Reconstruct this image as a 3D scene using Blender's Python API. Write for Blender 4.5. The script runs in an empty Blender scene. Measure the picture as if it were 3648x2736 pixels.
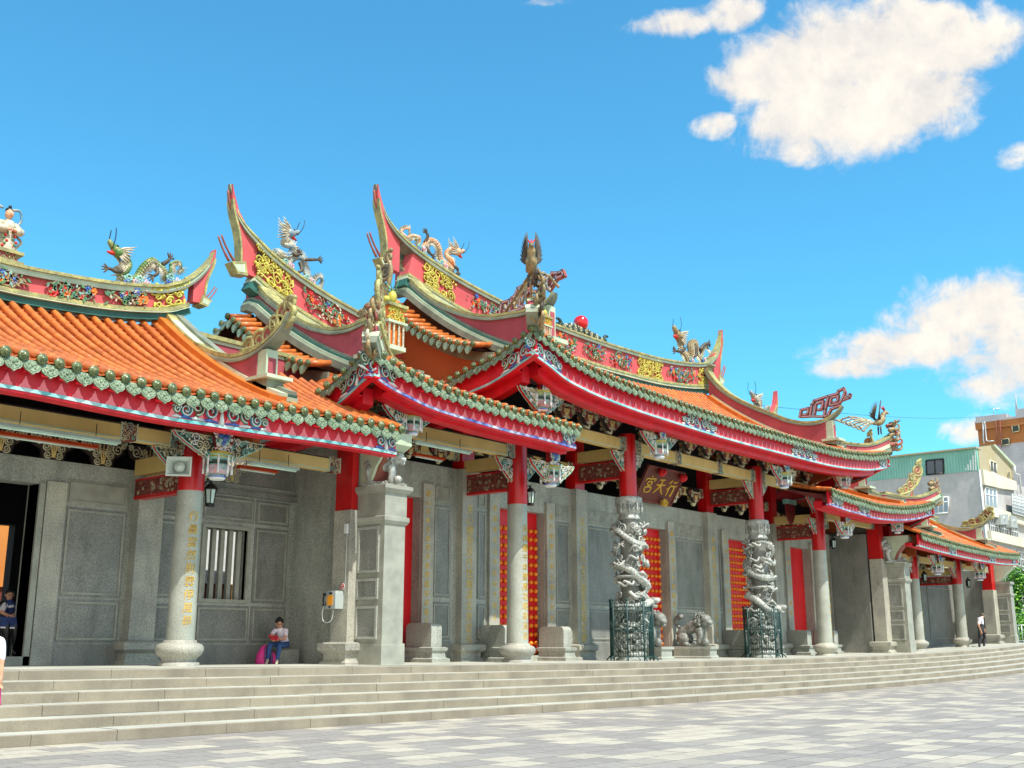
import bpy, math, random
from mathutils import Vector as V, Matrix
from math import sin, cos, pi, radians, sqrt, atan2
random.seed(7)
S = bpy.context.scene
COL = S.collection
# ------------------------------------------------------------------ camera model (photo pixels 3648 x 2736)
CAM = V((-33.2544, -19.2473, .5553)); YAW, PIT, FPX = .8766, .2341, 3861.934
FW = V((sin(YAW)*cos(PIT), cos(YAW)*cos(PIT), sin(PIT))); RT = V((cos(YAW), -sin(YAW), 0)); UP = RT.cross(FW)
def ray(x, y): return FW*FPX + RT*(x-1824) + UP*(1368-y)
VW = dict(u=(0,0,1.64919), z1=(0,700,.5425), z2=(0,1500,.5425), z3=(800,600,.5425), z5=(0,1500,.30136), z6=(500,1450,.30136), z7=(0,1900,.3316),
          B=(1100,1400,.6329), C=(2000,1500,.5725), D=(2700,1650,.45207), E=(1500,1450,.2713), F=(2000,1450,.30136), G=(2600,1550,.2713),
          R=(2500,1100,.519), K=(3148,1400,.30139), L=(3148,1900,.30139), m=(1600,900,.49729), H=(1100,900,.30136))
def at(view, pts, x=None, y=None):
    """real-world points of surveyed spots lying on the plane x = const or y = const"""
    ox, oy, s = VW[view]; out = []
    for a, b in pts:
        d = ray(ox+a*s, oy+b*s)
        k = (x-CAM.x)/d.x if x is not None else (y-CAM.y)/d.y
        out.append(CAM + d*k)
    return out
def g(x):                       # the terrace rises very slightly towards both ends
    x = max(-36., min(36., x))/20
    return .1309*x*x + .037*x**3
def lerp(a, b, t): return a+(b-a)*t
def interp(pts):                # piecewise smooth y(x) through sorted points
    pts = sorted(pts); xs = [p[0] for p in pts]; ys = [p[1] for p in pts]; n = len(xs)
    ms = []
    for i in range(n):
        a = max(i-1, 0); b = min(i+1, n-1)
        ms.append((ys[b]-ys[a])/(xs[b]-xs[a]))
    def f(x):
        if x <= xs[0]: return ys[0]
        if x >= xs[-1]: return ys[-1]
        i = 0
        while xs[i+1] < x: i += 1
        h = xs[i+1]-xs[i]; t = (x-xs[i])/h
        return (2*t**3-3*t*t+1)*ys[i]+(t**3-2*t*t+t)*h*ms[i]+(-2*t**3+3*t*t)*ys[i+1]+(t**3-t*t)*h*ms[i+1]
    return f
def smooth(pts, n=4):           # Catmull-Rom polyline
    p = [V(q) for q in pts]; o = []
    for i in range(len(p)-1):
        a, b, c, d = p[max(i-1,0)], p[i], p[i+1], p[min(i+2,len(p)-1)]
        for k in range(n):
            t = k/n
            o.append(.5*((2*b)+(c-a)*t+(2*a-5*b+4*c-d)*t*t+(3*b-a-3*c+d)*t**3))
    o.append(p[-1]); return o
def resample(pts, step):
    out = [pts[0].copy()]; need = step
    for a, b in zip(pts, pts[1:]):
        L = (b-a).length; pos = 0
        while L-pos >= need:
            pos += need; out.append(a.lerp(b, pos/L)); need = step
        need -= L-pos
    return out
# ------------------------------------------------------------------ materials
def lin(h):
    h = h.lstrip('#'); c = [int(h[i:i+2], 16)/255 for i in (0,2,4)]
    return tuple(x/12.92 if x <= .04045 else ((x+.055)/1.055)**2.4 for x in c)+(1,)
def mat(name, c, rough=.6, var=.18, scale=3., c2=None, fine=0., bump=.0, bscale=30., spec=.5, metal=0., coat=0., stain=0., stainc='#20201c'):
    m = bpy.data.materials.new(name); m.use_nodes = True; nt = m.node_tree; N = nt.nodes; Lk = nt.links
    b = N['Principled BSDF']; b.inputs['Roughness'].default_value = rough; b.inputs['Metallic'].default_value = metal
    b.inputs['Specular IOR Level'].default_value = spec; b.inputs['Coat Weight'].default_value = coat; b.inputs['Coat Roughness'].default_value = .12
    ca = lin(c) if isinstance(c, str) else tuple(c)+(1,)
    cb = lin(c2) if c2 else tuple(x*(1-var) for x in ca[:3])+(1,)
    tc = N.new('ShaderNodeTexCoord'); no = N.new('ShaderNodeTexNoise'); no.inputs['Scale'].default_value = scale; no.inputs['Detail'].default_value = 6
    Lk.new(tc.outputs['Object'], no.inputs['Vector'])
    mx = N.new('ShaderNodeMix'); mx.data_type = 'RGBA'; mx.inputs['A'].default_value = ca; mx.inputs['B'].default_value = cb
    rp = N.new('ShaderNodeMapRange'); rp.inputs['From Min'].default_value = .35; rp.inputs['From Max'].default_value = .65
    Lk.new(no.outputs['Fac'], rp.inputs['Value']); Lk.new(rp.outputs['Result'], mx.inputs['Factor']); out = mx.outputs['Result']
    if fine > 0:
        n2 = N.new('ShaderNodeTexNoise'); n2.inputs['Scale'].default_value = bscale; n2.inputs['Detail'].default_value = 3
        Lk.new(tc.outputs['Object'], n2.inputs['Vector'])
        r2 = N.new('ShaderNodeMapRange'); r2.inputs['From Min'].default_value = .3; r2.inputs['From Max'].default_value = .7; r2.inputs['To Min'].default_value = 1-fine; r2.inputs['To Max'].default_value = 1+fine
        Lk.new(n2.outputs['Fac'], r2.inputs['Value'])
        vm = N.new('ShaderNodeVectorMath'); vm.operation = 'SCALE'; Lk.new(out, vm.inputs[0]); Lk.new(r2.outputs['Result'], vm.inputs['Scale']); out = vm.outputs['Vector']
    if stain > 0:
        n3 = N.new('ShaderNodeTexNoise'); n3.inputs['Scale'].default_value = 1.1; n3.inputs['Detail'].default_value = 8; n3.inputs['Roughness'].default_value = .65
        mp = N.new('ShaderNodeMapping'); mp.inputs['Scale'].default_value = (2.6, 2.6, .6); Lk.new(tc.outputs['Object'], mp.inputs['Vector']); Lk.new(mp.outputs['Vector'], n3.inputs['Vector'])
        r3 = N.new('ShaderNodeMapRange'); r3.inputs['From Min'].default_value = .5; r3.inputs['From Max'].default_value = .75; r3.inputs['To Max'].default_value = stain
        Lk.new(n3.outputs['Fac'], r3.inputs['Value'])
        m3 = N.new('ShaderNodeMix'); m3.data_type = 'RGBA'; m3.inputs['B'].default_value = lin(stainc)
        Lk.new(out, m3.inputs['A']); Lk.new(r3.outputs['Result'], m3.inputs['Factor']); out = m3.outputs['Result']
    Lk.new(out, b.inputs['Base Color'])
    if bump > 0:
        n4 = N.new('ShaderNodeTexNoise'); n4.inputs['Scale'].default_value = bscale; Lk.new(tc.outputs['Object'], n4.inputs['Vector'])
        bp = N.new('ShaderNodeBump'); bp.inputs['Strength'].default_value = bump; bp.inputs['Distance'].default_value = .02
        Lk.new(n4.outputs['Fac'], bp.inputs['Height']); Lk.new(bp.outputs['Normal'], b.inputs['Normal'])
    return m
M = {}
def addm(k, *a, **kw): M[k] = mat(k, *a, **kw)
addm('stone', '#a6a99f', .65, c2='#92968c', scale=1.0, fine=.32, bscale=34, bump=.25, stain=.38)
addm('stone_warm', '#b2b0a0', .6, c2='#92928a', scale=1.1, fine=.3, bscale=36, bump=.2, stain=.34)
addm('granite', '#868781', .55, c2='#74766f', scale=1.2, fine=.36, bscale=36, bump=.2, stain=.4)
addm('granite_pol', '#a9ada2', .3, c2='#979b90', scale=2, fine=.22, bscale=46)
addm('frame', '#9d9e91', .6, c2='#8a8b80', scale=3, fine=.15, bscale=60)
addm('carved_stone', '#bcbfb8', .5, c2='#8c928d', scale=6, fine=.25, bscale=22, bump=.5)
addm('lion_stone', '#8f918b', .5, c2='#60655f', scale=6, fine=.35, bscale=18, bump=.6)  # darker than carved_stone, with the shade on the lions' flanks put into the colour
addm('step', '#938a78', .8, c2='#7c7465', scale=1.2, fine=.12, bscale=50, bump=.1, stain=.25, stainc='#4a4636')
addm('floor', '#bdbdaf', .6, c2='#aaaa9d', scale=.9, fine=.1, bscale=50, stain=.15)
addm('red', '#cc0a10', .38, c2='#b5080f', scale=2, coat=.15, stain=.22, stainc='#7a1420')
addm('red_door', '#d8101a', .4, c2='#c80c16', scale=1.5)
addm('darkred', '#6e1418', .5, c2='#561014', scale=2)
addm('redbrown', '#7c3a2c', .6, c2='#5e2a24', scale=6, fine=.2, bscale=30)
addm('pinkred', '#d05a5c', .7, c2='#bd4c50', scale=1.2, stain=.25, stainc='#7b5a50')
addm('maroon', '#b04f58', .75, c2='#9a424c', scale=1.2, stain=.35, stainc='#5a3a3c')
addm('scallop', '#ff8288', .5, c2='#f5727a', scale=3, stain=.15, stainc='#c04050')
addm('fascia_red', '#dc1226', .45, c2='#c40e20', scale=2.5, stain=.3, stainc='#8e2030')
addm('plastic_pale', '#d2ddd6', .45, c2='#c4d0c8')
addm('orange', '#cf7836', .45, c2='#b4622e', scale=2.2, fine=.16, bscale=7, coat=.15, stain=.3, stainc='#8a4a22')
addm('orange_pan', '#c46a34', .45, c2='#a8562c', scale=5, fine=.2, bscale=14, coat=.2, stain=.2, stainc='#6d4028')
addm('orange_flat', '#d9762a', .4, c2='#c8641f', scale=3, stain=.2, stainc='#8a5030')
addm('brown_wall', '#b55a26', .75, c2='#a54f20', scale=.7, fine=.06, bscale=40, stain=.15, stainc='#84401c')
addm('tile_disc', '#3f5a34', .3, c2='#6f7242', scale=9, fine=.45, bscale=35, bump=.6, coat=.3)
addm('tile_drip', '#87977a', .38, c2='#62785a', scale=7, fine=.45, bscale=38, bump=.7, coat=.3)
addm('trim', '#b3ae6c', .55, c2='#85835a', scale=4, fine=.25, bscale=20, stain=.35, stainc='#5d5a36')
addm('cream', '#c3cfb2', .6, c2='#aebda2', scale=2, stain=.25, stainc='#77806a')
addm('teal', '#2f6a60', .6, c2='#28584f', scale=2, stain=.15)
addm('greyband', '#8b927f', .7, c2='#6d7566', scale=2, stain=.25)
addm('yellow_scroll', '#c9c04c', .5, c2='#a49a3c', scale=6)
addm('ochre', '#d9bb78', .65, c2='#ccad68', scale=1.5, stain=.12, stainc='#8a6f3c')
addm('darkwood', '#33251f', .7, c2='#241a18', scale=5)
addm('shade_green', '#34473a', .6, c2='#2a3630', scale=8, fine=.3, bscale=30)
addm('scroll_teal', '#8fc0b0', .5, c2='#6f9c96', scale=8, fine=.2, bscale=30)
addm('scroll_cream', '#cfc9a8', .5, c2='#b0a783', scale=8, fine=.2, bscale=30)
addm('ornament_teal', '#4fa79a', .5, c2='#3f7f9c', scale=5)
addm('white', '#dfe3e0', .5, c2='#cfd4d2', scale=4)
addm('moulding', '#b9d6d4', .5, c2='#5fb0b0', scale=2.5)
addm('moulding_blue', '#c9cfe0', .5, c2='#4a5fb0', scale=3.)
addm('pinkpaint', '#d98a8c', .5, c2='#9fb7c4', scale=9)
addm('gold', '#d9b13a', .4, c2='#c49a2c', scale=9, metal=.1)
addm('stud', '#ee8a12', .35, c2='#e0780c', scale=9)
addm('pearl', '#d8101c', .2, c2='#c80e1a', scale=2, coat=.6)
addm('black', '#17181a', .45, c2='#101113', scale=5)
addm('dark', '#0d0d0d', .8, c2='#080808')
addm('iron', '#1d4a47', .5, c2='#163a3a', scale=6)
addm('cloth_white', '#e3dfe6', .8, c2='#d5d0da', scale=9)
addm('cloth_lav', '#f2e8f2', .8, c2='#e6d8e6', scale=9)
addm('denim', '#2f4f86', .85, c2='#24406e', scale=12, fine=.2, bscale=80)
addm('trousers', '#23262c', .85, c2='#1a1c21', scale=12)
addm('vest', '#2c3f74', .85, c2='#243560', scale=12)
addm('skin', '#d9a585', .55, c2='#cc9576', scale=9)
addm('hair', '#1b1512', .5, c2='#120e0c', scale=20)
addm('hair_grey', '#6d645c', .6, c2='#4c4540', scale=20)
addm('pinkbag', '#e23a90', .6, c2='#cf2f80', scale=6)
addm('purple', '#5d4378', .6, c2='#4c3664', scale=6)
addm('book', '#d4283c', .5)
addm('straw', '#c8c48a', .7, c2='#9fae62', scale=20)
addm('plastic_grey', '#a9b1ae', .45, c2='#9aa3a0')
addm('plastic_orange', '#f0a028', .4)
addm('tube', '#cfe6da', .35)
addm('orange_shade', '#d9552c', .4, c2='#c94a24')
addm('plaque', '#662c20', .55, c2='#58251c', scale=3)
addm('sculpt_white', '#cfc7b0', .5, c2='#a39a80', scale=9, fine=.3, bscale=30)
addm('sculpt_green', '#3f7a3c', .45, c2='#8d8a55', scale=6, fine=.35, bscale=30)
addm('sculpt_orange', '#d07a40', .45, c2='#cdbb98', scale=5, fine=.35, bscale=30)
addm('sculpt_blue', '#5f88a0', .45, c2='#b9ae90', scale=5, fine=.35, bscale=30)
addm('sculpt_tan', '#a98f63', .5, c2='#6d6a4f', scale=7, fine=.35, bscale=30)
addm('sculpt_dark', '#5b5040', .6, c2='#3b342c', scale=8, fine=.3, bscale=30)
addm('leafgreen', '#5f8a4f', .5, c2='#4a7a6a', scale=9)
addm('flower_red', '#cf2f24', .5, c2='#b82418', scale=12)
addm('flower_orange', '#ee8a2c', .5, c2='#e06a1c', scale=12)
addm('flower_blue', '#4668b8', .5, c2='#385a9c', scale=12)
addm('redbrown_orn', '#a04a48', .6, c2='#8a5a44', scale=8, stain=.3)
addm('concrete', '#bab9b7', .85, c2='#acabaa', scale=.35, fine=.06, bscale=2, stain=.2, stainc='#80808a')
addm('concrete_pale', '#d6d2bd', .85, c2='#c8c4b0', scale=.5, stain=.25, stainc='#9f9b86')
addm('concrete_tan', '#aaa288', .85, c2='#a99d78', scale=.6, stain=.3, stainc='#877c5c')
addm('brick', '#b5743f', .85, c2='#a3683a', scale=.5, fine=.1, bscale=5, stain=.25, stainc='#84553a')
addm('brick_grey', '#b9b7b8', .85, c2='#aaa8aa', scale=.6, fine=.12, bscale=5)
addm('glass', '#3a4a58', .12, c2='#2e3c48', spec=.8)
addm('glass_pale', '#8aa0ad', .2, c2='#7c92a0', spec=.8)
addm('steel', '#c4c8c8', .35, c2='#aeb4b4', metal=.6)
addm('courtyard', '#d98f45', .8, c2='#c97f3c', scale=1)
addm('leaf1', '#3f7d22', .6, c2='#2c6118', scale=3)
addm('leaf2', '#8cc22c', .6, c2='#6aa822', scale=3)
addm('bark', '#4a3a2a', .9, c2='#3a2c20', scale=8)
addm('cable', '#30343a', .6)
# corrugated sheet: vertical ribs by a wave bump
m = mat('corrugated', '#86bfae', .55, c2='#78b09f', scale=.6, stain=.12); M['corrugated'] = m
nt = m.node_tree; wv = nt.nodes.new('ShaderNodeTexWave'); wv.bands_direction = 'Y'; wv.inputs['Scale'].default_value = 1.1
tcn = [n for n in nt.nodes if n.type == 'TEX_COORD'][0]; nt.links.new(tcn.outputs['Object'], wv.inputs['Vector'])
bp = nt.nodes.new('ShaderNodeBump'); bp.inputs['Strength'].default_value = .8; bp.inputs['Distance'].default_value = .08
nt.links.new(wv.outputs['Fac'], bp.inputs['Height']); nt.links.new(bp.outputs['Normal'], nt.nodes['Principled BSDF'].inputs['Normal'])
# paving: random light and grey slabs in rows along the steps
m = bpy.data.materials.new('paving'); m.use_nodes = True; M['paving'] = m; nt = m.node_tree; N = nt.nodes; Lk = nt.links
b = N['Principled BSDF']; b.inputs['Roughness'].default_value = .75
tc = N.new('ShaderNodeTexCoord'); br = N.new('ShaderNodeTexBrick'); br.offset = .5; br.squash = 1.
br.inputs['Scale'].default_value = 1.; br.inputs['Brick Width'].default_value = .62; br.inputs['Row Height'].default_value = .45; br.inputs['Mortar Size'].default_value = .008; br.inputs['Mortar Smooth'].default_value = .2
br.inputs['Color1'].default_value = (0,0,0,1); br.inputs['Color2'].default_value = (1,1,1,1); br.inputs['Mortar'].default_value = (.5,.5,.5,1)
Lk.new(tc.outputs['Object'], br.inputs['Vector'])
nz = N.new('ShaderNodeTexNoise'); nz.inputs['Scale'].default_value = .22; nz.inputs['Detail'].default_value = 2; Lk.new(tc.outputs['Object'], nz.inputs['Vector'])
mz = N.new('ShaderNodeMath'); mz.operation = 'MULTIPLY_ADD'; mz.inputs[1].default_value = .55; Lk.new(nz.outputs['Fac'], mz.inputs[0]); 
ad = N.new('ShaderNodeMath'); ad.operation = 'ADD'; ad.inputs[1].default_value = -.275; Lk.new(br.outputs['Color'], ad.inputs[0]); Lk.new(ad.outputs[0], mz.inputs[2])
cr = N.new('ShaderNodeValToRGB'); cr.color_ramp.interpolation = 'CONSTANT'; e = cr.color_ramp.elements
e[0].position = 0; e[0].color = lin('#918c85'); e[1].position = .22; e[1].color = lin('#97928a')
for p_, c_ in ((.42,'#8c8780'),(.58,'#9d978b'),(.67,'#b3ac9b'),(.8,'#aca595'),(.92,'#b8b19f')):
    x = e.new(p_); x.color = lin(c_)
Lk.new(mz.outputs[0], cr.inputs['Fac'])
n2 = N.new('ShaderNodeTexNoise'); n2.inputs['Scale'].default_value = 14; n2.inputs['Detail'].default_value = 8; Lk.new(tc.outputs['Object'], n2.inputs['Vector'])
r2 = N.new('ShaderNodeMapRange'); r2.inputs['From Min'].default_value = .3; r2.inputs['From Max'].default_value = .7; r2.inputs['To Min'].default_value = .86; r2.inputs['To Max'].default_value = 1.1; Lk.new(n2.outputs['Fac'], r2.inputs['Value'])
vm = N.new('ShaderNodeVectorMath'); vm.operation = 'SCALE'; Lk.new(cr.outputs['Color'], vm.inputs[0]); Lk.new(r2.outputs['Result'], vm.inputs['Scale'])
mm = N.new('ShaderNodeMix'); mm.data_type = 'RGBA'; mm.inputs['B'].default_value = lin('#4f4a45'); Lk.new(vm.outputs['Vector'], mm.inputs['A']); Lk.new(br.outputs['Fac'], mm.inputs['Factor'])
Lk.new(mm.outputs['Result'], b.inputs['Base Color'])
# ------------------------------------------------------------------ mesh builder
LOCAL = set()      # things modelled about their own origin
class MB:
    def __init__(s): s.v = []; s.f = []; s.m = []; s.sm = []
    def add(s, vs, fs, mi=0, sm=False):
        o = len(s.v); s.v += [tuple(p) for p in vs]
        for f in fs: s.f.append([i+o for i in f]); s.m.append(mi); s.sm.append(sm)
    def box(s, x0, x1, y0, y1, z0, z1, mi=0):
        s.add([(x0,y0,z0),(x1,y0,z0),(x1,y1,z0),(x0,y1,z0),(x0,y0,z1),(x1,y0,z1),(x1,y1,z1),(x0,y1,z1)],
              [(3,2,1,0),(4,5,6,7),(0,1,5,4),(1,2,6,5),(2,3,7,6),(3,0,4,7)], mi)
    def obox(s, c, ax, ay, az, mi=0):       # box from centre and half-axis vectors
        c, ax, ay, az = V(c), V(ax), V(ay), V(az)
        vs = [c+ax*i+ay*j+az*k for k in (-1,1) for i, j in ((-1,-1),(1,-1),(1,1),(-1,1))]
        s.add(vs, [(3,2,1,0),(4,5,6,7),(0,1,5,4),(1,2,6,5),(2,3,7,6),(3,0,4,7)], mi)
    def taper(s, x0, x1, y0, y1, prof, mi=0):   # stacked rectangular profile [(z, grow)]
        vs = []; fs = []
        for z, gr in prof: vs += [(x0-gr,y0-gr,z),(x1+gr,y0-gr,z),(x1+gr,y1+gr,z),(x0-gr,y1+gr,z)]
        n = len(prof)
        for i in range(n-1):
            for k in range(4): fs.append((i*4+k, i*4+(k+1)%4, i*4+4+(k+1)%4, i*4+4+k))
        fs += [(3,2,1,0), tuple((n-1)*4+k for k in range(4))]
        s.add(vs, fs, mi)
    def lathe(s, c, prof, n=20, mi=0, sm=True, axis='z', mis=None):
        c = V(c); vs = []; fs = []
        for r, h in prof:
            for k in range(n):
                a = 2*pi*k/n
                p = (r*cos(a), r*sin(a), h) if axis == 'z' else ((r*cos(a), h, r*sin(a)) if axis == 'y' else (h, r*cos(a), r*sin(a)))
                vs.append(c+V(p))
        L = len(prof)
        if mis is None:
            for i in range(L-1):
                for k in range(n): fs.append((i*n+k, i*n+(k+1)%n, (i+1)*n+(k+1)%n, (i+1)*n+k))
            s.add(vs, fs, mi, sm)
            s.add(vs[:n], [tuple(reversed(range(n)))], mi); s.add(vs[-n:], [tuple(range(n))], mi)
        else:
            for i in range(L-1):
                s.add(vs[i*n:(i+2)*n], [(k, (k+1)%n, n+(k+1)%n, n+k) for k in range(n)], mis[i], sm)
            s.add(vs[:n], [tuple(reversed(range(n)))], mis[0]); s.add(vs[-n:], [tuple(range(n))], mis[-1])
    def tube(s, pts, r, n=6, mi=0, sm=True, flat=1., upv=None):
        pts = [V(p) for p in pts]; L = len(pts); vs = []; fs = []
        rr = r if hasattr(r, '__len__') else [r]*L
        prev = None
        for i, p in enumerate(pts):
            t = (pts[min(i+1,L-1)]-pts[max(i-1,0)])
            if t.length < 1e-9: t = V((0,0,1))
            t.normalize()
            if prev is None:
                ref = V(upv) if upv else (V((0,0,1)) if abs(t.z) < .9 else V((1,0,0)))
                a = t.cross(ref); a.normalize()
            else:
                a = prev-t*prev.dot(t)
                if a.length < 1e-6: a = t.orthogonal()
                a.normalize()
            prev = a; b_ = t.cross(a)
            for k in range(n):
                w = 2*pi*(k+.5)/n
                vs.append(p+(a*cos(w)*flat+b_*sin(w))*rr[i])
        for i in range(L-1):
            for k in range(n): fs.append((i*n+k, i*n+(k+1)%n, (i+1)*n+(k+1)%n, (i+1)*n+k))
        fs += [tuple(reversed(range(n))), tuple((L-1)*n+k for k in range(n))]
        s.add(vs, fs, mi, sm)
    def ball(s, c, r, n=8, mi=0, sc=(1,1,1)):
        c = V(c); vs = []; fs = []; h = max(4, n//2+1)
        for i in range(h+1):
            a = pi*i/h
            for k in range(n):
                w = 2*pi*k/n; vs.append(c+V((r*sc[0]*sin(a)*cos(w), r*sc[1]*sin(a)*sin(w), r*sc[2]*cos(a))))
        for i in range(h):
            for k in range(n): fs.append((i*n+k, (i+1)*n+k, (i+1)*n+(k+1)%n, i*n+(k+1)%n))
        s.add(vs, fs, mi, True)
    def prism(s, pts, n, d, mi=0, mside=None):   # planar outline extruded along n by d
        pts = [V(p) for p in pts]; k = len(pts); n = V(n)
        nn = V((0,0,0))
        for i in range(k): nn += pts[i].cross(pts[(i+1)%k])
        if nn.dot(n) < 0: pts.reverse()
        vs = pts+[p+n*d for p in pts]
        s.add(vs, [tuple(reversed(range(k))), tuple(range(k,2*k))], mi)
        s.add(vs, [(i, (i+1)%k, k+(i+1)%k, k+i) for i in range(k)], mi if mside is None else mside)
    def sweep(s, pts, Nn, n0, n1, z0, z1, mi=0, sc=None, sm=False):
        """rectangular section swept along pts; Nn = horizontal normal of the curve's plane; z offsets are perpendicular to the curve"""
        pts = [V(p) for p in pts]; Nn = V(Nn); L = len(pts); vs = []; fs = []
        for i, p in enumerate(pts):
            t = (pts[min(i+1,L-1)]-pts[max(i-1,0)]).normalized(); u = t.cross(Nn); u.normalize()
            if u.z < 0 or (abs(u.z) < .05 and i and u.dot(pu) < 0): u = -u
            pu = u; q = sc[i] if sc else 1
            vs += [p+Nn*n0*q+u*z0*q, p+Nn*n1*q+u*z0*q, p+Nn*n1*q+u*z1*q, p+Nn*n0*q+u*z1*q]
        for i in range(L-1):
            for k in range(4): fs.append((i*4+k, i*4+(k+1)%4, i*4+4+(k+1)%4, i*4+4+k))
        fs += [(3,2,1,0), tuple((L-1)*4+k for k in range(4))]
        s.add(vs, fs, mi, sm)
    def grid(s, rows, mi=0, sm=True):
        n = len(rows[0]); vs = [p for r in rows for p in r]
        s.add(vs, [(i*n+k, i*n+k+1, (i+1)*n+k+1, (i+1)*n+k) for i in range(len(rows)-1) for k in range(n-1)], mi, sm)
    def build(s, name, mats, parent=None, rec=True):
        me = bpy.data.meshes.new(name); me.from_pydata(s.v, [], s.f)
        for m_ in (mats if isinstance(mats, (list, tuple)) else [mats]): me.materials.append(M[m_])
        me.polygons.foreach_set('material_index', s.m); me.polygons.foreach_set('use_smooth', s.sm); me.update()
        if rec:
            import bmesh
            bm = bmesh.new(); bm.from_mesh(me); bmesh.ops.recalc_face_normals(bm, faces=bm.faces); bm.to_mesh(me); bm.free()
        o = bpy.data.objects.new(name, me); COL.objects.link(o)
        if parent:
            o.parent = parent
            if parent.name not in LOCAL: o.matrix_parent_inverse = Matrix.Translation(-parent_loc(parent))
        return o
def parent_loc(p): return V((0,0,0)) if p.parent else p.location.copy()
def tag(o, label, cat=None, group=None, kind=None):
    if label: o['label'] = label
    if cat: o['category'] = cat
    if group: o['group'] = group
    if kind: o['kind'] = kind
    return o
def thing(name, label, cat, loc=(0,0,0), group=None):
    o = bpy.data.objects.new(name, None); COL.objects.link(o); o.location = loc; o.empty_display_size = .2
    return tag(o, label, cat, group)
def copy_tree(o, loc, label, rotz=0, group=None, scale=None):
    def cp(a, par):
        c = a.copy(); COL.objects.link(c)
        if par: c.parent = par; c.matrix_parent_inverse = a.matrix_parent_inverse.copy()
        for ch in list(a.children): cp(ch, c)
        return c
    r = cp(o, None); r.location = loc; r.rotation_euler.z = rotz
    if scale: r.scale = scale
    tag(r, label, None, group); return r
def spiral(c, U, W, r, turns=1.6, a0=0., n=16, grow=0.):
    c, U, W = V(c), V(U), V(W); o = []
    for i in range(n+1):
        t = i/n; a = a0+turns*2*pi*t; q = r*(1-.82*t)
        o.append(c+U*(q*cos(a))+W*(q*sin(a)))
    return o
def scrolls(mb, o, U, W, w, h, inside, n, rad, mi=(0,), seed=1, r0=(.06,.13), nrm=None):
    """carved scrollwork: little spiral ridges spread over a panel"""
    rnd = random.Random(seed); o, U, W = V(o), V(U), V(W); k = 0; tries = 0
    placed = []
    while k < n and tries < n*30:
        tries += 1; u, v = rnd.random()*w, rnd.random()*h
        r = lerp(r0[0], r0[1], rnd.random())
        if not inside(u, v): continue
        if any((u-a)**2+(v-b)**2 < ((r+c)*.72)**2 for a, b, c in placed): continue
        placed.append((u, v, r)); k += 1
        s = rnd.choice((-1,1))
        p = spiral(o+U*u+W*v, U*s, W, r, rnd.uniform(1.2,1.8), rnd.uniform(0,6.28), 11)
        mb.tube(p, [rad*(1-.4*i/11) for i in range(12)], 4, rnd.choice(mi), True)
        if rnd.random() < .6:
            a = rnd.uniform(0,6.28); q = o+U*(u+r*1.2*cos(a))+W*(v+r*1.2*sin(a))
            mb.ball(q, rad*1.5, 5, rnd.choice(mi))
def text_mesh(body, size, matname, M4, parent, thick=.006, bend=None, shear=.0, linesp=1., name='lettering', wob=0.):
    c = bpy.data.curves.new('txt', 'FONT'); c.body = body; c.size = size; c.align_x = 'CENTER'; c.space_line = linesp; c.extrude = thick; c.resolution_u = 2; c.shear = shear
    o = bpy.data.objects.new('txt', c); COL.objects.link(o); bpy.context.view_layer.update()
    me = bpy.data.meshes.new_from_object(o.evaluated_get(bpy.context.evaluated_depsgraph_get()))
    COL.objects.unlink(o); bpy.data.objects.remove(o)
    for v in me.vertices:
        p = v.co
        if bend:
            a = p.x/bend; p = V((sin(a)*(bend+p.z), p.y, cos(a)*(bend+p.z)-bend))
        v.co = M4 @ p
    me.materials.clear(); me.materials.append(M[matname])
    ob = bpy.data.objects.new(name, me); COL.objects.link(ob)
    if parent: ob.parent = parent; ob.matrix_parent_inverse = Matrix.Translation(-parent_loc(parent))
    return ob
def facing(loc, ang=0.):   # text plane facing -y turned by ang about z (positive: towards -x)
    return Matrix.Translation(V(loc)) @ Matrix.Rotation(-ang, 4, 'Z') @ Matrix.Rotation(pi/2, 4, 'X')
# ================================================================== setting: ground, steps, terrace
XS = [-60+i*1.0 for i in range(0, 141)]
mb = MB()
gx = [-400,-200,-100]+XS+[150,250,600]
mb.grid([[ (x, y, -.9+g(x)) for x in gx] for y in (-200,-60,-30,-12,-4,4,40,150,600)], 0, False)
tag(mb.build('plaza', 'paving'), 'light and grey stone slab paving of the plaza', None, kind='structure')
mb = MB(); RIS, TRD, Y0 = .15, .5475, -2.2
XA, XB = -48., 33.6
rnd = random.Random(3)
sx = [XA+i*.85 for i in range(int((XB-XA)/.85)+1)]+[XB]
for i in range(6):
    yf = Y0-i*TRD; zt = -i*RIS; yb = Y0-(i-1)*TRD if i else 2.6
    mi = 1 if i == 0 else 0
    def gz(x, dz): return zt+dz+g(x)
    # nosing slab, slightly proud of the riser, laid in stones with open joints
    x = XA
    while x < XB-.05:
        L = min(rnd.uniform(1.1, 1.9), XB-x); n = 3; top = []; 
        jz = rnd.uniform(-.003, .003); jy = rnd.uniform(-.004, .004)
        xs_ = [x+.004+(L-.008)*k/n for k in range(n+1)]
        sec = [(yb+.02, -.16), (yb+.02, 0), (yf+.012+jy, 0), (yf+jy, -.012), (yf+jy, -.15)]
        rows = [[(q, a, gz(q, b_)+jz) for a, b_ in sec] for q in xs_]
        mb.grid([r[:3] for r in rows], 1, False); mb.grid([r[2:] for r in rows], 0, False)
        for q in (0, -1): mb.add([p for p in rows[q]], [(0,1,2,3,4)], 0)
        x += L
o = mb.build('stone_steps', ['step', 'floor']); tag(o, 'six long tan stone steps up to the temple terrace', None, kind='structure')
mb = MB()
mb.grid([[(x, y, g(x)+.006) for x in [XA+i*1. for i in range(int(XB-XA)+1)]+[XB]] for y in (Y0+.42, 0, 2.6, 7.5)], 0, False)
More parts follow.
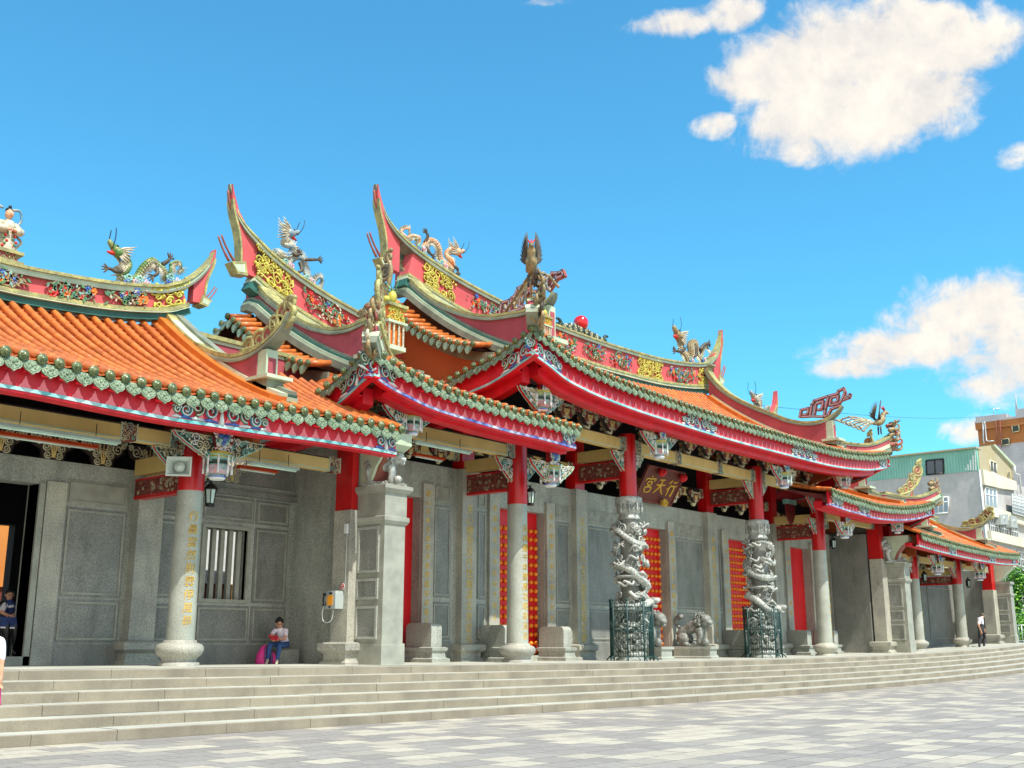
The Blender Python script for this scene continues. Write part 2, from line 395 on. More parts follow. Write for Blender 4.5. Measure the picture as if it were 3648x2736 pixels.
tag(mb.build('terrace_floor', 'floor'), 'smooth pale stone floor of the temple terrace', None, kind='structure')
# ================================================================== buildings
MAIN = thing('temple_hall', 'tall central temple hall with swallowtail orange roofs and two carved dragon columns', 'temple', (0,0,0))
LEFT = thing('temple_side_hall', 'left side hall with lower orange roof over grey stone wall and barred window', 'temple', (-23.6,2,0), 'side halls of the temple')
RIGHT = thing('temple_side_hall', 'far right side hall with lower orange roof past the central hall', 'temple', (23.6,2,0), 'side halls of the temple')
XN = V((1,0,0)); YN = V((0,1,0)); ZN = V((0,0,1))

def eave(parent, poly, n, drop=.5, scal=True, mould='moulding', tiles=True, orn=(), purlin=.2, step=.31, fd=.12, trim=(0,0)):
    """drip tiles, painted fascia and purlin along an eave; n = outward horizontal normal. Returns sample points"""
    n = V(n); pts = resample(smooth(poly, 6), step); side = V((-n.y, n.x, 0))
    if tiles:
        mb = MB()
        jr = random.Random(len(pts))
        for i, p in enumerate(pts):
            q = p+n*(.03+jr.uniform(-.012,.012))+ZN*jr.uniform(-.01,.01)
            prof = [(.0,-.0), (.08,-.0), (.096,.02), (.096,.05), (.08,.065), (.06,.062), (.055,.09), (.0,.105)]
            U, W = side, ZN; k = 10; vs = []
            for r, h in prof:
                for j in range(k):
                    a = 2*pi*j/k; vs.append(q+U*(r*cos(a))+W*(r*sin(a))+n*h)
            mb.add(vs, [(a*k+j, a*k+(j+1)%k, (a+1)*k+(j+1)%k, (a+1)*k+j) for a in range(len(prof)-1) for j in range(k)], 0, True)
        for a, b in zip(pts, pts[1:]):
            c = a.lerp(b, .5)-ZN*(.075+jr.uniform(-.012,.012)); t = (b-a).normalized()
            tilt = (-ZN*.97+n*(.24+jr.uniform(-.06,.06))+t*jr.uniform(-.06,.06))
            out = [(-.145,.02),(-.155,-.07),(-.14,-.13),(-.1,-.175),(-.04,-.2),(0,-.24),(.04,-.2),(.1,-.175),(.14,-.13),(.155,-.07),(.145,.02)]
            mb.prism([c+t*u-tilt*w for u, w in out], n, .045, 1)
            mb.tube([c+t*u-tilt*w+n*.045 for u, w in ((-.115,-.02),(-.12,-.08),(-.08,-.145),(0,-.19),(.08,-.145),(.12,-.08),(.115,-.02))], .012, 4, 1)
            for u, w, r in ((0,-.07,.032),(-.06,-.05,.022),(.06,-.05,.022),(-.04,-.12,.022),(.04,-.12,.022)): mb.ball(c+t*u-tilt*w+n*.045, r, 5, 1)
        mb.build('eave_tiles', ['tile_disc', 'tile_drip'], parent)
    mb = MB(); fine = resample(smooth(poly, 6), .155); f = -n*fd
    def strip(off0, off1, z0, z1, mi, pp=fine):
        rows = []
        for p in pp:
            rows.append([p+n*off0+ZN*z0, p+n*off1+ZN*z0, p+n*off1+ZN*z1, p+n*off0+ZN*z1])
        L = len(rows); vs = [q for r in rows for q in r]
        fs = [(i*4+k, i*4+(k+1)%4, i*4+4+(k+1)%4, i*4+4+k) for i in range(L-1) for k in range(4)]+[(3,2,1,0), tuple((L-1)*4+k for k in range(4))]
        mb.add(vs, fs, mi)
    strip(-fd-.07, -fd, -drop-.02, -.03, 0)
    strip(-fd-.12, -fd+.035, -drop-.06, -drop, 1); strip(-fd-.14, -fd+.015, -drop-.10, -drop-.06, 0)
    if purlin:
        pp = fine[int(trim[0]/.155):len(fine)-int(trim[1]/.155)]
        strip(-fd-.62, -fd-.30, -drop-purlin, -drop+.12, 0, pp); strip(-fd-.32, -fd-.12, -drop-.095, -drop-.07, 0, pp)
    if scal:
        for a, b in zip(pts, pts[1:]):
            c = a.lerp(b, .5); t = (b-a)*.5
            o_ = c-n*(fd-.004)
            P_ = [o_+t*u+ZN*(w-drop) for u, w in ((-.7,.0),(-.62,.045),(-.36,.08),(-.2,.15),(-.1,.17),(-.08,.2),(.08,.2),(.1,.17),(.2,.15),(.36,.08),(.62,.045),(.7,.0))]
            mb.prism(P_, n, .006, 3)
    mb.build('fascia', ['fascia_red', mould, 'darkred', 'scallop'], parent)
    for (c, w, h, sd) in orn:       # carved and painted ornament boards on the fascia, c = fraction along
        fo = MB(); i = int(c*(len(fine)-1)); p = fine[i]; q = fine[min(i+3, len(fine)-1)]; t = (q-fine[max(i-3,0)]).normalized()
        o_ = p-n*(fd-.008)-t*(w/2)-ZN*drop
        e_ = 3 if c > .9 or c < .1 else 4; cx_ = w/2; nn_ = n*.006
        for sd in (-1, 1):
            u = .1*w/2.2
            for q in range(e_):
                r = (.17,.15,.13,.085)[q]*min(1, h/.44)*(.9 if e_ == 3 else 1); u += r*.95; v = .06+r*(.95 if q % 2 == 0 else 1.35)
                cc = o_+t*(cx_+sd*u)+ZN*v
                if u+r > w*.56: break
                sp_ = spiral(cc+nn_, t*sd, ZN*(1 if q % 2 == 0 else -1), r, 1.55, .4+q, 20)
                fo.tube(sp_, [.036*(1-.45*k_/20) for k_ in range(21)], 5, 0 if q % 2 == 0 else 3); fo.tube([p_+n*.03 for p_ in sp_], [.013]*21, 4, 1)
                for a_ in (.6,1.5,2.4): fo.tube([cc+t*(r*cos(a_))+ZN*(r*sin(a_)), cc+t*(r*1.35*cos(a_+.2))+ZN*(r*1.35*sin(a_+.2))], [.035,.008], 5, (2,0,1)[int(a_)])
                fo.tube([cc-t*sd*r*1.1-ZN*(v-.03), cc+t*sd*r*.2-ZN*(v-.05), cc+t*sd*r*1.1-ZN*(v-.03)], [.02,.035,.015], 5, 1 if q % 2 else 2)
                u += r*.85
        fo.tube([o_+t*cx_, o_+t*cx_+ZN*h*.62], [.06,.02], 6, 1)
        fo.build('carved_ornament', ['ornament_teal', 'white', 'flower_blue', 'leafgreen'], parent)
    return pts

def roof(parent, xs, zr, ze, yr, ye, sag, t0=lambda x: 0., back=None):
    def Sf(x, t): return V((x, yr+(ye-yr)*t, (1-t)*zr(x)+t*ze(x)-4*sag*t*(1-t)))
    mb = MB(); L = abs(yr-ye)*1.15
    # pan tiles: stepped sheet
    nx = 2; rows = []
    gx = []
    for a, b in zip(xs, xs[1:]): gx += [a, (a+b)/2]
    gx.append(xs[-1])
    nt = int(L/.22)
    for i in range(nt+1):
        for st in (0, 1):
            r = []
            for j, x in enumerate(gx):
                a = t0(x); t = a+(1-a)*i/nt; p = Sf(x, t)
                r.append(p+ZN*((.03 if st == 0 else .0)+(-.045 if j % 2 else 0)))
            rows.append(r)
    mb.grid(rows, 1, False)
    # cover tiles: jointed round ridges
    jr = random.Random(5)
    for x in xs:
        a = t0(x)
        if a > .97: continue
        x += jr.uniform(-.008,.008)
        n = max(2, int(L*(1-a)/.3)); pts = []; rr = []
        for i in range(n):
            for w, r in ((.0,.078),(.06,.0745),(.92,.0725),(.98,.079)):
                t = a+(1-a)*(i+w)/n; jz = jr.uniform(-.004,.004) if w == 0 else jz; pts.append(Sf(x, t)+ZN*(.06+jz)); rr.append(r)
        pts.append(Sf(x, 1)+ZN*.05); rr.append(.08)
        mb.tube(pts, rr, 7, 0, True)
    mb.build('roof_tiles', ['orange', 'orange_pan'], parent)
    # soffit boards under the tiles and the rear slope
    mb = MB(); x0, x1 = xs[0], xs[-1]; gx = [lerp(x0, x1, i/40) for i in range(41)]
    mb.grid([[Sf(x, max(t, t0(x)))+ZN*(-.16) for x in gx] for t in [i/16*.97 for i in range(17)]], 0)
    if back:
        gb = [lerp(back[0], back[1], i/20) for i in range(21)]
        mb.grid([[V((x, 2*yr-Sf(x, t).y, Sf(x, t).z-.05)) for x in gb] for t in [i/10 for i in range(11)]], 1)
    mb.build('soffit', ['darkred', 'orange_pan'], parent)
    return Sf

def ridge(parent, top, N_, H, thick, i0, i1, base=.28, name='main_ridge', seed=1, tips=(True, True)):
    """decorated ridge wall under a swept cap; top = cap curve; panel spans indices i0..i1"""
    mb = MB(); L = len(top); th = thick/2
    sc = []
    for i in range(L):
        s_ = 1.
        if tips[0] and i < i0: s_ = lerp(.16, 1, (i/i0)**.8)
        if tips[1] and i > i1: s_ = lerp(1, .16, ((i-i1)/(L-1-i1))**1.2)
        sc.append(s_)
    mb.sweep(top, N_, -th-.10, th+.10, -.07, 0, 1, sc); mb.sweep(top, N_, -th-.05, th+.05, -.16, -.07, 2, sc); mb.sweep(top, N_, -th-.09, th+.09, -.21, -.16, 3, sc)
    pan = top[i0:i1+1]
    mb.sweep(pan, N_, -th, th, -H, -.2, 0)
    mb.sweep(pan, N_, -th-.08, th+.08, -H-.09, -H, 1); mb.sweep(pan, N_, -th-.04, th+.04, -H-base*.62, -H-.09, 4); mb.sweep(pan, N_, -th-.10, th+.10, -H-base*.72, -H-base*.6, 2)
    mb.sweep(pan, N_, -th-.02, th+.02, -H-base*1.6, -H-base*.7, 5)
    return mb.build(name, ['pinkred', 'trim', 'cream', 'greyband', 'cream', 'teal'], parent)

def desc_ridge(parent, pts, bottom, t_end=.93, inner=1):
    """ridge running down the slope, pts = cap curve in a plane x = const, bottom(y) = roof surface height below it"""
    mb = MB(); N_ = XN; th = .17; L = len(pts); xd = pts[0].x
    low = min(range(L), key=lambda i: pts[i].z)
    sc = [1. if i < low else lerp(1, .4, (i-low)/max(1, L-1-low)) for i in range(L)]
    mb.sweep(pts, N_, -th-.07, th+.07, -.08, 0, 1, sc); mb.sweep(pts, N_, -th-.03, th+.03, -.14, -.08, 2, sc); mb.sweep(pts, N_, -th-.07, th+.07, -.19, -.14, 3, sc)
    e = low+max(1, int((L-low)*.3)); pan = pts[:e+1]
    for sx in (-1, 1):
        mb.grid([[p-ZN*.12+XN*sx*th for p in pan], [V((xd+sx*th, p.y, min(p.z-.3, bottom(p.y)+.1))) for p in pan]], 0, False)
    p = pan[-1]; zb = bottom(p.y)
    mb.add([p+XN*-th-ZN*.12, p+XN*th-ZN*.12, V((xd+th,p.y,zb)), V((xd-th,p.y,zb))], [(0,1,2,3)], 0)
    y0 = pts[0].y; ys = [lerp(y0, -2.-.0+(1-t_end)*7, i/24) for i in range(25)]
    b = [V((xd, y, bottom(y))) for y in ys]
    mb.sweep(b, N_, min(0,.44*inner), max(0,.44*inner), .05, .2, 4)
    for w_, z_0, z_1, mi_ in ((.33,-.06,.12,3),(.29,.12,.21,2),(.25,.21,.27,5),(.21,.27,.34,3)): mb.sweep(b, N_, min(0,-w_*inner), max(0,-w_*inner), z_0, z_1, mi_)
    mb.sweep(b, N_, min(0,.22*inner), max(0,.22*inner), .2, .27, 2)
    H = p.z-.15-zb
    mb.box(p.x-.15, p.x+.15, p.y-.3, p.y-.003, zb, p.z-.12, 2); mb.box(p.x-.1, p.x+.1, p.y-.31, p.y-.29, zb+H*.45, p.z-.3, 0)
    mb.box(p.x-.34, p.x+.34, p.y-.6, p.y+.14, zb+H*.3, zb+H*.38, 2); mb.box(p.x-.22, p.x+.22, p.y-.45, p.y+.05, zb-.05, zb+H*.3, 3)
    mb.build('descending_ridge', ['maroon', 'trim', 'cream', 'greyband', 'orange_flat', 'teal'], parent)
    return p
def gable(parent, pts, xd, sgn, depth, yr, zfloor, wall_inset=.45):
    """tile verge sloping outward beside a descending ridge, with the gable wall under it; sgn = outward x direction"""
    lo = [p for p in pts if p.y <= yr-.45]
    sl_ = (lo[0].z-lo[2].z)/max(.05, lo[0].y-lo[2].y)
    line = [V((xd, yr, lo[0].z+sl_*.8*(yr-lo[0].y)-.95))]+[p-ZN*.95 for p in lo]
    mir = [V((p.x, 2*yr-p.y, p.z)) for p in line[:max(3, int(len(line)*.5))]]
    for part, ln in (('front', line), ('rear', mir)):
        ln = resample(ln, .31); mb = MB(); ends = []
        for p in ln:
            a = V((xd+sgn*.2, p.y, p.z)); b = V((xd+sgn*depth, p.y, p.z-.17)); ends.append(b)
            mb.tube([a, a.lerp(b,.48), a.lerp(b,.5), b], [.088,.08,.09,.085], 7, 0)
        mb.grid([[V((xd+sgn*.1, p.y, p.z-.06)) for p in ln], [V((xd+sgn*depth, p.y, p.z-.23)) for p in ln]], 1)
        mb.grid([[V((xd+sgn*.1, p.y, p.z-.2)) for p in ln], [V((xd+sgn*(depth-.06), p.y, p.z-.34)) for p in ln]], 2)
        mb.build('verge_tiles', ['orange', 'orange_pan', 'darkwood'], parent)
        em = MB()
        for i, q in enumerate(ends):
            q = q+V((sgn*.02,0,0))
            em.lathe(q+V((0,0,.0)), [(.0,0),(.1,0.),(.1,sgn*.04),(.06,sgn*.05),(0,sgn*.09)], 9, 0, True, 'x')
            if i < len(ends)-1:
                c = q.lerp(ends[i+1], .5)-ZN*.08; t = YN
                out = [(-.13,.03),(-.14,-.06),(-.06,-.19),(0,-.24),(.06,-.19),(.14,-.06),(.13,.03)]
                em.prism([c+t*u+V((sgn*-.0-sgn*w*.25,0,w)) for u, w in out], (sgn,0,0), .04, 1)
        em.build('eave_tiles', ['tile_disc', 'tile_drip'], parent)
    wl = MB(); xw = xd+sgn*wall_inset
    full = [V((xw, p.y, p.z-.3)) for p in reversed(mir)]+[V((xw, p.y, p.z-.3)) for p in line]
    wl.prism(full+[V((xw, full[-1].y, zfloor)), V((xw, full[0].y, zfloor))], (-sgn,0,0), .25, 0)
    wl.sweep([V((xw+sgn*.03, p.y, p.z-.42)) for p in line], XN, -.03, .03, -.16, .12, 1)
    wl.build('gable_wall', ['brown_wall', 'greyband'], parent)

def end_block(parent, tip, sgn, k=1., yr=5.):
    """forked swallowtail end under the rising cap: red end wall with yellow edges, a stepped block and prongs"""
    def q(u, w): return V((tip.x+sgn*u*k, yr, tip.z-w*k))
    mb = MB()
    out = [(0.02,0.02),(.1,.3),(.3,.8),(.62,1.2),(1.05,1.5),(1.05,2.75),(.5,2.7),(.47,2.2),(.42,1.75),(.31,1.35),(.13,.9),(.03,.45)]
    mb.prism([q(a, b)+YN*-.12 for a, b in out], YN, .24, 0)
    edge = [(.06,.5),(.14,.9),(.31,1.35),(.42,1.75),(.47,2.2),(.5,2.7)]
    mb.sweep(smooth([q(a, b) for a, b in edge], 4), YN, -.15, .15, -.03, .03, 1)
    mb.tube(smooth([q(.12,.8), q(.0,.5), q(-.05,.2)], 4), [.05*k]*4+[.045*k]*4+[.01], 5, 2)
    # lower stepped block with its own prongs
    mb.prism([q(.12,2.5)+YN*-.18, q(.62,2.36)+YN*-.18, q(.72,2.8)+YN*-.18, q(.36,2.84)+YN*-.18], YN, .36, 1); mb.prism([q(.2,2.58)+YN*-.184, q(.57,2.47)+YN*-.184, q(.62,2.72)+YN*-.184, q(.37,2.76)+YN*-.184], YN, .368, 3)
    for d in (0, .22): mb.tube(smooth([q(.15+d,2.45), q(-.12+d*.6,2.1-d*.3), q(-.3+d*.5,1.75-d*.3)], 4), [.045*k]*3+[.032*k]*5+[.01], 5, 2)
    mb.build('ridge_end', ['pinkred', 'trim', 'redbrown_orn', 'cream'], parent)

def scroll_plate(parent, o, U, h=1.25, w=1.3, mats=('trim', 'redbrown_orn'), s=1, name='ridge_scroll'):
    """openwork cloud scroll standing on a ridge end, in the vertical plane of U"""
    mb = MB(); o, U = V(o), V(U).normalized(); Nn = U.cross(ZN)
    cs = [(.1,.14,.13,0),(.32,.2,.17,1),(.55,.36,.2,0),(.78,.62,.2,1),(.92,.95,.24,0),(.66,.72,.13,1),(1.02,1.24,.13,0)]
    for i, (u, v, r, d) in enumerate(cs):
        p = spiral(o+U*(u*w)+ZN*(v*h), U*(1 if d else -1), ZN, r*w, 1.7, i*.9, 18)
        mb.tube(p, [.055*(1-.4*j/18) for j in range(19)], 6, 0, True)
        mb.prism([o+U*(u*w+r*w*.8*cos(a))+ZN*(v*h+r*w*.8*sin(a))-Nn*.02 for a in [j*pi/5 for j in range(10)]], Nn, .04, 1)
    mb.tube(smooth([o+U*(-.1*w), o+U*(.5*w)+ZN*.06*h, o+U*(.9*w)+ZN*.4*h, o+U*(1.12*w)+ZN*.9*h, o+U*(1.0*w)+ZN*1.3*h, o+U*(1.15*w)+ZN*1.42*h], 5), [.06]*25+[.02], 6, 0)
    return mb.build(name, list(mats), parent)
def curls(parent, o, d, n=5, h=1.2, seed=1, mats=('sculpt_tan', 'flower_red', 'flower_blue'), name='corner_ornament'):
    """stack of little curled dragons' heads at an eave corner; d = outward direction"""
    mb = MB(); rnd = random.Random(seed); o, d = V(o), V(d).normalized()
    for i in range(n):
        z = h*i/n; L = .55-.25*i/n
        p = [o+ZN*(z-.05)-d*.15, o+ZN*(z+.02)+d*.15*L, o+ZN*(z+.0)+d*.5*L, o+ZN*(z+.08)+d*.8*L, o+ZN*(z+.2)+d*.85*L, o+ZN*(z+.24)+d*.65*L]
        s_ = d.cross(ZN)*rnd.uniform(-.12,.12); p = [a+s_ for a in p]
        mb.tube(smooth(p, 4), [.10*(1-.75*k/20) for k in range(21)], 7, i % 3 and 1 if i % 2 else 0)
        for k in range(9):
            q = o+ZN*(z+rnd.uniform(-.05,.12))+d*rnd.uniform(-.12,.2)+d.cross(ZN)*rnd.uniform(-.1,.1); w_ = (d*rnd.uniform(.2,1)+d.cross(ZN)*rnd.uniform(-.8,.8)+ZN*rnd.uniform(-.2,.9)).normalized()*rnd.uniform(.14,.28)
            mb.tube([q, q+w_*.6+ZN*.02, q+w_+ZN*.07], [rnd.uniform(.03,.055), .03, .006], 5, rnd.choice((0,0,0,1,2)))
    return mb.build(name, list(mats), parent)
def meander(parent, polys, mats=('redbrown_orn', 'pinkpaint')):
    mb = MB()
    for pl in polys:
        for a, b in zip(pl, pl[1:]):
            d = (b-a); L = d.length; t = d/L; n = XN; u = t.cross(n)
            mb.obox(a.lerp(b,.5), t*(L/2+.045), n*.07, u*.05, 0); mb.obox(a.lerp(b,.5), t*(L/2+.012), n*.078, u*.018, 1)
    return mb.build('ridge_meander', list(mats), parent)
def relief(parent, o, U, W, N_, w, h, seed, kind='flowers', name='ridge_relief'):
    """coloured ceramic relief on a ridge panel"""
    mb = MB(); rnd = random.Random(seed); o, U, W, N_ = V(o), V(U), V(W), V(N_)
    if kind == 'scroll':
        scrolls(mb, o+N_*.03, U, W, w, h, lambda u, v: abs(u/w-.5) < .5, int(w*h*26), .035, (1,), seed, (.09,.2))
        mb.tube([o+N_*.03, o+U*w+N_*.03], .03, 5, 1); mb.tube([o+N_*.03+W*h, o+U*w+N_*.03+W*h], .03, 5, 1)
        return mb.build(name, ['yellow_scroll']*2, parent)
    for b in range(4):
        a = o+U*(w*(.5+rnd.uniform(-.1,.1)))+W*(h*.12); e = o+U*(w*(.1+.8*b/3))+W*(h*rnd.uniform(.35,.95)); c = a.lerp(e, .5)+W*rnd.uniform(-.1,.15)
        mb.tube([q+N_*.05 for q in smooth([a, c, e], 5)], [.03]*8+[.014]*3, 5, 4)
    for k in range(int(44*w)):
        u, v = rnd.gauss(.5,.27), rnd.gauss(.5,.25)
        if not (.02 < u < .98 and .04 < v < .96): continue
        p = o+U*(u*w)+W*(v*h)+N_*.05; a = rnd.uniform(0,6.28); L = rnd.uniform(.04,.09); t = U*cos(a)+W*sin(a); s_ = U*-sin(a)+W*cos(a)
        mb.prism([p-t*L, p+s_*L*.42, p+t*L, p-s_*L*.42], N_, .04, rnd.choice((3,3,4,5)))
    for k in range(max(3, int(6*w))):
        p = o+U*(w*rnd.uniform(.12,.88))+W*(h*rnd.uniform(.2,.85)); c = rnd.choice((0,0,1,2)); r = rnd.uniform(.055,.1)
        mb.ball(p+N_*.06, r*.55, 7, c)
        for j in range(6):
            a = j*pi/3; q_ = (U*cos(a)+W*sin(a)); s_ = (U*-sin(a)+W*cos(a)); mb.prism([p+N_*.03+q_*r*.3, p+N_*.05+q_*r*.8+s_*r*.45, p+N_*.05+q_*r*1.2, p+N_*.05+q_*r*.8-s_*r*.45], N_, .03, c)
    return mb.build(name, ['flower_red', 'flower_orange', 'flower_blue', 'leafgreen', 'sculpt_tan', 'scroll_teal'] if kind == 'flowers' else ['flower_red', 'flower_orange', 'flower_blue', 'leafgreen', 'sculpt_tan', 'sculpt_white'], parent)
# ================================================================== roofs
def hip(parent, a, c, h=.5, lift=.35, n=10):
    a, c = V(a), V(c); d = c-a; N_ = V((d.y, -d.x, 0)).normalized()
    pts = [a.lerp(c, i/n)-ZN*(.18*sin(pi*i/n))+ZN*lift*max(0, (i/n-.55)/.45)**2 for i in range(n+1)]
    mb = MB()
    mb.sweep(pts, N_, -.2, .2, -.08, 0, 1); mb.sweep(pts, N_, -.15, .15, -.14, -.08, 2); mb.sweep(pts, N_, -.12, .12, -h*.65, -.14, 0); mb.sweep(pts, N_, -.19, .19, -h*.9, -h*.62, 2); mb.sweep(pts, N_, -.16, .16, -h*1.3, -h*.9, 3)
    mb.build('hip_ridge', ['maroon', 'trim', 'cream', 'greyband'], parent)
    return pts
def mirror(pts, k): return [V((k-p.x, p.y, p.z)) for p in pts]
def fit(pts, n=7):              # gentle curve through surveyed eave points
    f = interp([(p.x, p.z) for p in pts]); return f
def row_xs(poly, step=.31): return [p.x for p in resample(smooth(poly, 6), step)]

# ---- central roof
mf = at('u', [(1151,710),(1167.7,720.6),(1195,741.7),(1226.5,768),(1256.7,786),(1302,808.5),(1374,838),(1452.7,866),(1573,906.5),(1704.7,945),(1799,971),(1862,981),(1893.5,981.5),(1922,977)], y=-2.)
YR, YE = 5., -2.
xl, xr = mf[0].x, mf[-1].x
pm = eave(MAIN, mf, (0,-1,0), drop=.6, purlin=.28, trim=(.9,.9), orn=((.03,1.5,.5,11), (.36,2.2,.45,12), (.67,2.3,.45,13), (.985,1.0,.4,14)))
XDL, XDR = -9.4, 9.4
ze_m = interp([(p.x, p.z) for p in pm]); zr_m = lambda x: 11.02+.0072*x*x
def t0_m(x):
    if x < XDL: return (YR-lerp(-.3, YE, (XDL-x)/(XDL-xl)))/(YR-YE)
    if x > XDR: return (YR-lerp(-.3, YE, (x-XDR)/(xr-XDR)))/(YR-YE)
    return 0.
SM = roof(MAIN, [p.x for p in pm], zr_m, ze_m, YR, YE, .62, t0_m, (XDL, XDR))
sl = at('u', [(1151,710),(1134.5,723.6),(1112,738.7),(1100,749),(1051.6,779.4),(1015,796),(985,814),(970,821.6)], x=xl)
sl[0] = mf[0].copy(); sl += [V((xl, 2.2, 7.45)), V((xl, 4.5, 7.4))]
eave(MAIN, sl, (-1,0,0), drop=.6, orn=((.1,1.4,.5,21),), purlin=.34, trim=(.9,0), scal=False)
eave(MAIN, [V((xr, p.y, p.z-.02)) for p in sl], (1,0,0), scal=False, purlin=0)
mb = MB()       # lower side slopes between the side eaves and the gables
for xe, xg in ((xl, XDL-.45), (xr, XDR+.45)):
    mb = MB()
    ys = [-2+.5*i for i in range(14)]; fz = interp([(p.y, p.z) for p in sl])
    mb.grid([[V((lerp(xe, xg, k/5), max(y, lerp(YE, -.3, k/5)), lerp(fz(y), 8.5, (k/5)**1.2))) for y in ys] for k in range(6)], 0)
    mb.build('side_slope', 'orange_pan', MAIN)
top = smooth([V((x, YR, z)) for x, z in [(-11.03,14.97),(-10.67,14.11),(-10.34,13.72),(-9.89,13.42),(-9.17,13.15),(-8.08,12.90),(-6.9,12.69),(-4.6,12.44),(-2,12.33),(.6,12.31),(2.8,12.36),(5.8,12.52),(8.8,12.92),(10.1,13.37),(10.95,14.05),(11.5,15.12)]], 4)
ridge(MAIN, top, YN, 1.0, .4, 15, len(top)-10)
end_block(MAIN, top[0], -1+2, 1.); end_block(MAIN, top[-1], -1, 1.)
dl = smooth(at('u', [(863.4,528),(866.7,551),(880,581),(912.7,620.4),(945.6,646.7),(978.5,663),(1011.4,674.7),(1044,681),(1077,682),(1110,677),(1140,672),(1175,657),(1190,645),(1196,631)], x=XDL), 3)
dr = smooth(at('u', [(1533,788),(1535,802),(1550.5,824),(1579,849.5),(1620,871.6),(1667,890),(1704.7,904.6),(1736,911),(1761,911),(1786,904.6),(1808,889),(1818,876)], x=XDR), 3)
bot_m = lambda x: (lambda y: SM(x, min(1, (YR-y)/(YR-YE))).z if y < YR else SM(x, 0).z)
desc_ridge(MAIN, dl, bot_m(XDL), .93, 1); desc_ridge(MAIN, dr, bot_m(XDR), .93, -1)
gable(MAIN, dl[:26], XDL, -1, 1.05, YR, 7.2); gable(MAIN, [V((XDR, p.y, p.z-.3)) for p in dl[:26]], XDR, 1, 1.05, YR, 7.2)
hl = hip(MAIN, (XDL, -.5, SM(XDL,.78).z+.55), (xl-.05, -2.05, mf[0].z+.5)); hr = hip(MAIN, (XDR, -.5, SM(XDR,.78).z+.5), (xr+.05, -2.05, mf[-1].z+.45))
meander(MAIN, [at('R', pl, x=XDR) for pl in ([(675,742),(685,695),(735,683),(728,725),(700,728)], [(745,735),(757,660),(775,632),(870,600),(935,583),(940,565),(975,548),(985,575),(968,620),(945,650),(880,665),(890,610),(940,600),(930,640),(905,645)], [(775,720),(785,655),(835,635),(825,690),(800,695)], [(840,740),(850,690),(870,610)], [(985,610),(1020,590),(1015,610),(975,625)], [(865,735),(890,690),(950,665)], [(690,742),(760,738),(840,742),(875,728)])])
meander(MAIN, [at('m', pl, x=XDL) for pl in ([(370,440),(385,365),(440,345),(430,415),(400,420)], [(440,425),(455,330),(480,310),(500,260),(560,225),(570,300),(520,330),(510,385),(560,390)], [(585,280),(640,280),(700,240),(720,190),(745,150),(790,150),(815,135),(825,165),(770,190),(740,240),(720,270)], [(660,235),(665,200),(720,180)], [(490,360),(500,300),(545,270)], [(430,430),(500,410),(570,380)])])
curls(MAIN, hl[-1]-V((-.1,.1,.75)), (-1,-1,0), 6, 1.5, 3, mats=('sculpt_tan', 'sculpt_dark', 'sculpt_white')); curls(MAIN, hr[-1]-V((.1,.1,.7)), (1,-1,0), 6, 1.3, 4, mats=('sculpt_tan', 'redbrown_orn', 'sculpt_dark'))
# reliefs on the long ridge
for u0, w, kd, sd in ((-1.9,1.5,'flowers',31),(-.1,1.7,'flowers',32),(1.75,1.75,'flowers',33),(3.9,1.75,'scroll',34),(6.0,2.7,'flowers',35),(8.85,1.15,'scroll',36),(-8.9,1.3,'scroll',37),(-6.9,2.7,'flowers',38),(-4.1,1.5,'flowers',39)):
    zt = [p.z for p in top if abs(p.x-u0-w/2) < .6] or [12.4]
    a = (interp([(p.x, p.z) for p in top[14:-13]])(u0+w)-interp([(p.x, p.z) for p in top[14:-13]])(u0))/w
    relief(MAIN, (u0, YR-.21, interp([(p.x, p.z) for p in top[14:-13]])(u0)-.98), V((1,0,a)), ZN, V((0,-1,0)), w, .75, sd, kd)
# ---- flanking roofs
KM = .45     # mirror axis x2 of the flanking roofs
al = [V((x, YR, z)) for x, z in [(-16.53,13.1),(-16.27,12.33),(-16.02,12.0),(-15.63,11.72),(-15.0,11.36),(-13.87,10.95),(-12.69,10.64),(-11.4,10.4),(-10.2,10.27),(-9.3,10.2)]]
dA = smooth(at('u', [(547.6,541),(551,568),(561,600),(584,633),(617,661),(650,684),(682.5,701),(715,709),(735,711),(765,706),(796,693),(817,684.5),(847,670),(857,650)], x=-15.3), 3)
fl = at('u', [(804,757),(818,762),(847,783),(888,806),(945.6,834),(1028,862),(1110,887),(1180,905),(1252,926)], y=-2.)
fr = at('u', [(1795,1059),(1830,1072),(1863.7,1082),(1893.5,1091),(1925,1095.5),(1956.5,1096.6),(1988,1093.4),(2018,1085)], y=-2.)
sA = at('u', [(804,757),(781,769),(754.8,794.7),(728.5,817.8),(699,840.8),(676,857)], x=fl[0].x); sA[0] = fl[0].copy(); sA += [V((fl[0].x, 1.0, 5.85)), V((fl[0].x, 3.5, 5.8))]
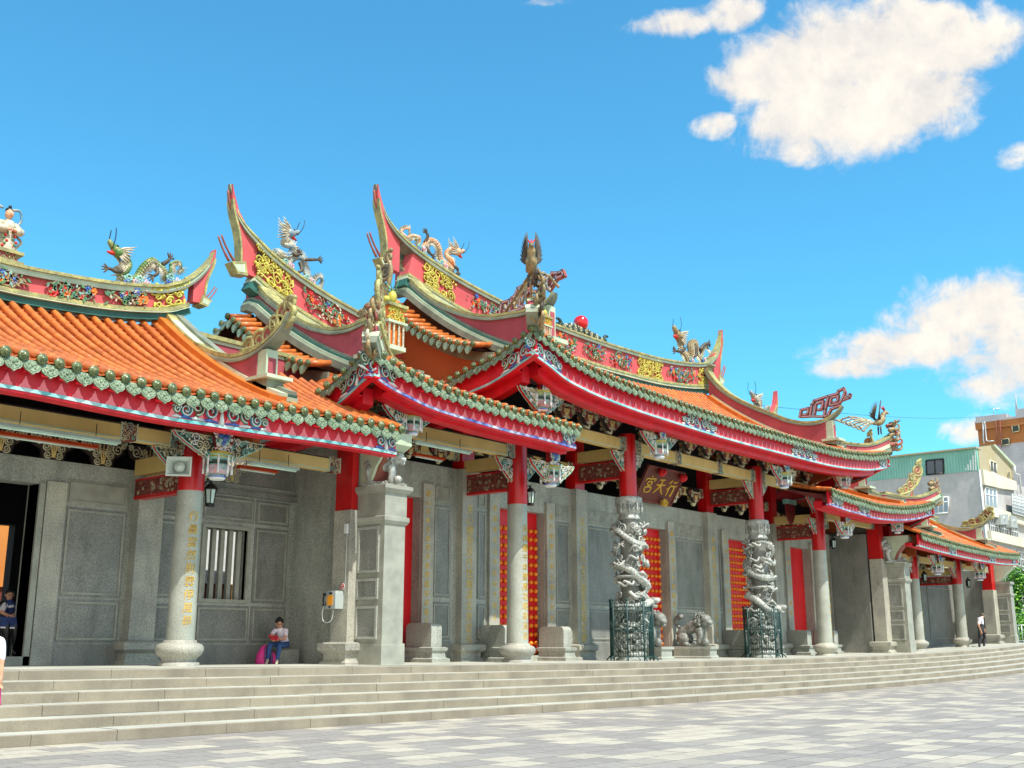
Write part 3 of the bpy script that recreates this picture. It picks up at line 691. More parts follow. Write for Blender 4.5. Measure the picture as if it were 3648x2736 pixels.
for sg in (-1, 1):
    f = fl if sg < 0 else fr
    pts = eave(MAIN, f, (0,-1,0), mould='moulding_blue', purlin=.16, trim=(.8,0) if sg < 0 else (0,.8), orn=((.045,1.3,.45,41), (.96,.9,.4,42)) if sg < 0 else ((.07,1.0,.4,43), (.3,1.3,.42,44), (.97,1.0,.4,45)))
    ax = f[0].x if sg < 0 else f[-1].x; xd = -15.3 if sg < 0 else 15.75
    zef = interp([(p.x, p.z) for p in pts]); zrf = (lambda x: 9.25+.0135*(abs(x)-9.5)**2)
    def t0f(x, ax=ax, xd=xd, sg=sg):
        k = (x-xd)/(ax-xd)
        return (YR-lerp(-.35, YE, k))/(YR-YE) if k > 0 else 0.
    SF = roof(MAIN, [p.x for p in pts], zrf, zef, YR, YE, .55, t0f, (min(xd, sg*9.7), max(xd, sg*9.7)))
    tp = smooth(al, 4)
    if sg > 0: tp = list(reversed(mirror(tp, KM)))
    ridge(MAIN, tp, YN, .95, .36, 15 if sg < 0 else 0, len(tp)-1 if sg < 0 else len(tp)-16, tips=(sg < 0, sg > 0))
    end_block(MAIN, tp[0] if sg < 0 else tp[-1], -sg, .92)
    dd = dA if sg < 0 else [V((15.75, p.y, p.z)) for p in dA]
    bt = lambda y, SF=SF, xd=xd: SF(xd, max(0, min(1, (YR-y)/(YR-YE)))).z
    pe = desc_ridge(MAIN, dd, bt, .93, -sg)
    gable(MAIN, dd[:26], xd, sg, 1.0, YR, 5.6)
    if sg < 0:
        eave(MAIN, sA, (-1,0,0), orn=((.12,1.2,.45,46),), scal=False, purlin=.26, trim=(.8,0))
    else:
        eave(MAIN, [V((ax, p.y, p.z)) for p in sA], (1,0,0), scal=False, purlin=0)
    cz = (f[0] if sg < 0 else f[-1]).z
    hh = hip(MAIN, (xd, -.6, bt(-.6)+.5), (ax+sg*.05, -2.05, cz+.45), lift=.2)
    d = V((sg, -.75, 0))
    scroll_plate(MAIN, hh[3]+ZN*.0, (hh[-1]-hh[3]), 1.05, 1.35)
    curls(MAIN, hh[-1]-d*.1-ZN*.75, d, 5, 1.25, 5, mats=('sculpt_tan', 'sculpt_white', 'redbrown_orn') if sg < 0 else ('sculpt_tan', 'leafgreen', 'redbrown_orn'))
    scroll_plate(MAIN, V((xd, pe.y+.35, pe.z+.05)), (0,-1,0), 1.2, 1.0, mats=('sculpt_tan', 'sculpt_dark') if sg < 0 else ('trim', 'redbrown_orn'))
    for u0, w, kd, sd in ((-15.6,1.2,'scroll',51),(-14.0,2.2,'leaves',52),(-11.6,1.6,'leaves',53)):
        fz = interp([(p.x, p.z) for p in smooth(al, 4)]); a = (fz(u0+w)-fz(u0))/w
        if sg < 0: relief(MAIN, (u0, YR-.19, fz(u0)-.95), V((1,0,a)), ZN, V((0,-1,0)), w, .72, sd, kd)
    mb = MB()
    ys = [-2+.5*i for i in range(12)]; fz = interp([(p.y, p.z) for p in sA])
    mb.grid([[V((lerp(ax, xd+sg*.45, k/5), max(y, lerp(YE, -.35, k/5)), lerp(fz(y)+.0, 7.1, (k/5)**1.2))) for y in ys] for k in range(6)], 0)
    mb.build('side_slope', 'orange_pan', MAIN)
# ---- side hall roofs
e1 = at('u', [(11.5,761.7),(128,786),(235,811),(370,840.6),(464,857),(584,878.4),(700.7,896.5),(800,915),(872,930)], y=-2.)
e1 = [V((-33.2,-2,5.35)), V((-31,-2,5.15)), V((-28.5,-2,5.1))]+e1
eR = at('u', [(1988,1152.6),(2021,1163),(2075.8,1177.5),(2130.6,1190),(2171.7,1196.5),(2203,1198)], y=-2.)
YS = 2.8
rtop = [(-18.39,10.08),(-18.52,9.81),(-18.81,9.43),(-19.2,9.09),(-19.61,8.86),(-20.0,8.71),(-21.16,8.49),(-22.58,8.35),(-23.6,8.3)]
rtop = [V((x, YS, z)) for x, z in rtop]; rtop = rtop+[V((-47.2-p.x, p.y, p.z)) for p in reversed(rtop[:-1])]
d1 = smooth(at('u', [(365,625),(368,651),(381.6,684),(404.6,714),(434,738),(467,757),(500,766.6),(526,768),(559,757),(592,730.4),(615,701),(625,674.5)], x=-19.45), 3)
for par, e_, sg in ((LEFT, e1, -1), (RIGHT, eR, 1)):
    pts = eave(par, e_, (0,-1,0), purlin=.01, orn=((.73,2.3,.5,61), (.985,.9,.4,62), (.28,2.3,.5,63)) if sg < 0 else ((.3,1.4,.4,64), (.7,1.4,.4,65), (.95,.8,.4,66)))
    zs = interp([(p.x, p.z) for p in pts]); xc = -23.6 if sg < 0 else 24.0; inner = -19.45 if sg < 0 else 19.85; outer = -27.75 if sg < 0 else 28.2
    zrs = lambda x, xc=xc: 7.48+.022*min(5, abs(x-xc))**2
    def t0s(x, sg=sg, inner=inner, outer=outer):
        if sg*x < abs(inner)-.15: return .42
        if sg*x > abs(outer)+.15: return .45
        return 0.
    SS = roof(par, [p.x for p in pts], zrs, zs, YS, -2., .24, t0s, (min(inner, outer), max(inner, outer)))
    tp = smooth(rtop if sg < 0 else [V((p.x+47.6, p.y, p.z)) for p in rtop], 4)
    if sg < 0: tp.reverse()
    if sg > 0: tp.sort(key=lambda p: p.x)
    ridge(par, tp, YN, .55, .34, 14, len(tp)-15, base=.17)
    for ti, s_ in ((0, 1), (-1, -1)): end_block(par, tp[ti], s_, .55, YS)
    for xd in (inner, outer):
        bt = lambda y, SS=SS, xd=xd: SS(xd, max(0, min(1, (YS-y)/(YS+2.)))).z
        dd = [V((xd, p.y, p.z)) for p in d1]
        pe = desc_ridge(par, dd, bt, .95, 1 if xd < xc else -1)
        scroll_plate(par, V((xd, -.2, 6.75)), (0,-1,0), .62, 1.45, name='ridge_scroll')
        s_ = 1 if xd > xc else -1
        wl = MB(); full = [V((xd+s_*.3, p.y, p.z-1.0)) for p in d1[:24]]
        wl.prism(full+[V((xd+s_*.3, full[-1].y, 4.6)), V((xd+s_*.3, 5.6, 4.6))], (-s_,0,0), .2, 0); wl.build('gable_wall', 'brown_wall', par)
        lo = MB(); rg = [V((xd+s_*(.3+k*.5), YS-.3, 7.75)) for k in range(8)]
        lo.sweep(rg, YN, -.2, .2, -.1, 0, 1); lo.sweep(rg, YN, -.14, .14, -.18, -.1, 2); lo.sweep(rg, YN, -.12, .12, -1.2, -.18, 0); lo.build('low_ridge', ['maroon', 'trim', 'cream'], par)
    if sg < 0:
        fz = interp([(p.x, p.z) for p in tp])
        for u0, w, kd, sd in ((-25.,1.2,'flowers',70),(-23.9,1.0,'flowers',71),(-22.7,1.3,'flowers',72),(-21.3,1.15,'leaves',73),(-20.05,.75,'scroll',74)):
            relief(par, (u0, YS-.18, fz(u0)-.60), V((1,0,(fz(u0+w)-fz(u0))/w)), ZN, V((0,-1,0)), w, .47, sd, kd)
# ================================================================== walls, columns, beams
def panel(parent, x0, x1, z0, z1, y, m='granite', fr=.045, name='wall_panel', dec=0):
    mb = MB(); mb.box(x0, x1, y-.012, y+.02, z0, z1, 0)
    a, b = .06, .06+fr
    X0, X1, Z0, Z1 = x0+.05, x1-.05, z0+.05, z1-.05
    for q in ((X0, X1, Z0, Z0+fr), (X0, X1, Z1-fr, Z1), (X0, X0+fr, Z0+fr, Z1-fr), (X1-fr, X1, Z0+fr, Z1-fr)): mb.box(q[0], q[1], y-.035, y-.012, q[2], q[3], 1)
    if dec:
        scrolls(mb, (X0+fr, y-.015, Z0+fr), XN, ZN, X1-X0-2*fr, Z1-Z0-2*fr, lambda u, v: True, dec, .008, (0,), int(x0*100) & 255, (.06,.12))
    return mb.build(name, [m, 'frame'], parent)
def pilaster(parent, x0, x1, y0, y1, ztop, m='stone_warm', base=True, name='pilaster'):
    mb = MB(); zb = g((x0+x1)/2)
    if base: mb.taper(x0, x1, y0, y1, [(zb-.1,.16),(zb+.05,.16),(zb+.12,.09),(zb+.24,.10),(zb+.32,.2),(zb+.46,.2),(zb+.49,.14),(zb+.5,.0),(ztop,.0)])
    else: mb.box(x0, x1, y0, y1, zb-.1, ztop)
    return mb.build(name, m, parent)
def column(parent, x, y, zsplit, ztop, r=.3, txt=None, ang=0., tsize=.2, tz=(0,1)):
    zb = g(x); t = MB(); name = 'column'
    t.lathe((x,y,0), [(r*.99,zb+.48),(r*.97,lerp(zb,zsplit,.4)),(r*.92,zsplit)], 28, 0); sh = t.build(name, 'granite_pol', parent)
    b = MB(); k = r/.3
    b.lathe((x,y,zb), [(.42*k,-.1),(.42*k,.06),(.40*k,.075),(.36*k,.08),(.355*k,.13),(.38*k,.17),(.46*k,.23),(.495*k,.31),(.49*k,.37),(.45*k,.42),(.37*k,.45),(.34*k,.46),(.34*k,.5),(.30*k,.505)], 28); b.build('column_base', 'stone_warm', sh)
    u = MB(); u.lathe((x,y,0), [(r*.945,zsplit),(r*.9,ztop)], 28); u.build('column_top', 'red', sh)
    if txt:
        body = '\n'.join(txt); n = len(txt); z1, z0 = tz; ls = (z1-z0)/n/tsize
        Mx = Matrix.Translation((x,y,0)) @ Matrix.Rotation(-ang, 4, 'Z') @ Matrix.Translation((0,-r*.985,z1-tsize)) @ Matrix.Rotation(pi/2, 4, 'X')
        text_mesh(body, tsize*1.05, 'gold', Mx, sh, .004, bend=r*.985, linesp=ls, shear=.12)
    return sh
def vtext(parent, txt, x, y, z1, z0, size, m='gold', shear=.1):
    ls = (z1-z0)/len(txt)/size
    return text_mesh('\n'.join(txt), size, m, facing((x, y, z1-size)), parent, .004, linesp=ls, shear=shear)
def bracket(parent, o, U, w, h, sd, mi=0, N_=None, th=.1, cols=('shade_green','scroll_cream','scroll_teal','red','white')):
    """carved spandrel bracket hanging under a beam: quarter shape with scrollwork on both faces. o = inner top corner, U points outward"""
    o, U = V(o), V(U).normalized(); Nn = U.cross(ZN).normalized(); mb = MB()
    def edge(t): return (w*(1-t)+.02*sin(9*t), -h*(1-(1-t)**1.25)*(1) )
    out = [(0,0)]+[(w*(1-t)*1.0, -h*t**.8-.03*abs(sin(t*14))*(t>0)*(t<1)) for t in [i/10 for i in range(11)]]
    pts = [o+U*a+ZN*b-Nn*th/2 for a, b in out]
    mb.prism(pts, Nn, th, 0, 3)
    for s_ in (-1, 1):
        q = o+Nn*(s_*(th/2+.006))-ZN*h
        scrolls(mb, q, U, ZN, w, h, lambda u, v: (u/w) < (v/h)**.8*.93 and v < h*.93, int(16+w*h*36), .017, (1,2,1,4), sd, (.05,.11))
        mb.tube([o+U*a+ZN*b+Nn*s_*(th/2) for a, b in out[1:]], .016, 5, 2)
        mb.tube([o+Nn*s_*th/2-ZN*.03, o+U*w+Nn*s_*th/2-ZN*.03], .018, 5, 1)
    return mb.build('carved_bracket', list(cols), parent)
def lotus(parent, x, y, z, s=1., top=.9, sd=1):
    """hanging post ending in a carved flower basket, with a carved board in front"""
    mb = MB()
    prof = [(.0,-.02),(.15,-.02),(.185,.02),(.185,.06),(.13,.08),(.17,.10),(.24,.16),(.275,.27),(.25,.31),(.22,.33),(.22,.4),(.27,.42),(.285,.45),(.26,.49),(.29,.52),(.26,.58),(.14,.6),(.13,.62),(.13,top)]
    mis = [0,0,2,0,1,3,3,1,4,4,1,1,5,1,5,5,1,6]
    mb.lathe((x,y,z), [(r*s, h*s) for r, h in prof], 16, 0, True, 'z', mis)
    for k in range(8):
        a = 2*pi*k/8+.2; c = V((x+.3*s*cos(a), y+.3*s*sin(a), z)); u = V((cos(a), sin(a), 0))
        mb.lathe(c, [(.0,.1*s),(.026*s,.1*s),(.03*s,.2*s),(.018*s,.24*s),(.022*s,.34*s),(.03*s,.4*s),(.012*s,.5*s)], 6, 0)
        a2 = a+pi/8
        c2 = V((x+.262*s*cos(a2), y+.262*s*sin(a2), z+.24*s)); t = V((-sin(a2), cos(a2), 0))
        mb.tube(spiral(c2, t, ZN, .06*s, 1.5, k), [.012]*17, 4, 1 if k % 2 else 3)
    mb.build('hanging_post', ['white','scroll_teal','moulding_blue','pinkpaint','shade_green','yellow_scroll','red'], parent)
    fb = MB(); w, h = .5*s, .55*s; o = V((x-w/2, y-.17*s, z+.6*s))
    fb.prism([o+XN*a+ZN*b for a, b in ((.12*s,0),(.38*s,0),(.5*s,.2*s),(.52*s,h),(-.02*s,h),(0,.2*s))], (0,1,0), .06, 0)
    scrolls(fb, o-YN*.004, XN, ZN, w, h, lambda u, v: abs(u-w/2) < w*(.28+.22*v/h), 46, .018, (1,2,3,1,4), sd, (.03,.08))
    fb.ball(o+V((w/2,-.02,h*.5)), .09*s, 8, 5)
    for j in range(7): fb.ball(o+V((w/2+.11*s*cos(j*.9),-.02,h*.5+.11*s*sin(j*.9))), .06*s, 6, 5 if j % 2 else 2)
    fb.build('carved_board', ['darkred','white','scroll_teal','scroll_cream','pinkpaint','flower_blue'], parent)
def ybeam(parent, x, y0, y1, z0, z1, ends=.3, round_=False, divs=()):
    pass
def beam(parent, a, b, z0, z1, th=.2, ends=.32, mid=(), axis='x', rot='ochre'):
    """long painted beam: plain ochre field between carved and gilded end sleeves"""
    mb = MB(); cy = (z0+z1)/2
    def seg(p, q, grow, mi):
        if axis == 'x': mb.box(p, q, a[1]-th/2-grow, a[1]+th/2+grow, z0-grow, z1+grow, mi)
        else: mb.box(a[0]-th/2-grow, a[0]+th/2+grow, p, q, z0-grow, z1+grow, mi)
    p, q = (a[0], b[0]) if axis == 'x' else (a[1], b[1])
    seg(p+ends, q-ends, 0, 0)
    cuts = [(p, p+ends), (q-ends, q)]+[(m_-.17, m_+.17) for m_ in mid]
    for i, (c, d) in enumerate(cuts):
        seg(c, d, .012, 1)
        if axis == 'x':
            for f in (-1,): scrolls(mb, (c+.02, a[1]+f*(th/2+.016), z0), XN, ZN, d-c-.04, z1-z0, lambda u, v: True, 12, .010, (2,3,2), int(c*37) & 511, (.04,.09))
        else:
            scrolls(mb, (a[0]-(th/2+.016), c+.02, z0), YN, ZN, d-c-.04, z1-z0, lambda u, v: True, 12, .010, (2,3,2), int(c*37) & 511, (.04,.09))
        seg(c-.012, c+.012, .02, 4); seg(d-.012, d+.012, .02, 4)
    if axis == 'x':
        mb.box(p+ends, q-ends, a[1]-th/2-.008, a[1]-th/2, z0+.0, z0+.03, 4); mb.box(p+ends, q-ends, a[1]-th/2-.008, a[1]-th/2, z1-.03, z1, 5)
    return mb.build('beam', [rot, 'redbrown', 'scroll_cream', 'scroll_teal', 'cream', 'darkwood'], parent)
def tiebeam(parent, x, y0, y1, z0, z1, sd=1):
    """red-brown carved tie beam running from a column back to the wall, ochre beam above it"""
    mb = MB(); mb.box(x-.09, x+.09, y0, y1, z0, z1, 0)
    mb.box(x-.1, x+.1, y0, y1, z0-.07, z0, 2); mb.box(x-.1, x+.1, y0, y1, z1, z1+.04, 2)
    scrolls(mb, (x-.094, y0+.15, z0), YN, ZN, y1-y0-.3, z1-z0, lambda u, v: True, 60, .008, (3,3,1), sd, (.035,.07))
    mb.box(x-.13, x+.13, y0, y1, z1+.12, z1+.46, 4)
    mb.build('tie_beam', ['redbrown','scroll_cream','red','redbrown_orn','ochre'], parent)
def dougong(parent, spots, z, s=1., name='bracket_set'):
    """rows of stacked carved roof brackets"""
    first = None
    for i, (x, y) in enumerate(spots):
        if first:
            c = first.copy(); COL.objects.link(c); c.location = (x-spots[0][0], y-spots[0][1], 0); continue
        mb = MB()
        for dz, w, d, mi in ((0,.14,.14,0),(.1,.26,.2,1),(.24,.2,.2,2),(.3,.22,.22,2),(.46,.5,.2,1),(.6,.8,.16,0)):
            mb.box(x-w*s/1.6, x+w*s/1.6, y-d*s, y+d*s, z+dz*s, z+(dz+.09)*s, mi)
        mb.lathe((x,y-.02,z), [(.07*s,-.12*s),(.12*s,-.06*s),(.16*s,.04*s),(.15*s,.1*s)], 10, 1)
        mb.lathe((x,y-.05,z+.2*s), [(.17*s,0),(.19*s,.05*s),(.17*s,.16*s),(.14*s,.18*s)], 10, 2)
        for sd in (-1, 1):
            for k, (u, v, r) in enumerate(((.2,.2,.11),(.36,.36,.12),(.54,.5,.13),(.33,.54,.09),(.16,.42,.08))):
                mb.tube(spiral((x+sd*u*s, y-.2*s, z+v*s), V((sd,0,0)), ZN, r*s, 1.5, k, 12), [.022*s]*13, 4, 1 if k % 2 else 3)
            mb.prism([(x+sd*a*s, y-.17*s, z+b*s) for a, b in ((.05,0),(.2,.06),(.42,.24),(.66,.42),(.72,.62),(.05,.62))], (0,1,0), .1*s, 0)
        first = mb.build(name, ['darkwood','scroll_cream','ochre','redbrown_orn'], parent)
# ---------------------------------------------------------------- central hall wall
WY = 2.05; ZT = 5.48
def wall_with_openings(parent, x0, x1, z1, y0, y1, ops, m='stone', name='wall', z0=-.3):
    mb = MB(); x = x0
    for a, b, c, d in sorted(ops):
        mb.box(x, a, y0, y1, z0, z1); mb.box(a, b, y0, y1, d, z1)
        if c > z0: mb.box(a, b, y0, y1, z0, c)
        x = b
    mb.box(x, x1, y0, y1, z0, z1)
    return mb.build(name, m, parent)
DOORS = [(-14.0,-11.66,4.5,False), (-8.33,-6.08,4.55,True), (-1.18,1.18,4.6,True), (5.75,7.95,4.62,True), (11.25,13.25,4.66,False)]
wall_with_openings(MAIN, -15.95, 16.3, ZT, WY, WY+.45, [(a, b, -.3, z) for a, b, z, s_ in DOORS])
for a, b, z, s_ in DOORS:
    mb = MB(); zf = g((a+b)/2); ym = WY+.3
    mb.box(a, (a+b)/2-.006, ym, ym+.08, zf+.02, z, 0); mb.box((a+b)/2+.006, b, ym, ym+.08, zf+.02, z, 0)
    if s_:
        nx = 9; nz = int((z-zf-.3)/.265)
        for i in range(nx):
            for k in range(nz):
                xx = lerp(a+.14, b-.14, i/(nx-1)); zz = zf+.25+k*.265
                mb.lathe((xx, ym, zz), [(.0,-.13),(.035,-.125),(.07,-.08),(.075,-.04),(.05,-.02),(.055,0)], 8, 1, True, 'y')
    mb.build('door', ['red_door', 'stud'], MAIN)
    tb = MB(); tb.box(a-.02, b+.02, WY-.06, WY+.42, -.3, zf+.16); tb.build('threshold', 'stone', MAIN)
for x, w in ((-9.85,.62),(-4.33,.62),(4.25,.72),(9.75,.7)):
    pilaster(MAIN, x-w/2, x+w/2, WY-.22, WY-.004, ZT-.003)
    mb = MB(); mb.box(x-.26, x+.26, WY-.15, WY+.25, ZT, 7.3); mb.build('wall_post', 'red', MAIN)
for x0, x1 in ((-11.64,-11.2),(-8.82,-8.36),(-6.06,-5.62),(1.2,1.64),(-1.64,-1.2),(5.2,5.7),(7.97,8.4),(10.7,11.2),(13.27,13.8)):
    pilaster(MAIN, x0, x1, WY-.1, WY-.004, 4.9, base=False, name='door_jamb')
for x0, x1, dec in ((-11.15,-10.42,5),(-9.3,-8.88,4),(-5.55,-4.78,4),(-3.93,-1.72,0),(1.7,3.82,0),(4.72,5.14,3),(8.45,9.25,0)):
    zf = g(x0)
    panel(MAIN, x0, x1, zf+1.75, 4.35, WY-.004); panel(MAIN, x0, x1, zf+.6, zf+1.62, WY-.004, dec=0)
    panel(MAIN, x0, x1, 4.42, 4.92, WY-.004, m='frame', dec=6 if x1-x0 < 1 else 12)
    mb = MB(); mb.box(x0-.03, x1+.03, WY-.05, WY-.003, zf-.1, zf+.55); mb.build('plinth', 'granite', MAIN)
vt = [(-9.85,'天心體聖恩丹忱報漢玄衷從元',4.5,.55,.3,WY-.222), (-4.33,'天心可格乃文乃聖至矣哉玄靈',4.6,.6,.32,WY-.222), (4.25,'奉義扶倫昭日月忠心貫古今',4.6,.7,.3,WY-.222),
      (-11.46,'開心於有況視洞貝重照臨祐忠義千古',4.75,.75,.2,WY-.102), (-8.6,'聖德與天山作柱如今拜主',4.6,1.1,.2,WY-.102), (-5.84,'協心唯懷公與上同升平安',4.6,1.1,.2,WY-.102),
      (1.42,'關帝至聖古今照臨恩主',4.6,1.4,.22,WY-.102), (5.45,'天地正氣日月同光',4.6,1.5,.22,WY-.102), (10.95,'忠義參天千秋仰',4.5,1.5,.22,WY-.102)]
for x, t, z1, z0, s_, y in vt: vtext(MAIN, t, x, y, z1, z0, s_)
mb = MB(); mb.box(-9.3, 9.3, 3.4, 3.5, ZT-.2, 9.2); mb.box(-15.2, -9.3, 3.4, 3.5, ZT-.2, 7.0); mb.box(9.3, 15.7, 3.4, 3.5, ZT-.2, 7.0); mb.box(-15.2, 15.7, 2.5, 3.4, ZT-.25, ZT-.2); mb.build('gap_shade', 'dark', MAIN)  # near-black sheet that paints in the shade of the gaps above the wall
# right bay end wall and left/right divisions with pedestals
def division(parent, sg, xi, xo, zt, z_side):
    """projecting cross wall between two halls: xi = inner face, xo = outer face"""
    a, b = min(xi, xo), max(xi, xo); zf = g(a)
    mb = MB(); mb.box(a, b, -.3 if sg < 0 else .2, WY+.45, -.3, z_side); mb.build('cross_wall', 'stone', parent)
    for px0, px1 in ((a-(.27 if sg < 0 else .62), a-.01), (b+.01, b+.5)):
        pilaster(parent, px0, px1, -.34, .22, 3.55 if px0 < a and sg < 0 else 4.25)
        u = MB(); zz = 3.55 if px0 < a and sg < 0 else 4.25; u.box(px0+.05, px1-.02, -.3, .26, zz, zz+1.6); u.build('pillar_top', 'red', parent)
    # pedestal
    pm_ = MB(); y0, y1 = (-1.2, -.3) if sg < 0 else (-1.1, .198)
    pm_.taper(a, b, y0, y1, [(zf-.45,.035),(zf+.42,.035),(zf+.47,.03),(zf+.47,0),(3.18,0),(3.2,.03),(3.27,.07),(3.36,.07),(3.38,.02),(3.9,.02),(3.92,.06),(4.0,.12),(4.08,.12),(4.1,.05)])
    pe = pm_.build('pedestal', 'frame', parent)
    for z0, z1 in ((zf+.56, 1.36), (1.5,1.97), (2.1,3.14)):
        q = MB(); x = a
        q.box(x-.016, x-.002, y0+.14, y1-.05, z0, z1, 0)
        for w in ((y0+.14, y0+.2, z0, z1), (y1-.11, y1-.05, z0, z1), (y0+.2, y1-.11, z0, z0+.06), (y0+.2, y1-.11, z1-.06, z1)): q.box(x-.05, x-.016, w[0], w[1], w[2], w[3], 1)
        q.build('side_panel', ['granite', 'stone'], pe)
    # flared corbel above
    c = MB(); prof = [(.15,4.1),(-.55,4.12),(-.68,4.3),(-.8,4.55),(-1.05,4.85),(-1.4,5.02),(-1.4,5.3),(.15,5.3)]
    c.prism([(a+.04, y, z) for y, z in prof], (1,0,0), b-a-.08, 0)
    c.prism([(a+.12, y-.01, z) for y, z in ((-.5,4.12),(-.60,4.12),(-.75,4.35),(-.9,4.62),(-1.15,4.9),(-1.1,4.94),(-.85,4.7),(-.68,4.4))], (1,0,0), b-a-.24, 1)
    c.build('corbel', ['cream', 'redbrown_orn'], parent)
division(MAIN, -1, -15.45, -16.1, 4.2, 5.2)
division(MAIN, 1, 16.25, 16.9, 4.2, 6.4)
# right inner bay panel (seen past the right round column)
panel(MAIN, 14.0, 15.5, .9, 4.4, WY-.02)
mb = MB(); mb.box(15.55, 16.24, .31, WY-.03, 0, 5.4); mb.build('bay_wall', 'granite', MAIN)
# columns
XC = [-9.9, 9.83]
column(MAIN, -9.9, 0, 4.3, 6.6, .3, '天神耀千年聖應功昭彰萬象', radians(2), .22, (3.75,.75))
column(MAIN, 9.83, 0, 4.27, 6.9, .3, '忠義昭千古神威顯萬方澤', radians(-22), .22, (3.9,.9))
def dragon_column(x, sd):
    zf = g(x); c = MB(); rnd = random.Random(sd)
    c.lathe((x,0,0), [(.5,zf-.1),(.5,zf+.05),(.43,zf+.1),(.46,zf+.2),(.4,zf+.28),(.30,zf+.3),(.29,4.36)], 24, 0, True, 'z', [0,0,0,0,0,1])
    sh = c.build('dragon_column', ['carved_stone','granite'], MAIN)  # core in darker granite: shade between the carvings put into the colour
    cap = MB(); cap.lathe((x,0,0), [(.33,4.34),(.36,4.36),(.36,4.42),(.33,4.45),(.31,4.5),(.33,4.55),(.37,4.58),(.38,4.85),(.43,4.88),(.44,5.03),(.4,5.06),(.3,5.08)], 24)
    for k in range(10):
        a = 2*pi*k/10; cap.lathe((x+.43*cos(a), .43*sin(a), 0), [(.0,4.55),(.03,4.56),(.035,4.7),(.02,4.76),(.035,4.8),(.03,4.9)], 7)
        a += pi/10; cap.tube(spiral((x+.385*cos(a), .385*sin(a), 4.72), V((-sin(a),cos(a),0)), ZN, .09, 1.5, k), [.02]*17, 4)
    cap.build('column_capital', 'carved_stone', sh)
    d = MB(); pts = []; rr = []; n = 90; turns = 2.4; ph = sd*.7
    for i in range(n+1):
        t = i/n; a = ph+turns*2*pi*t; R_ = .46+.06*sin(t*21)
        pts.append(V((x+R_*cos(a), R_*sin(a), lerp(4.2, 1.5, t)+.12*sin(t*26)))); rr.append(.045+.075*min(1, t*4))
    d.tube(pts, rr, 9)
    for i in range(3, n, 1):
        p = pts[i]; o = V((p.x-x, p.y, 0)).normalized(); 
        d.ball(p+o*rr[i]*.75+ZN*rr[i]*.5, .028, 5); d.ball(p+o*rr[i]*.9-ZN*rr[i]*.2, .028, 5)
        if i % 2 == 0: d.tube([p+ZN*rr[i]*.7, p+o*rr[i]*.8+ZN*rr[i]*1.7], [.035,.006], 4)
    hp = pts[-1]; o = V((.45,-.9,0)); hd = V((x,0,0))+o*.55+ZN*1.78
    d.tube(smooth([hp, hp.lerp(hd,.5)+o*.1, hd], 4), .13, 8)
    d.ball(hd+o*.05, .17, 9, 0, (1,1,.8)); d.tube([hd+o*.1+ZN*.04, hd+o*.28+ZN*.05, hd+o*.36+ZN*.09], [.12,.09,.05], 7); d.tube([hd+o*.08-ZN*.08, hd+o*.26-ZN*.14], [.08,.05], 7)
    sd_ = o.cross(ZN)
    for s_ in (-1,1):
        d.tube(smooth([hd+sd_*s_*.08+ZN*.1, hd-o*.1+sd_*s_*.14+ZN*.25, hd-o*.3+sd_*s_*.16+ZN*.28], 4), [.035]*4+[.02]*4+[.008], 5)
        for k in range(5): d.tube(smooth([hd+sd_*s_*.12, hd-o*.1+sd_*s_*(.2+.03*k)+ZN*(.1-.09*k), hd-o*.35+sd_*s_*(.24+.03*k)+ZN*(.14-.16*k)], 3), [.03]*4+[.02]*2+[.006], 5)
    for a, z in ((ph+1.,3.6),(ph+3.4,3.1),(ph+4.6,2.4),(ph+2.2,2.1)):      # legs with claws
        b_ = V((x+.46*cos(a), .46*sin(a), z)); e = V((x+.56*cos(a+.45), .56*sin(a+.45), z-.2)); q = V((x+.58*cos(a+.8), .58*sin(a+.8), z-.05))
        d.tube(smooth([b_, e, q], 4), [.07]*5+[.045]*4, 6)
        for k in (-1,0,1): d.tube([q, q+V((-.1*sin(a+.8)+.03*k, .1*cos(a+.8), .06*k)), q+V((-.16*sin(a+.8), .16*cos(a+.8), .09*k-.03))], [.03,.02,.006], 5)
    d.build('carved_dragon', 'carved_stone', sh)
    w = MB()        # clouds and waves around the drum
    for i in range(200):
        a = rnd.uniform(0, 2*pi); z = rnd.choice((rnd.uniform(.35,4.3), rnd.uniform(.35,1.6))); r = rnd.uniform(.07,.17); R_ = rnd.uniform(.38,.53)
        t = V((-sin(a), cos(a), 0)); w.tube(spiral((x+R_*cos(a), R_*sin(a), zf+z), t*rnd.choice((-1,1)), ZN, r, rnd.uniform(1.1,1.7), rnd.uniform(0,6), 10), [.032*(1-.5*k/10) for k in range(11)], 5)
    for i in range(34):
        a = rnd.uniform(0, 2*pi); z = rnd.uniform(.6,4.2); w.tube(smooth([V((x+.4*cos(a),.4*sin(a),z)), V((x+.6*cos(a+.3),.6*sin(a+.3),z+.15)), V((x+.58*cos(a+.7),.58*sin(a+.7),z+.05)), V((x+.4*cos(a+.9),.4*sin(a+.9),z+.2))], 4), .04, 6)
    w.lathe((x,0,0), [(.34,2.5),(.5,2.54),(.52,2.58),(.36,2.62)], 22)
    for z in (.45,.75,1.1): w.lathe((x,0,zf), [(.36,z-.1),(.47,z-.05),(.48,z),(.38,z+.06)], 14)
    w.build('carved_clouds', 'carved_stone', sh)
    u = MB(); u.lathe((x,0,0), [(.285,5.07),(.27,7.1)], 28); u.build('column_top', 'red', sh)
dragon_column(-4.32, 2); dragon_column(4.4, 5)
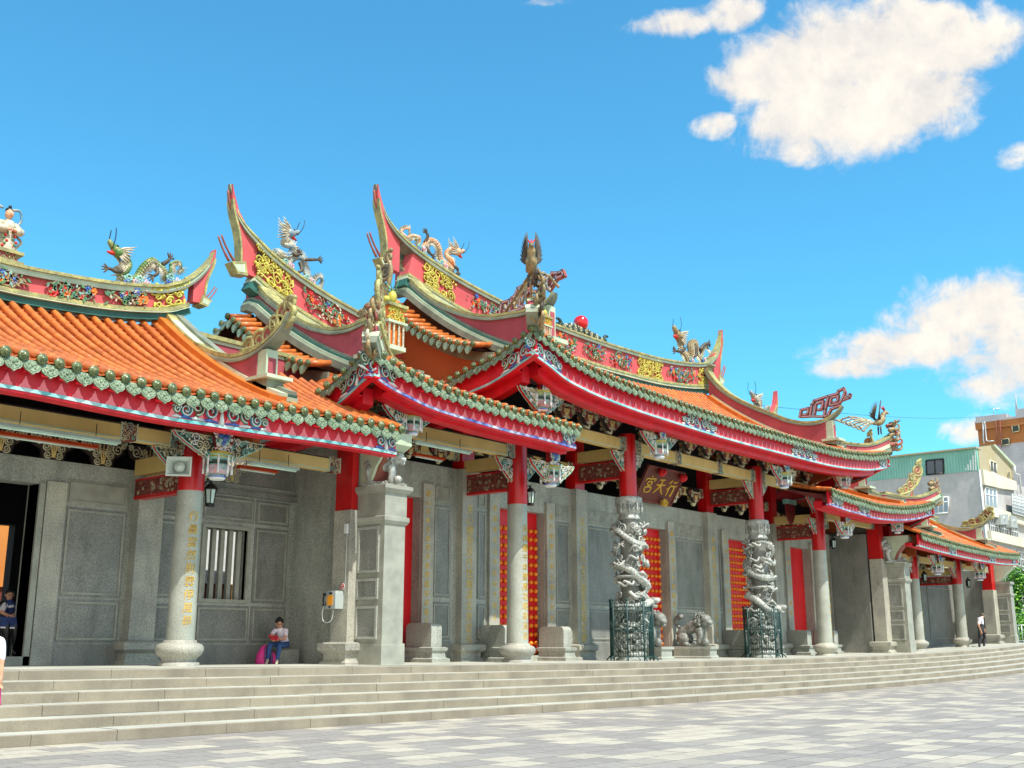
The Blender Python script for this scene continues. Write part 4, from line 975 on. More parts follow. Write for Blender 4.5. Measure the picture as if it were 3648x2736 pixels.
# beams on the column line and behind
for p, q in ((-9.62,-4.6),(4.68,9.56)): beam(MAIN, (p,0), (q,0), 6.55, 6.93, .26)
beam(MAIN, (-4.05,0), (4.13,0), 6.52, 6.92, .3, mid=(-1.4,1.45))
beam(MAIN, (-15.2,0), (-10.18,0), 5.6, 5.95, .24); beam(MAIN, (10.1,0), (15.6,0), 5.62, 5.98, .24)
for p, q in ((-9.5,-4.6),(-4.05,3.9),(4.55,9.4),(10.1,15.5),(-15.2,-10.15)):
    z = 6.05 if abs(p+q)/2 < 9 else 5.75
    beam(MAIN, (p,WY+.05), (q,WY+.05), z, z+.3, .18, ends=.2)
for x, z in ((-9.9,4.78),(9.83,4.85)): tiebeam(MAIN, x, .2, WY-.1, z, z+.48, 5)
for x, z in ((-4.32,5.75),(4.4,5.8)): tiebeam(MAIN, x, .2, WY-.1, z, z+.5, 7)
dougong(MAIN, [(-9.0+1.2*k, .0) for k in range(4)]+[(-3.2+1.3*k, 0) for k in range(6)]+[(5.2+1.2*k, 0) for k in range(4)], 7.0, .95)
dougong(MAIN, [(x, WY) for x in (-8.6,-7.2,-5.8,-3.,-1.6,1.8,3.2,5.6,7.,8.4)], 5.75, .8)
dougong(MAIN, [(x, WY) for x in (-14.6,-13.4,-12.2,-11.0,10.9,12.1,13.3,14.5)], 5.6, .6)
for i, (x, z, zb) in enumerate(((-9.86,4.72,6.35),(9.8,4.72,6.2))): lotus(MAIN, x, -1.15, z, .95, 1.1, i+1)
for i, x in enumerate((-10.3,-4.32,4.4,9.85)): lotus(MAIN, x, -1.2, 6.2 if abs(x) < 9 else 6.75, .95, 1.1 if abs(x) < 9 else .95, i+11)
lotus(MAIN, 15.6, -1.2, 5.35, .8, .9, 9); lotus(MAIN, -15.3, -1.2, 5.35, .8, .9, 8)
for i, (x, z, w, h) in enumerate(((-9.86,5.35,.8,.55),(-4.32,6.95,.85,.6),(4.4,6.95,.85,.6),(9.85,7.35,.8,.6),(9.8,5.35,.8,.55),(-10.3,7.3,.85,.6),(-15.4,5.95,.7,.5),(15.55,6.0,.7,.5))):
    for s_ in (-1, 1): bracket(MAIN, (x+s_*.15, -1.2, z), (s_,0,0), w, h, 100+i*2+s_)
for i, (x, z) in enumerate(((-9.9,5.56),(-4.32,6.5),(4.4,6.5),(9.83,6.5),(9.83,5.58))):
    for s_ in (-1, 1): bracket(MAIN, (x+s_*.28, 0, z), (s_,0,0), .62, .6, 130+i*2+s_)
# ---------------------------------------------------------------- side halls
def round_pair(par, x, txt=None, ang=0, tz=(0,1)):
    column(par, x, 0, 3.57, 5.2, .285, txt, ang, .21, tz)
round_pair(LEFT, -20.45, '行義當然則雲停風舉', radians(13), (3.17,.95))
round_pair(LEFT, -26.85); round_pair(RIGHT, 20.44, '忠義千秋仰英風萬古', radians(-30), (3.1,.8)); round_pair(RIGHT, 26.86, '正氣乾坤大精忠日月', radians(-30), (3.1,.8))
ZS = 4.2
wall_with_openings(LEFT, -33.2, -15.96, ZS, WY, WY+.4, [(-24.75,-22.62,.28,3.68), (-18.64,-17.46,1.52,3.12)], 'stone')
mb = MB(); mb.box(-18.5,-15.97, WY-.002, WY+.38, 4.21, 5.2); mb.build('upper_wall', 'granite', LEFT)
pilaster(LEFT, -22.48, -22.05, WY-.08, WY-.003, 3.75, base=False, name='door_jamb')
mb = MB(); mb.box(-22.62,-22.5, WY-.06, WY+.45, .05, 3.69); mb.box(-24.8,-22.5, WY-.06, WY+.43, -.2, .29); mb.build('door_frame', 'frame', LEFT)
pilaster(LEFT, -20.5, -19.9, WY-.25, WY-.003, 4.19)
panel(LEFT, -22.02, -20.62, 1.46, 3.28, WY-.003, dec=0); panel(LEFT, -22.02, -20.62, .55, 1.42, WY-.003); panel(LEFT, -22.02, -20.62, 3.32, 3.85, WY-.003, m='frame')
for nm, q in (('plinth',(-22.04,-20.6,.05,0,.52)),('plinth',(-19.85,-16.2,.08,0,.5)),('cornice',(-19.0,-16.1,.12,3.92,4.05))):
    mb = MB(); mb.box(q[0], q[1], WY-q[2], WY-.001, q[3], q[4]); mb.build(nm, 'granite', LEFT)
for q in ((-19.85,-18.8,3.3,3.88),(-18.75,-17.3,3.3,3.88),(-17.25,-16.25,3.3,3.88),(-19.85,-18.8,1.5,3.22),(-17.25,-16.25,1.46,3.22),(-19.85,-18.8,.55,1.38),(-18.75,-17.3,.55,1.38),(-17.25,-16.25,.55,1.38)): panel(LEFT, *q, WY-.003)
wm = MB()
for q in ((-18.72,-18.64,1.44,3.2),(-17.46,-17.38,1.44,3.2),(-18.64,-17.46,1.44,1.52),(-18.64,-17.46,3.12,3.2)): wm.box(q[0], q[1], WY-.05, WY+.1, q[2], q[3])
wf = wm.build('window', 'frame', LEFT)
bm_ = MB()
for k in range(5):
    x = -18.53+.235*k; bm_.box(x-.055, x+.055, WY+.1, WY+.2, 1.5, 3.14)
bm_.build('window_bars', 'frame', wf)
# far side hall front wall
wall_with_openings(RIGHT, 16.95, 33.4, ZS+.1, WY, WY+.4, [(22.4,25.3,.5,3.9)], 'granite')
for q in ((17.2,19.4,.7,3.6),(20.6,22.2,.7,3.6),(25.5,27.2,.7,3.6),(28,32,.7,3.6)): panel(RIGHT, *q, WY-.003)
mb = MB(); mb.box(22.3,25.4, WY+.3, WY+.39, .2, 3.9); mb.build('door', 'darkwood', RIGHT)
for par, xs_ in ((LEFT, ((-26.58,-20.75),(-20.15,-16.55))), (RIGHT, ((17.5,20.15),(20.75,26.55),(27.15,32.0)))):
    for p, q in xs_:
        beam(par, (p,0), (q,0), 4.42, 4.73, .22, mid=(-22.0,) if p < -26 else ()); beam(par, (p,WY+.1), (q,WY+.1), 4.75, 5.0, .16, ends=.2)
for par, xs_ in ((LEFT, (-26.85,-20.45)), (RIGHT, (20.44,26.86))):
    for i, x in enumerate(xs_):
        tiebeam(par, x, .2, WY-.1, 3.62, 3.95, 11+i)
        lx, ly = (x-.02, -.92) if x < 0 else (x+.12, -1.15)
        lotus(par, lx, ly, 3.74, .92, .95, 21+i)
        for s_ in (-1, 1):
            bracket(par, (lx+s_*.13, ly, 4.6), (s_,0,0), .95, .5, 160+i*2+s_); bracket(par, (x+s_*.27, 0, 4.42), (s_,0,0), .66, .55, 170+i*2+s_)
for par, x0, x1 in ((LEFT,-26.2,-16.3),(RIGHT,18,32)):
    first = None
    for k in range(int((x1-x0)/1.1)):
        if first:
            c = first.copy(); COL.objects.link(c); c.location = (1.1*k, 0, 0); continue
        fb = MB(); o_ = V((x0, WY+.02, 4.2)); out = [(.3,0),(.75,0),(.8,.2),(.98,.3),(1.06,.55),(-.01,.55),(.07,.3),(.25,.2)]
        fb.prism([o_+XN*a+ZN*b for a, b in out], YN, .08, 0)
        for sd in (0, 1):
            for (u, v, r) in ((.4,.1,.085),(.36,.26,.09),(.2,.4,.13),(.4,.42,.09),(.06,.48,.07),(.47,.3,.05)):
                uu = u if sd == 0 else 1.05-u; fb.tube(spiral(o_+V((uu,-.01,v)), XN*(1 if sd else -1), ZN, r, 1.6, u*9, 14), [.017]*15, 4, 1)
        for u in (-.06,0,.06): fb.tube([o_+V((.525+u*.3,-.01,.05)), o_+V((.525+u,-.01,.3)), o_+V((.525+u*2.2,-.01,.5))], .018, 4, 2)
        first = fb.build('carved_board', ['darkwood','scroll_cream','ochre'], par)
    mb = MB(); mb.box(x0-7, x1+.5, 2.9, 3.0, 4.1, 6.8); mb.build('gap_shade', 'dark', par)  # near-black sheet, its colour standing in for shade between the boards
# inside of the left hall
mb = MB()
pe_ = at('z5', [(182,1230)], y=5.5)[0]; xo = pe_.x
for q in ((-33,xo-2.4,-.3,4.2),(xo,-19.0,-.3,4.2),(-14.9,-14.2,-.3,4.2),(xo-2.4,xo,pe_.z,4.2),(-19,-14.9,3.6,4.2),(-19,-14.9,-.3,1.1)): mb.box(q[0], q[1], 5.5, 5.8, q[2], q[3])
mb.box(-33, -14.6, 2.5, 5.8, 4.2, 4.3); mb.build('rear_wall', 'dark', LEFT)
# division at far right end, behind the walking man
def end_ped(par, a, b):
    zf = g(a); pilaster(par, a-.75, a-.05, -.3, .3, 3.45)
    u = MB(); u.box(a-.7, a-.07, -.26, .26, 3.45, 4.9); u.build('pillar_top', 'red', par)
    mb = MB(); mb.taper(a, b, -1.0, .25, [(zf-.4,.03),(zf+.42,.03),(zf+.45,0),(3.1,0),(3.14,.05),(3.24,.05),(3.26,.0),(3.75,0),(3.78,.08),(3.92,.08)]); pe = mb.build('pedestal', 'frame', par)
    for z0, z1 in ((zf+.55,1.55),(1.7,2.15),(2.3,3.05)):
        q = MB(); q.box(a-.02, a-.002, -.85, .2, z0, z1, 0)
        for w in ((-.85,-.79,z0,z1),(.14,.2,z0,z1),(-.79,.14,z0,z0+.06),(-.79,.14,z1-.06,z1)): q.box(a-.05, a-.02, w[0], w[1], w[2], w[3], 1)
        q.build('side_panel', ['granite','stone'], pe)
    c = MB(); c.prism([(a+.04, y, z) for y, z in ((.2,3.92),(-.5,3.94),(-.8,4.3),(-1.3,4.75),(-1.3,5.0),(.2,5.0))], (1,0,0), b-a-.08); c.build('corbel', 'cream', par)
    w = MB(); w.box(a, b, .26, 6, -.4, 4.6); w.build('cross_wall', 'stone', par)
end_ped(RIGHT, 32.7, 33.3)
# ================================================================== sculptures on the roofs
VW['S1'] = (0,2200,.40687); VW['S2'] = (900,2200,.40687)
def dragon(label, view, y, body, legs, hd, rad, m, crest_sign, base=(), spikes=.2, kinks=.05, xp=None):
    """ceramic ridge dragon: scaly tapering body with head and clawed legs, spine crest, cloud base"""
    kw = dict(x=xp) if xp is not None else dict(y=y)
    Nn = V((1,0,0)) if xp is not None else V((0,-1,0))
    raw = at(view, body, **kw); pts = smooth(raw, 5); L = len(pts)
    pts = [p+Nn*(kinks*sin(i*.55)) for i, p in enumerate(pts)]
    root = thing('dragon_statue', label, 'dragon statue', pts[L//2], 'ceramic dragons on the roof ridges')
    mb = MB(); rr = [rad*(.62+.75*min(1, i/(L*.25))) if i < L*.3 else rad*lerp(1.37, .3, (i-L*.3)/(L*.7)) for i in range(L)]
    mb.tube(pts, rr, 10, 0)
    for i in range(1, L-1):       # scales
        t = (pts[i+1]-pts[i-1]).normalized(); s_ = t.cross(Nn).normalized()
        for a in (-.9,-.3,.3,.9): mb.ball(pts[i]+(Nn*cos(a)+s_*sin(a))*rr[i]*.92, rr[i]*.3, 5, 2 if a*crest_sign > 0 else 0)
    # head
    h = at(view, [hd[0]], **kw)[0]; sn = at(view, [hd[1]], **kw)[0]; d = (sn-h).normalized(); up = d.cross(Nn).normalized()
    if up.z < 0: up = -up
    k = rad*1.8
    mb.ball(h, k*1.0, 9, 0); mb.ball(h+d*k*.5+up*k*.2, k*.85, 8, 0)
    mb.tube([h+d*k*.3+up*k*.25, h+d*k*1.5+up*k*.55, h+d*k*2.1+up*k*.9, h+d*k*2.25+up*k*1.25], [k*.75,k*.55,k*.45,k*.22], 8, 0)
    mb.tube([h+d*k*.2-up*k*.3, h+d*k*1.2-up*k*.75, h+d*k*1.8-up*k*.95], [k*.5,k*.34,k*.16], 7, 3)
    mb.tube([h+d*k*.5-up*k*.1, h+d*k*1.3-up*k*.35], [k*.3,k*.12], 6, 3)
    for s_ in (-1, 1):
        mb.ball(h+d*k*.75+up*k*.75+Nn*s_*k*.5, k*.26, 6, 4)
        mb.tube(smooth([h+up*k*.6+Nn*s_*k*.4, h-d*k*.8+up*k*1.4+Nn*s_*k*.7, h-d*k*1.8+up*k*1.6+Nn*s_*k*.8], 4), [k*.2]*4+[k*.13]*4+[k*.04], 5, 2)
        mb.tube(smooth([sn.lerp(h,.3)+Nn*s_*k*.3, sn+up*k*1.6+Nn*s_*k, sn+d*k*.5+up*k*3.4+Nn*s_*k*.8], 4), [.012]*9, 4, 4)
        for j in range(7):
            a = lerp(-.9, 1.5, j/6); mb.tube([h-d*k*.3+up*k*a*.7+Nn*s_*k*.5, h-d*k*1.6+up*k*a*1.3+Nn*s_*k*.8, h-d*k*2.3+up*k*(a*1.7+.1)+Nn*s_*k*.7], [k*.2,k*.13,k*.03], 5, 2)
    for lg in legs:
        q = at(view, lg, **kw); q = [p+Nn*(.12 if i else .04) for i, p in enumerate(q)]; sp = smooth(q, 4); n = len(sp)
        mb.tube(sp, [lerp(rad*.8, rad*.45, i/(n-1)) for i in range(n)], 7, 1)
        dd = (sp[-1]-sp[-2]).normalized(); ss = dd.cross(Nn).normalized()
        for a in (-.8,-.25,.3,.9):
            e = sp[-1]+(dd*cos(a)+ss*sin(a))*rad*1.7; mb.tube([sp[-1], e, e+(dd*cos(a)-ss*.3)*rad*.8], [rad*.38,rad*.26,rad*.06], 5, 1)
    o = mb.build('body', [m, 'sculpt_dark', 'sculpt_white', 'flower_red', 'black'], root)
    c = MB()
    for i in range(2, L-1):
        t = (pts[i+1]-pts[i-1]).normalized(); s_ = t.cross(Nn).normalized()*crest_sign
        for f in (0, .5):
            p = pts[i].lerp(pts[i+1], f)+s_*rr[i]*.8; ln = spikes*(.55+.6*sin(pi*min(1, i/L+.1)))
            c.prism([p-t*rr[i]*.22, p+t*rr[i]*.22, p+s_*ln+t*ln*.35], Nn, .03, 0)
    te = pts[-1]; td = (pts[-1]-pts[-3]).normalized(); ts = td.cross(Nn).normalized()
    for j in range(9):
        a = lerp(-1.5, 1.5, j/8); c.tube([te, te+(td*cos(a)+ts*sin(a))*spikes*1.3], [.03,.006], 4, 0)
    c.build('spine_crest', ['sculpt_white'], root)
    if base:
        b = MB()
        for (bx, by) in base:
            p = at(view, [(bx, by)], **kw)[0]; b.ball(p, .13, 8, 0, (1.3,.9,.9))
            U_ = ZN.cross(Nn)
            for j in range(4): b.tube(spiral(p+Nn*.14+V((0,0,.08*(j-1.5)))+U_*(.12*(-1)**j), U_, ZN, .11, 1.5, j, 12), [.03]*13, 5, 1+j % 3)
        b.build('cloud_base', ['scroll_cream','scroll_teal','flower_blue','pinkpaint'], root)
    return root
dragon('green dragon with open jaws on the leftmost ridge', 'z1', YS, [(780,375),(830,395),(850,440),(815,490),(800,520),(850,550),(905,530),(945,455),(1000,420),(1050,450),(1080,510),(1100,545),(1112,490),(1130,440),(1170,430),(1192,475)],
       [[(800,490),(745,500),(715,485),(690,480)], [(1020,470),(1015,510),(990,530)], [(1060,450),(1085,430),(1095,415)]], ((775,370),(715,330)), .075, 'sculpt_green', 1, ((850,580),(920,590),(1125,575)), .15)
dragon('upright blue-grey dragon with an outstretched claw on the left flanking ridge', 'z3', 5, [(415,430),(385,470),(400,500),(445,525),(430,570),(370,575),(340,545),(350,610),(400,635),(460,590),(510,600),(530,660),(540,735),(580,760),(610,720),(640,735),(620,775),(595,775)],
       [[(500,600),(550,605),(600,605)], [(490,620),(490,670),(465,690)], [(440,560),(460,575),(470,565)]], ((425,425),(490,450)), .085, 'sculpt_blue', -1, ((400,650),(540,750)), .16)
dragon('orange-bellied dragon heading down the tallest left ridge', 'z3', 5, [(1530,545),(1480,530),(1460,570),(1485,620),(1500,650),(1460,650),(1425,600),(1405,535),(1365,475),(1325,480),(1300,515),(1275,510),(1270,460),(1235,440),(1190,455),(1165,420),(1185,395),(1210,405)],
       [[(1310,490),(1318,450),(1310,430)], [(1320,520),(1330,560),(1345,575)], [(1490,640),(1510,660),(1515,680)]], ((1525,545),(1575,570)), .085, 'sculpt_orange', -1, ((1280,540),(1420,650)), .16)
dragon('dragon rearing beside the right tip of the central ridge', 'm', 5, [(1650,600),(1668,640),(1665,690),(1690,745),(1715,770),(1725,720),(1730,670),(1745,640),(1770,680),(1785,735),(1800,765),(1812,720),(1820,670),(1850,655),(1855,700)],
       [[(1680,690),(1640,710),(1605,705)], [(1750,680),(1755,730),(1735,750)], [(1790,700),(1815,660),(1840,655)]], ((1645,600),(1625,580)), .125, 'sculpt_tan', 1, ((1720,780),(1810,775)), .24)
dragon('small dragon head peering over the right descending ridge', 'R', 5, [(372,628),(392,645),(385,670),(400,700),(430,700),(445,670),(470,690)], [[(390,660),(365,672)]], ((368,622),(342,600)), .12, 'sculpt_blue', 1, (), .2)
def phoenix(label, o, d, rot=0):
    root = thing('phoenix_statue', label, 'phoenix statue', o, 'phoenixes on the eave corners'); o, d = V(o), V(d).normalized(); s_ = d.cross(ZN)
    b = MB()
    b.tube(smooth([o-d*.3+ZN*.12, o+ZN*.2, o+d*.2+ZN*.38, o+d*.32+ZN*.6, o+d*.45+ZN*.68, o+d*.62+ZN*.62], 4), [.09]*3+[.17]*6+[.12]*4+[.08]*4+[.07]*2+[.02]*2, 8, 0)
    for k in (-1,0,1): b.tube([o+d*.4+ZN*.72, o+d*.3+ZN*.85+s_*.06*k, o+d*.2+ZN*.95+s_*.1*k], [.03,.025,.006], 4, 1)
    for k in (-1,1): b.tube([o+s_*.07*k, o+s_*.08*k-ZN*.35], [.04,.03], 6, 2)
    b.build('body', ['sculpt_tan','flower_red','sculpt_dark'], root)
    for k in (-1, 1):
        w = MB()
        for j in range(9):
            a = lerp(.25, 1.5, j/8); e = o+s_*k*(.1+.22*cos(a))+ZN*(.35+.85*sin(a))-d*(.32*cos(a*1.2)-.05)
            p0 = o+s_*k*.12+ZN*.3-d*.02*j; w.tube([p0, p0.lerp(e,.6), e], [.035,.05,.012], 5, 0, True, .4)
        w.build('wing', ['sculpt_dark'], root)
    t = MB()
    for j in range(7):
        q = (j-3)*.16; p = smooth([o-d*.25+ZN*.15, o-d*.7+ZN*(.32-.05*j)+s_*q*.4, o-d*1.25+ZN*(.1-.11*j+.3)+s_*q, o-d*(1.7-.1*abs(q))+ZN*(-.12*j+.25)+s_*q*1.5, o-d*1.9+ZN*(-.1*j+.3)+s_*q*1.6], 4)
        t.tube(p, [.05]*4+[.04]*9+[.03]*3+[.05], 5, j % 3)
        for i in range(2, len(p), 2): t.ball(p[i]+ZN*.03, .055, 5, (j+1) % 3, (1,1,.6))
    t.build('tail', ['sculpt_tan','sculpt_blue','scroll_cream'], root)
    return root
phoenix('phoenix with raised dark wings and trailing tail on the right upturned eave corner', hr[-1]+V((-.5,.25,.3)), (1,-.45,0))
phoenix('phoenix seen head-on, one dark wing raised, on the left upturned eave corner', hl[-1]+V((.25,.25,.75)), (-1,-.8,0))
# red pearl at the centre of the ridge
pr = thing('pearl_ornament', 'shiny red ball on a crest of green curls at mid-ridge', 'roof ornament', (.14,5,12.3))
mb = MB(); mb.ball((.14,5,12.86), .30, 20); mb.build('pearl', 'pearl', pr)
mb = MB()
for i in range(26):
    x = lerp(-1.35, 1.6, i/25); hgt = .12+.38*max(0, 1-abs(x-.14)/1.3)
    for k in range(2): mb.tube(spiral((x, 4.86+.18*k, 12.34+hgt*(.4+.4*k)), V(((-1)**i,0,0)), ZN, .11, 1.4, i, 12), [.035]*13, 5, i % 3 == 2)
    mb.tube([(x,4.95,12.28),(x+.05*(-1)**i,4.95,12.34+hgt)], [.06,.02], 5, i % 2)
for e, s_ in ((-1.4,-1),(1.65,1)): mb.tube(smooth([(e,4.9,12.3),(e-.1*s_,4.9,12.5),(e+.05*s_,4.9,12.65),(e+.2*s_,4.9,12.62)], 4), [.07]*8+[.05]*4+[.02], 6, 0)
mb.build('curl_crest', ['shade_green','scroll_cream'], pr)
# trio of deities on the left ridge: one figure in view, on a scrolled plinth
st = thing('deity_statue', 'robed deity figure with looping ribbons on a scrolled plinth', 'statue', (-23.55,YS,8.4))
mb = MB(); X0 = -23.6
mb.box(X0-.6, X0+.42, YS-.25, YS+.25, 8.28, 8.36, 0); mb.box(X0-.5, X0+.3, YS-.2, YS+.2, 8.36, 8.5, 1); mb.box(X0-.58, X0+.4, YS-.26, YS+.26, 8.5, 8.57, 0)
scrolls(mb, (X0-.48,YS-.21,8.36), XN, ZN, .76, .14, lambda u, v: True, 7, .016, (0,), 3, (.05,.07)); mb.build('plinth', ['trim','maroon'], st)
mb = MB(); fx = X0+.1
mb.lathe((fx,YS,0), [(.2,8.57),(.21,8.62),(.17,8.85),(.15,9.0),(.17,9.12),(.14,9.24),(.06,9.28),(.055,9.32)], 14, 0); mb.ball((fx,YS-.02,9.41), .1, 10, 1, (.9,1,1.15)); mb.ball((fx,YS+.01,9.5), .085, 8, 2, (1,1,.8)); mb.ball((fx,YS-.02,9.58), .04, 6, 2)
mb.box(fx-.025, fx+.025, YS-.13, YS-.1, 9.385, 9.43, 1)
for s_ in (-1, 1):
    mb.tube(smooth([(fx+.13*s_,YS,9.2),(fx+.24*s_,YS-.1,9.05),(fx+.1*s_,YS-.22,9.0)], 4), [.075]*4+[.09]*5, 7, 0)
    mb.tube([(fx+.1*s_,YS-.2,9.0),(fx+.03*s_,YS-.26,9.02)], .035, 6, 1)
    for j in range(8): mb.ball((fx+s_*.1+.04*(j % 3-1), YS-.17, 8.65+.06*j), .035, 5, 3+j % 2)
mb.build('figure', ['sculpt_white','skin','black','flower_red','leafgreen'], st)
mb = MB()
for s_ in (-1, 1): mb.tube(smooth([(fx+.12*s_,YS+.08,9.1),(fx+.3*s_,YS+.08,9.35),(fx+.27*s_,YS+.08,9.58),(fx+.1*s_,YS+.08,9.56)], 5), .03, 6, 0); mb.tube(smooth([(fx+.17*s_,YS,9.0),(fx+.3*s_,YS-.05,8.85),(fx+.2*s_,YS-.05,8.7),(fx+.26*s_,YS-.05,8.58)], 5), .03, 6, 0)
mb.build('ribbons', 'sculpt_blue', st)
# little ceramic shrine and offering bowl on ridge posts
def shrine(label, c, s):
    r = thing('ceramic_shrine', label, 'roof ornament', c, 'ceramic offerings on the ridge ends'); x, y, z = c; m_ = MB()
    m_.box(x-.28*s, x+.28*s, y-.24*s, y+.24*s, z, z+.1*s, 0); m_.box(x-.2*s, x+.2*s, y-.16*s, y+.16*s, z+.1*s, z+.62*s, 1)
    for a in (-.22,-.08,.08,.22): m_.lathe((x+a*s,y-.2*s,z), [(.03*s,.1*s),(.03*s,.62*s)], 7, 2)
    m_.box(x-.3*s, x+.3*s, y-.26*s, y+.26*s, z+.62*s, z+.68*s, 0); m_.build('house', ['cream','flower_orange','sculpt_white'], r)
    m_ = MB(); m_.box(x-.24*s, x+.24*s, y-.2*s, y+.2*s, z+.68*s, z+1.02*s, 0); scrolls(m_, (x-.24*s,y-.21*s,z+.68*s), XN, ZN, .48*s, .34*s, lambda u, v: True, 12, .02*s, (1,), 5, (.05,.09)); m_.box(x-.31*s, x+.31*s, y-.27*s, y+.27*s, z+1.02*s, z+1.09*s, 2); m_.build('cabinet', ['flower_orange','yellow_scroll','trim'], r)
    m_ = MB()
    for a, b_, q, rr_ in ((-.14,0,.12,.09),(.03,.14,.2,.12),(.18,0,.1,.09)): m_.ball((x+a*s,y,z+(1.1+q)*s), rr_*s, 8, 0 if a < .1 else 1, (1,1,1.5 if a == .03 else 1))
    for j in range(10): m_.tube([(x+(.03+.05*(j % 3-1))*s,y,z+1.4*s),(x+(.03+.22*cos(j))*s,y+.15*s*sin(j),z+(1.5+.1*(j % 3))*s)], [.025*s,.005], 4, 2); m_.tube([(x,y,z+1.1*s),(x+.3*s*cos(j*1.3),y+.2*s*sin(j*1.3),z+1.16*s)], [.04*s,.01], 4, 2)
    m_.build('fruit', ['yellow_scroll','flower_orange','leafgreen'], r); return r
p = at('H', [(955,1170)], y=-.9)[0]; shrine('little orange ceramic shrine topped with pineapple and fruit', (p.x, p.y, p.z), 1.05)
p = at('m', [(682,545)], y=-1.35)[0]; shrine('small gold ceramic stand with a white lotus bud beside the meander crest', (p.x, p.y, p.z-.35), .62)
# ================================================================== lions, door stones, cages
def lion(name, label, loc, rotz, s, plinth, group=None):
    r = thing(name, label, 'stone lion', loc, group); LOCAL.add(r.name); b = MB()
    P_ = lambda x, z, y=0: V((x*s, y*s, plinth+z*s))
    seat = plinth > .2
    bp2 = [P_(-.5,.34), P_(-.42,.52), P_(-.18,.68), P_(.12,.84), P_(.34,.98)] if seat else [P_(-.55,.62), P_(-.5,.78), P_(-.2,.74), P_(.15,.78), P_(.36,.9)]
    b.tube(smooth(bp2, 4), [v*s for v in (.14,.22,.26,.27,.27,.26,.25,.24,.24,.25,.26,.26,.26,.26,.26,.25,.22)], 10, 0)
    if seat:
        for y in (-1, 1):
            b.ball(P_(-.36,.3,.2*y), .25*s, 10, 0, (1.15,.6,1.)); b.tube([P_(-.4,.1,.24*y), P_(-.1,.07,.26*y)], [.1*s,.09*s], 8)
            for t in (-.05,0,.05): b.ball(P_(-.05,.06,.26*y+t), .05*s, 6)
    for (x, y, k) in ((.3,-.15,1),(.25,.16,1))+(() if seat else ((-.45,-.16,0),(-.48,.16,0))):
        jn = [P_(x,.7,y), P_(x+(.06 if k else -.1),.42,y), P_(x+.02,.1,y), P_(x+.12,.05,y)]
        b.tube(smooth(jn, 3), [v*s for v in (.19,.17,.15,.13,.12,.115,.11,.11,.11,.09)], 8, 0)
        for t in (-.05,0,.05): b.ball(P_(x+.16,.05,y+t), .045*s, 6)
    h = P_(.55,1.02); b.ball(h, .27*s, 10, 0, (1,.95,.95)); b.ball(P_(.72,.94), .16*s, 9, 0, (1,1.1,.8)); b.ball(P_(.82,.98), .06*s, 7); b.tube([P_(.62,.82), P_(.82,.80)], [.1*s,.07*s], 7)
    for y in (-1, 1): b.ball(P_(.72,1.08,.11*y), .05*s, 7); b.ball(P_(.5,1.2,.18*y), .07*s, 7)
    rn = random.Random(5)
    for i in range(40):
        a = rn.uniform(0,2*pi); q = rn.uniform(.2,.3); b.tube(spiral(P_(.42-.25*rn.random(),1.0+q*cos(a)*.95,q*sin(a)), V((.4,.9*(-1)**i,0)).normalized(), ZN, .075*s, 1.3, i, 8), [.035*s]*9, 5)
    b.tube(smooth([P_(-.6,.75), P_(-.75,.95), P_(-.6,1.2), P_(-.45,1.1)], 4), [v*s for v in [.07]*5+[.1]*4+[.13]*3+[.05]], 7)
    b.ball(P_(.62,.16,-.2), .16*s, 9)
    for i in range(9): b.tube(spiral(P_(-.5+.13*i,.06,-.22), XN, ZN, .08*s, 1.4, i, 9), [.03*s]*10, 5)
    b.build('lion_body', 'lion_stone' if plinth > .2 else 'carved_stone', r)
    p = MB()
    if plinth > .2: p.taper(-.75*s, .85*s, -.32*s, .32*s, [(-.1,.06),(.06,.06),(.1,.0),(plinth-.12,.0),(plinth-.08,.05),(plinth,.05)])
    else: p.box(-.75*s, .85*s, -.28*s, .28*s, -.02, plinth+.02)
    p.build('plinth', 'stone', r)
    r.rotation_euler.z = rotz; return r
lg = 'guardian lions at the central door'
l1 = lion('guardian_lion', 'carved stone guardian lion on a plinth, right of the nearer dragon column', (1.42, 1.2, g(1)), radians(-84), .88, .42, lg)
copy_tree(l1, (-1.5, 1.2, g(-1)), 'stone guardian lion mostly hidden behind the nearer dragon column', radians(-96), lg)
lion('lion_statue', 'small white stone lion perched on the near pedestal under the eave', (-15.78, -.78, 4.11), radians(-60), .62, .03)
lion('lion_statue', 'small grey stone lion standing on the far pedestal', (16.5, -.55, 4.11), radians(-25), .8, .03)
def doorstone(label, x, first=None):
    loc = (x, 1.5, g(x))
    if first: return copy_tree(first, loc, label, 0, 'carved door stones')
    r = thing('door_stone', label, 'door stone', loc, 'carved door stones'); LOCAL.add(r.name); m_ = MB()
    pr_ = [(.52,.4),(-.42,.4),(-.42,.88)]+[(-.42+.14*(1-cos(a)), .88+.14*sin(a)) for a in [i*pi/12 for i in range(1,7)]]+[(.38,1.02)]+[(.38+.14*sin(a), .88+.14*cos(a)) for a in [i*pi/12 for i in range(1,7)]]
    m_.prism([(-.2, y, z) for y, z in pr_], XN, .4, 0); m_.build('slab', 'stone', r)
    m_ = MB(); m_.taper(-.24, .24, -.5, .5, [(-.02,.1),(.1,.1),(.13,.02),(.27,.0),(.31,.05),(.38,.06),(.4,.0)]); m_.build('plinth', 'stone', r); return r
d0 = doorstone('round-topped grey door stone nearest the plain red door edge at left', -11.95)
for x, lb in ((-8.95,'grey door stone left of the studded red door behind the round column'),(-6.2,'pale door stone right of the studded red door behind the round column'),(5.25,'grey door stone left of the far dragon column and its studded door'),(7.75,'door stone mostly hidden by the far dragon column cage'),(10.7,'dark grey door stone in front of the plain red door at far right'),(13.4,'door stone behind the far round column')): doorstone(lb, x, d0)
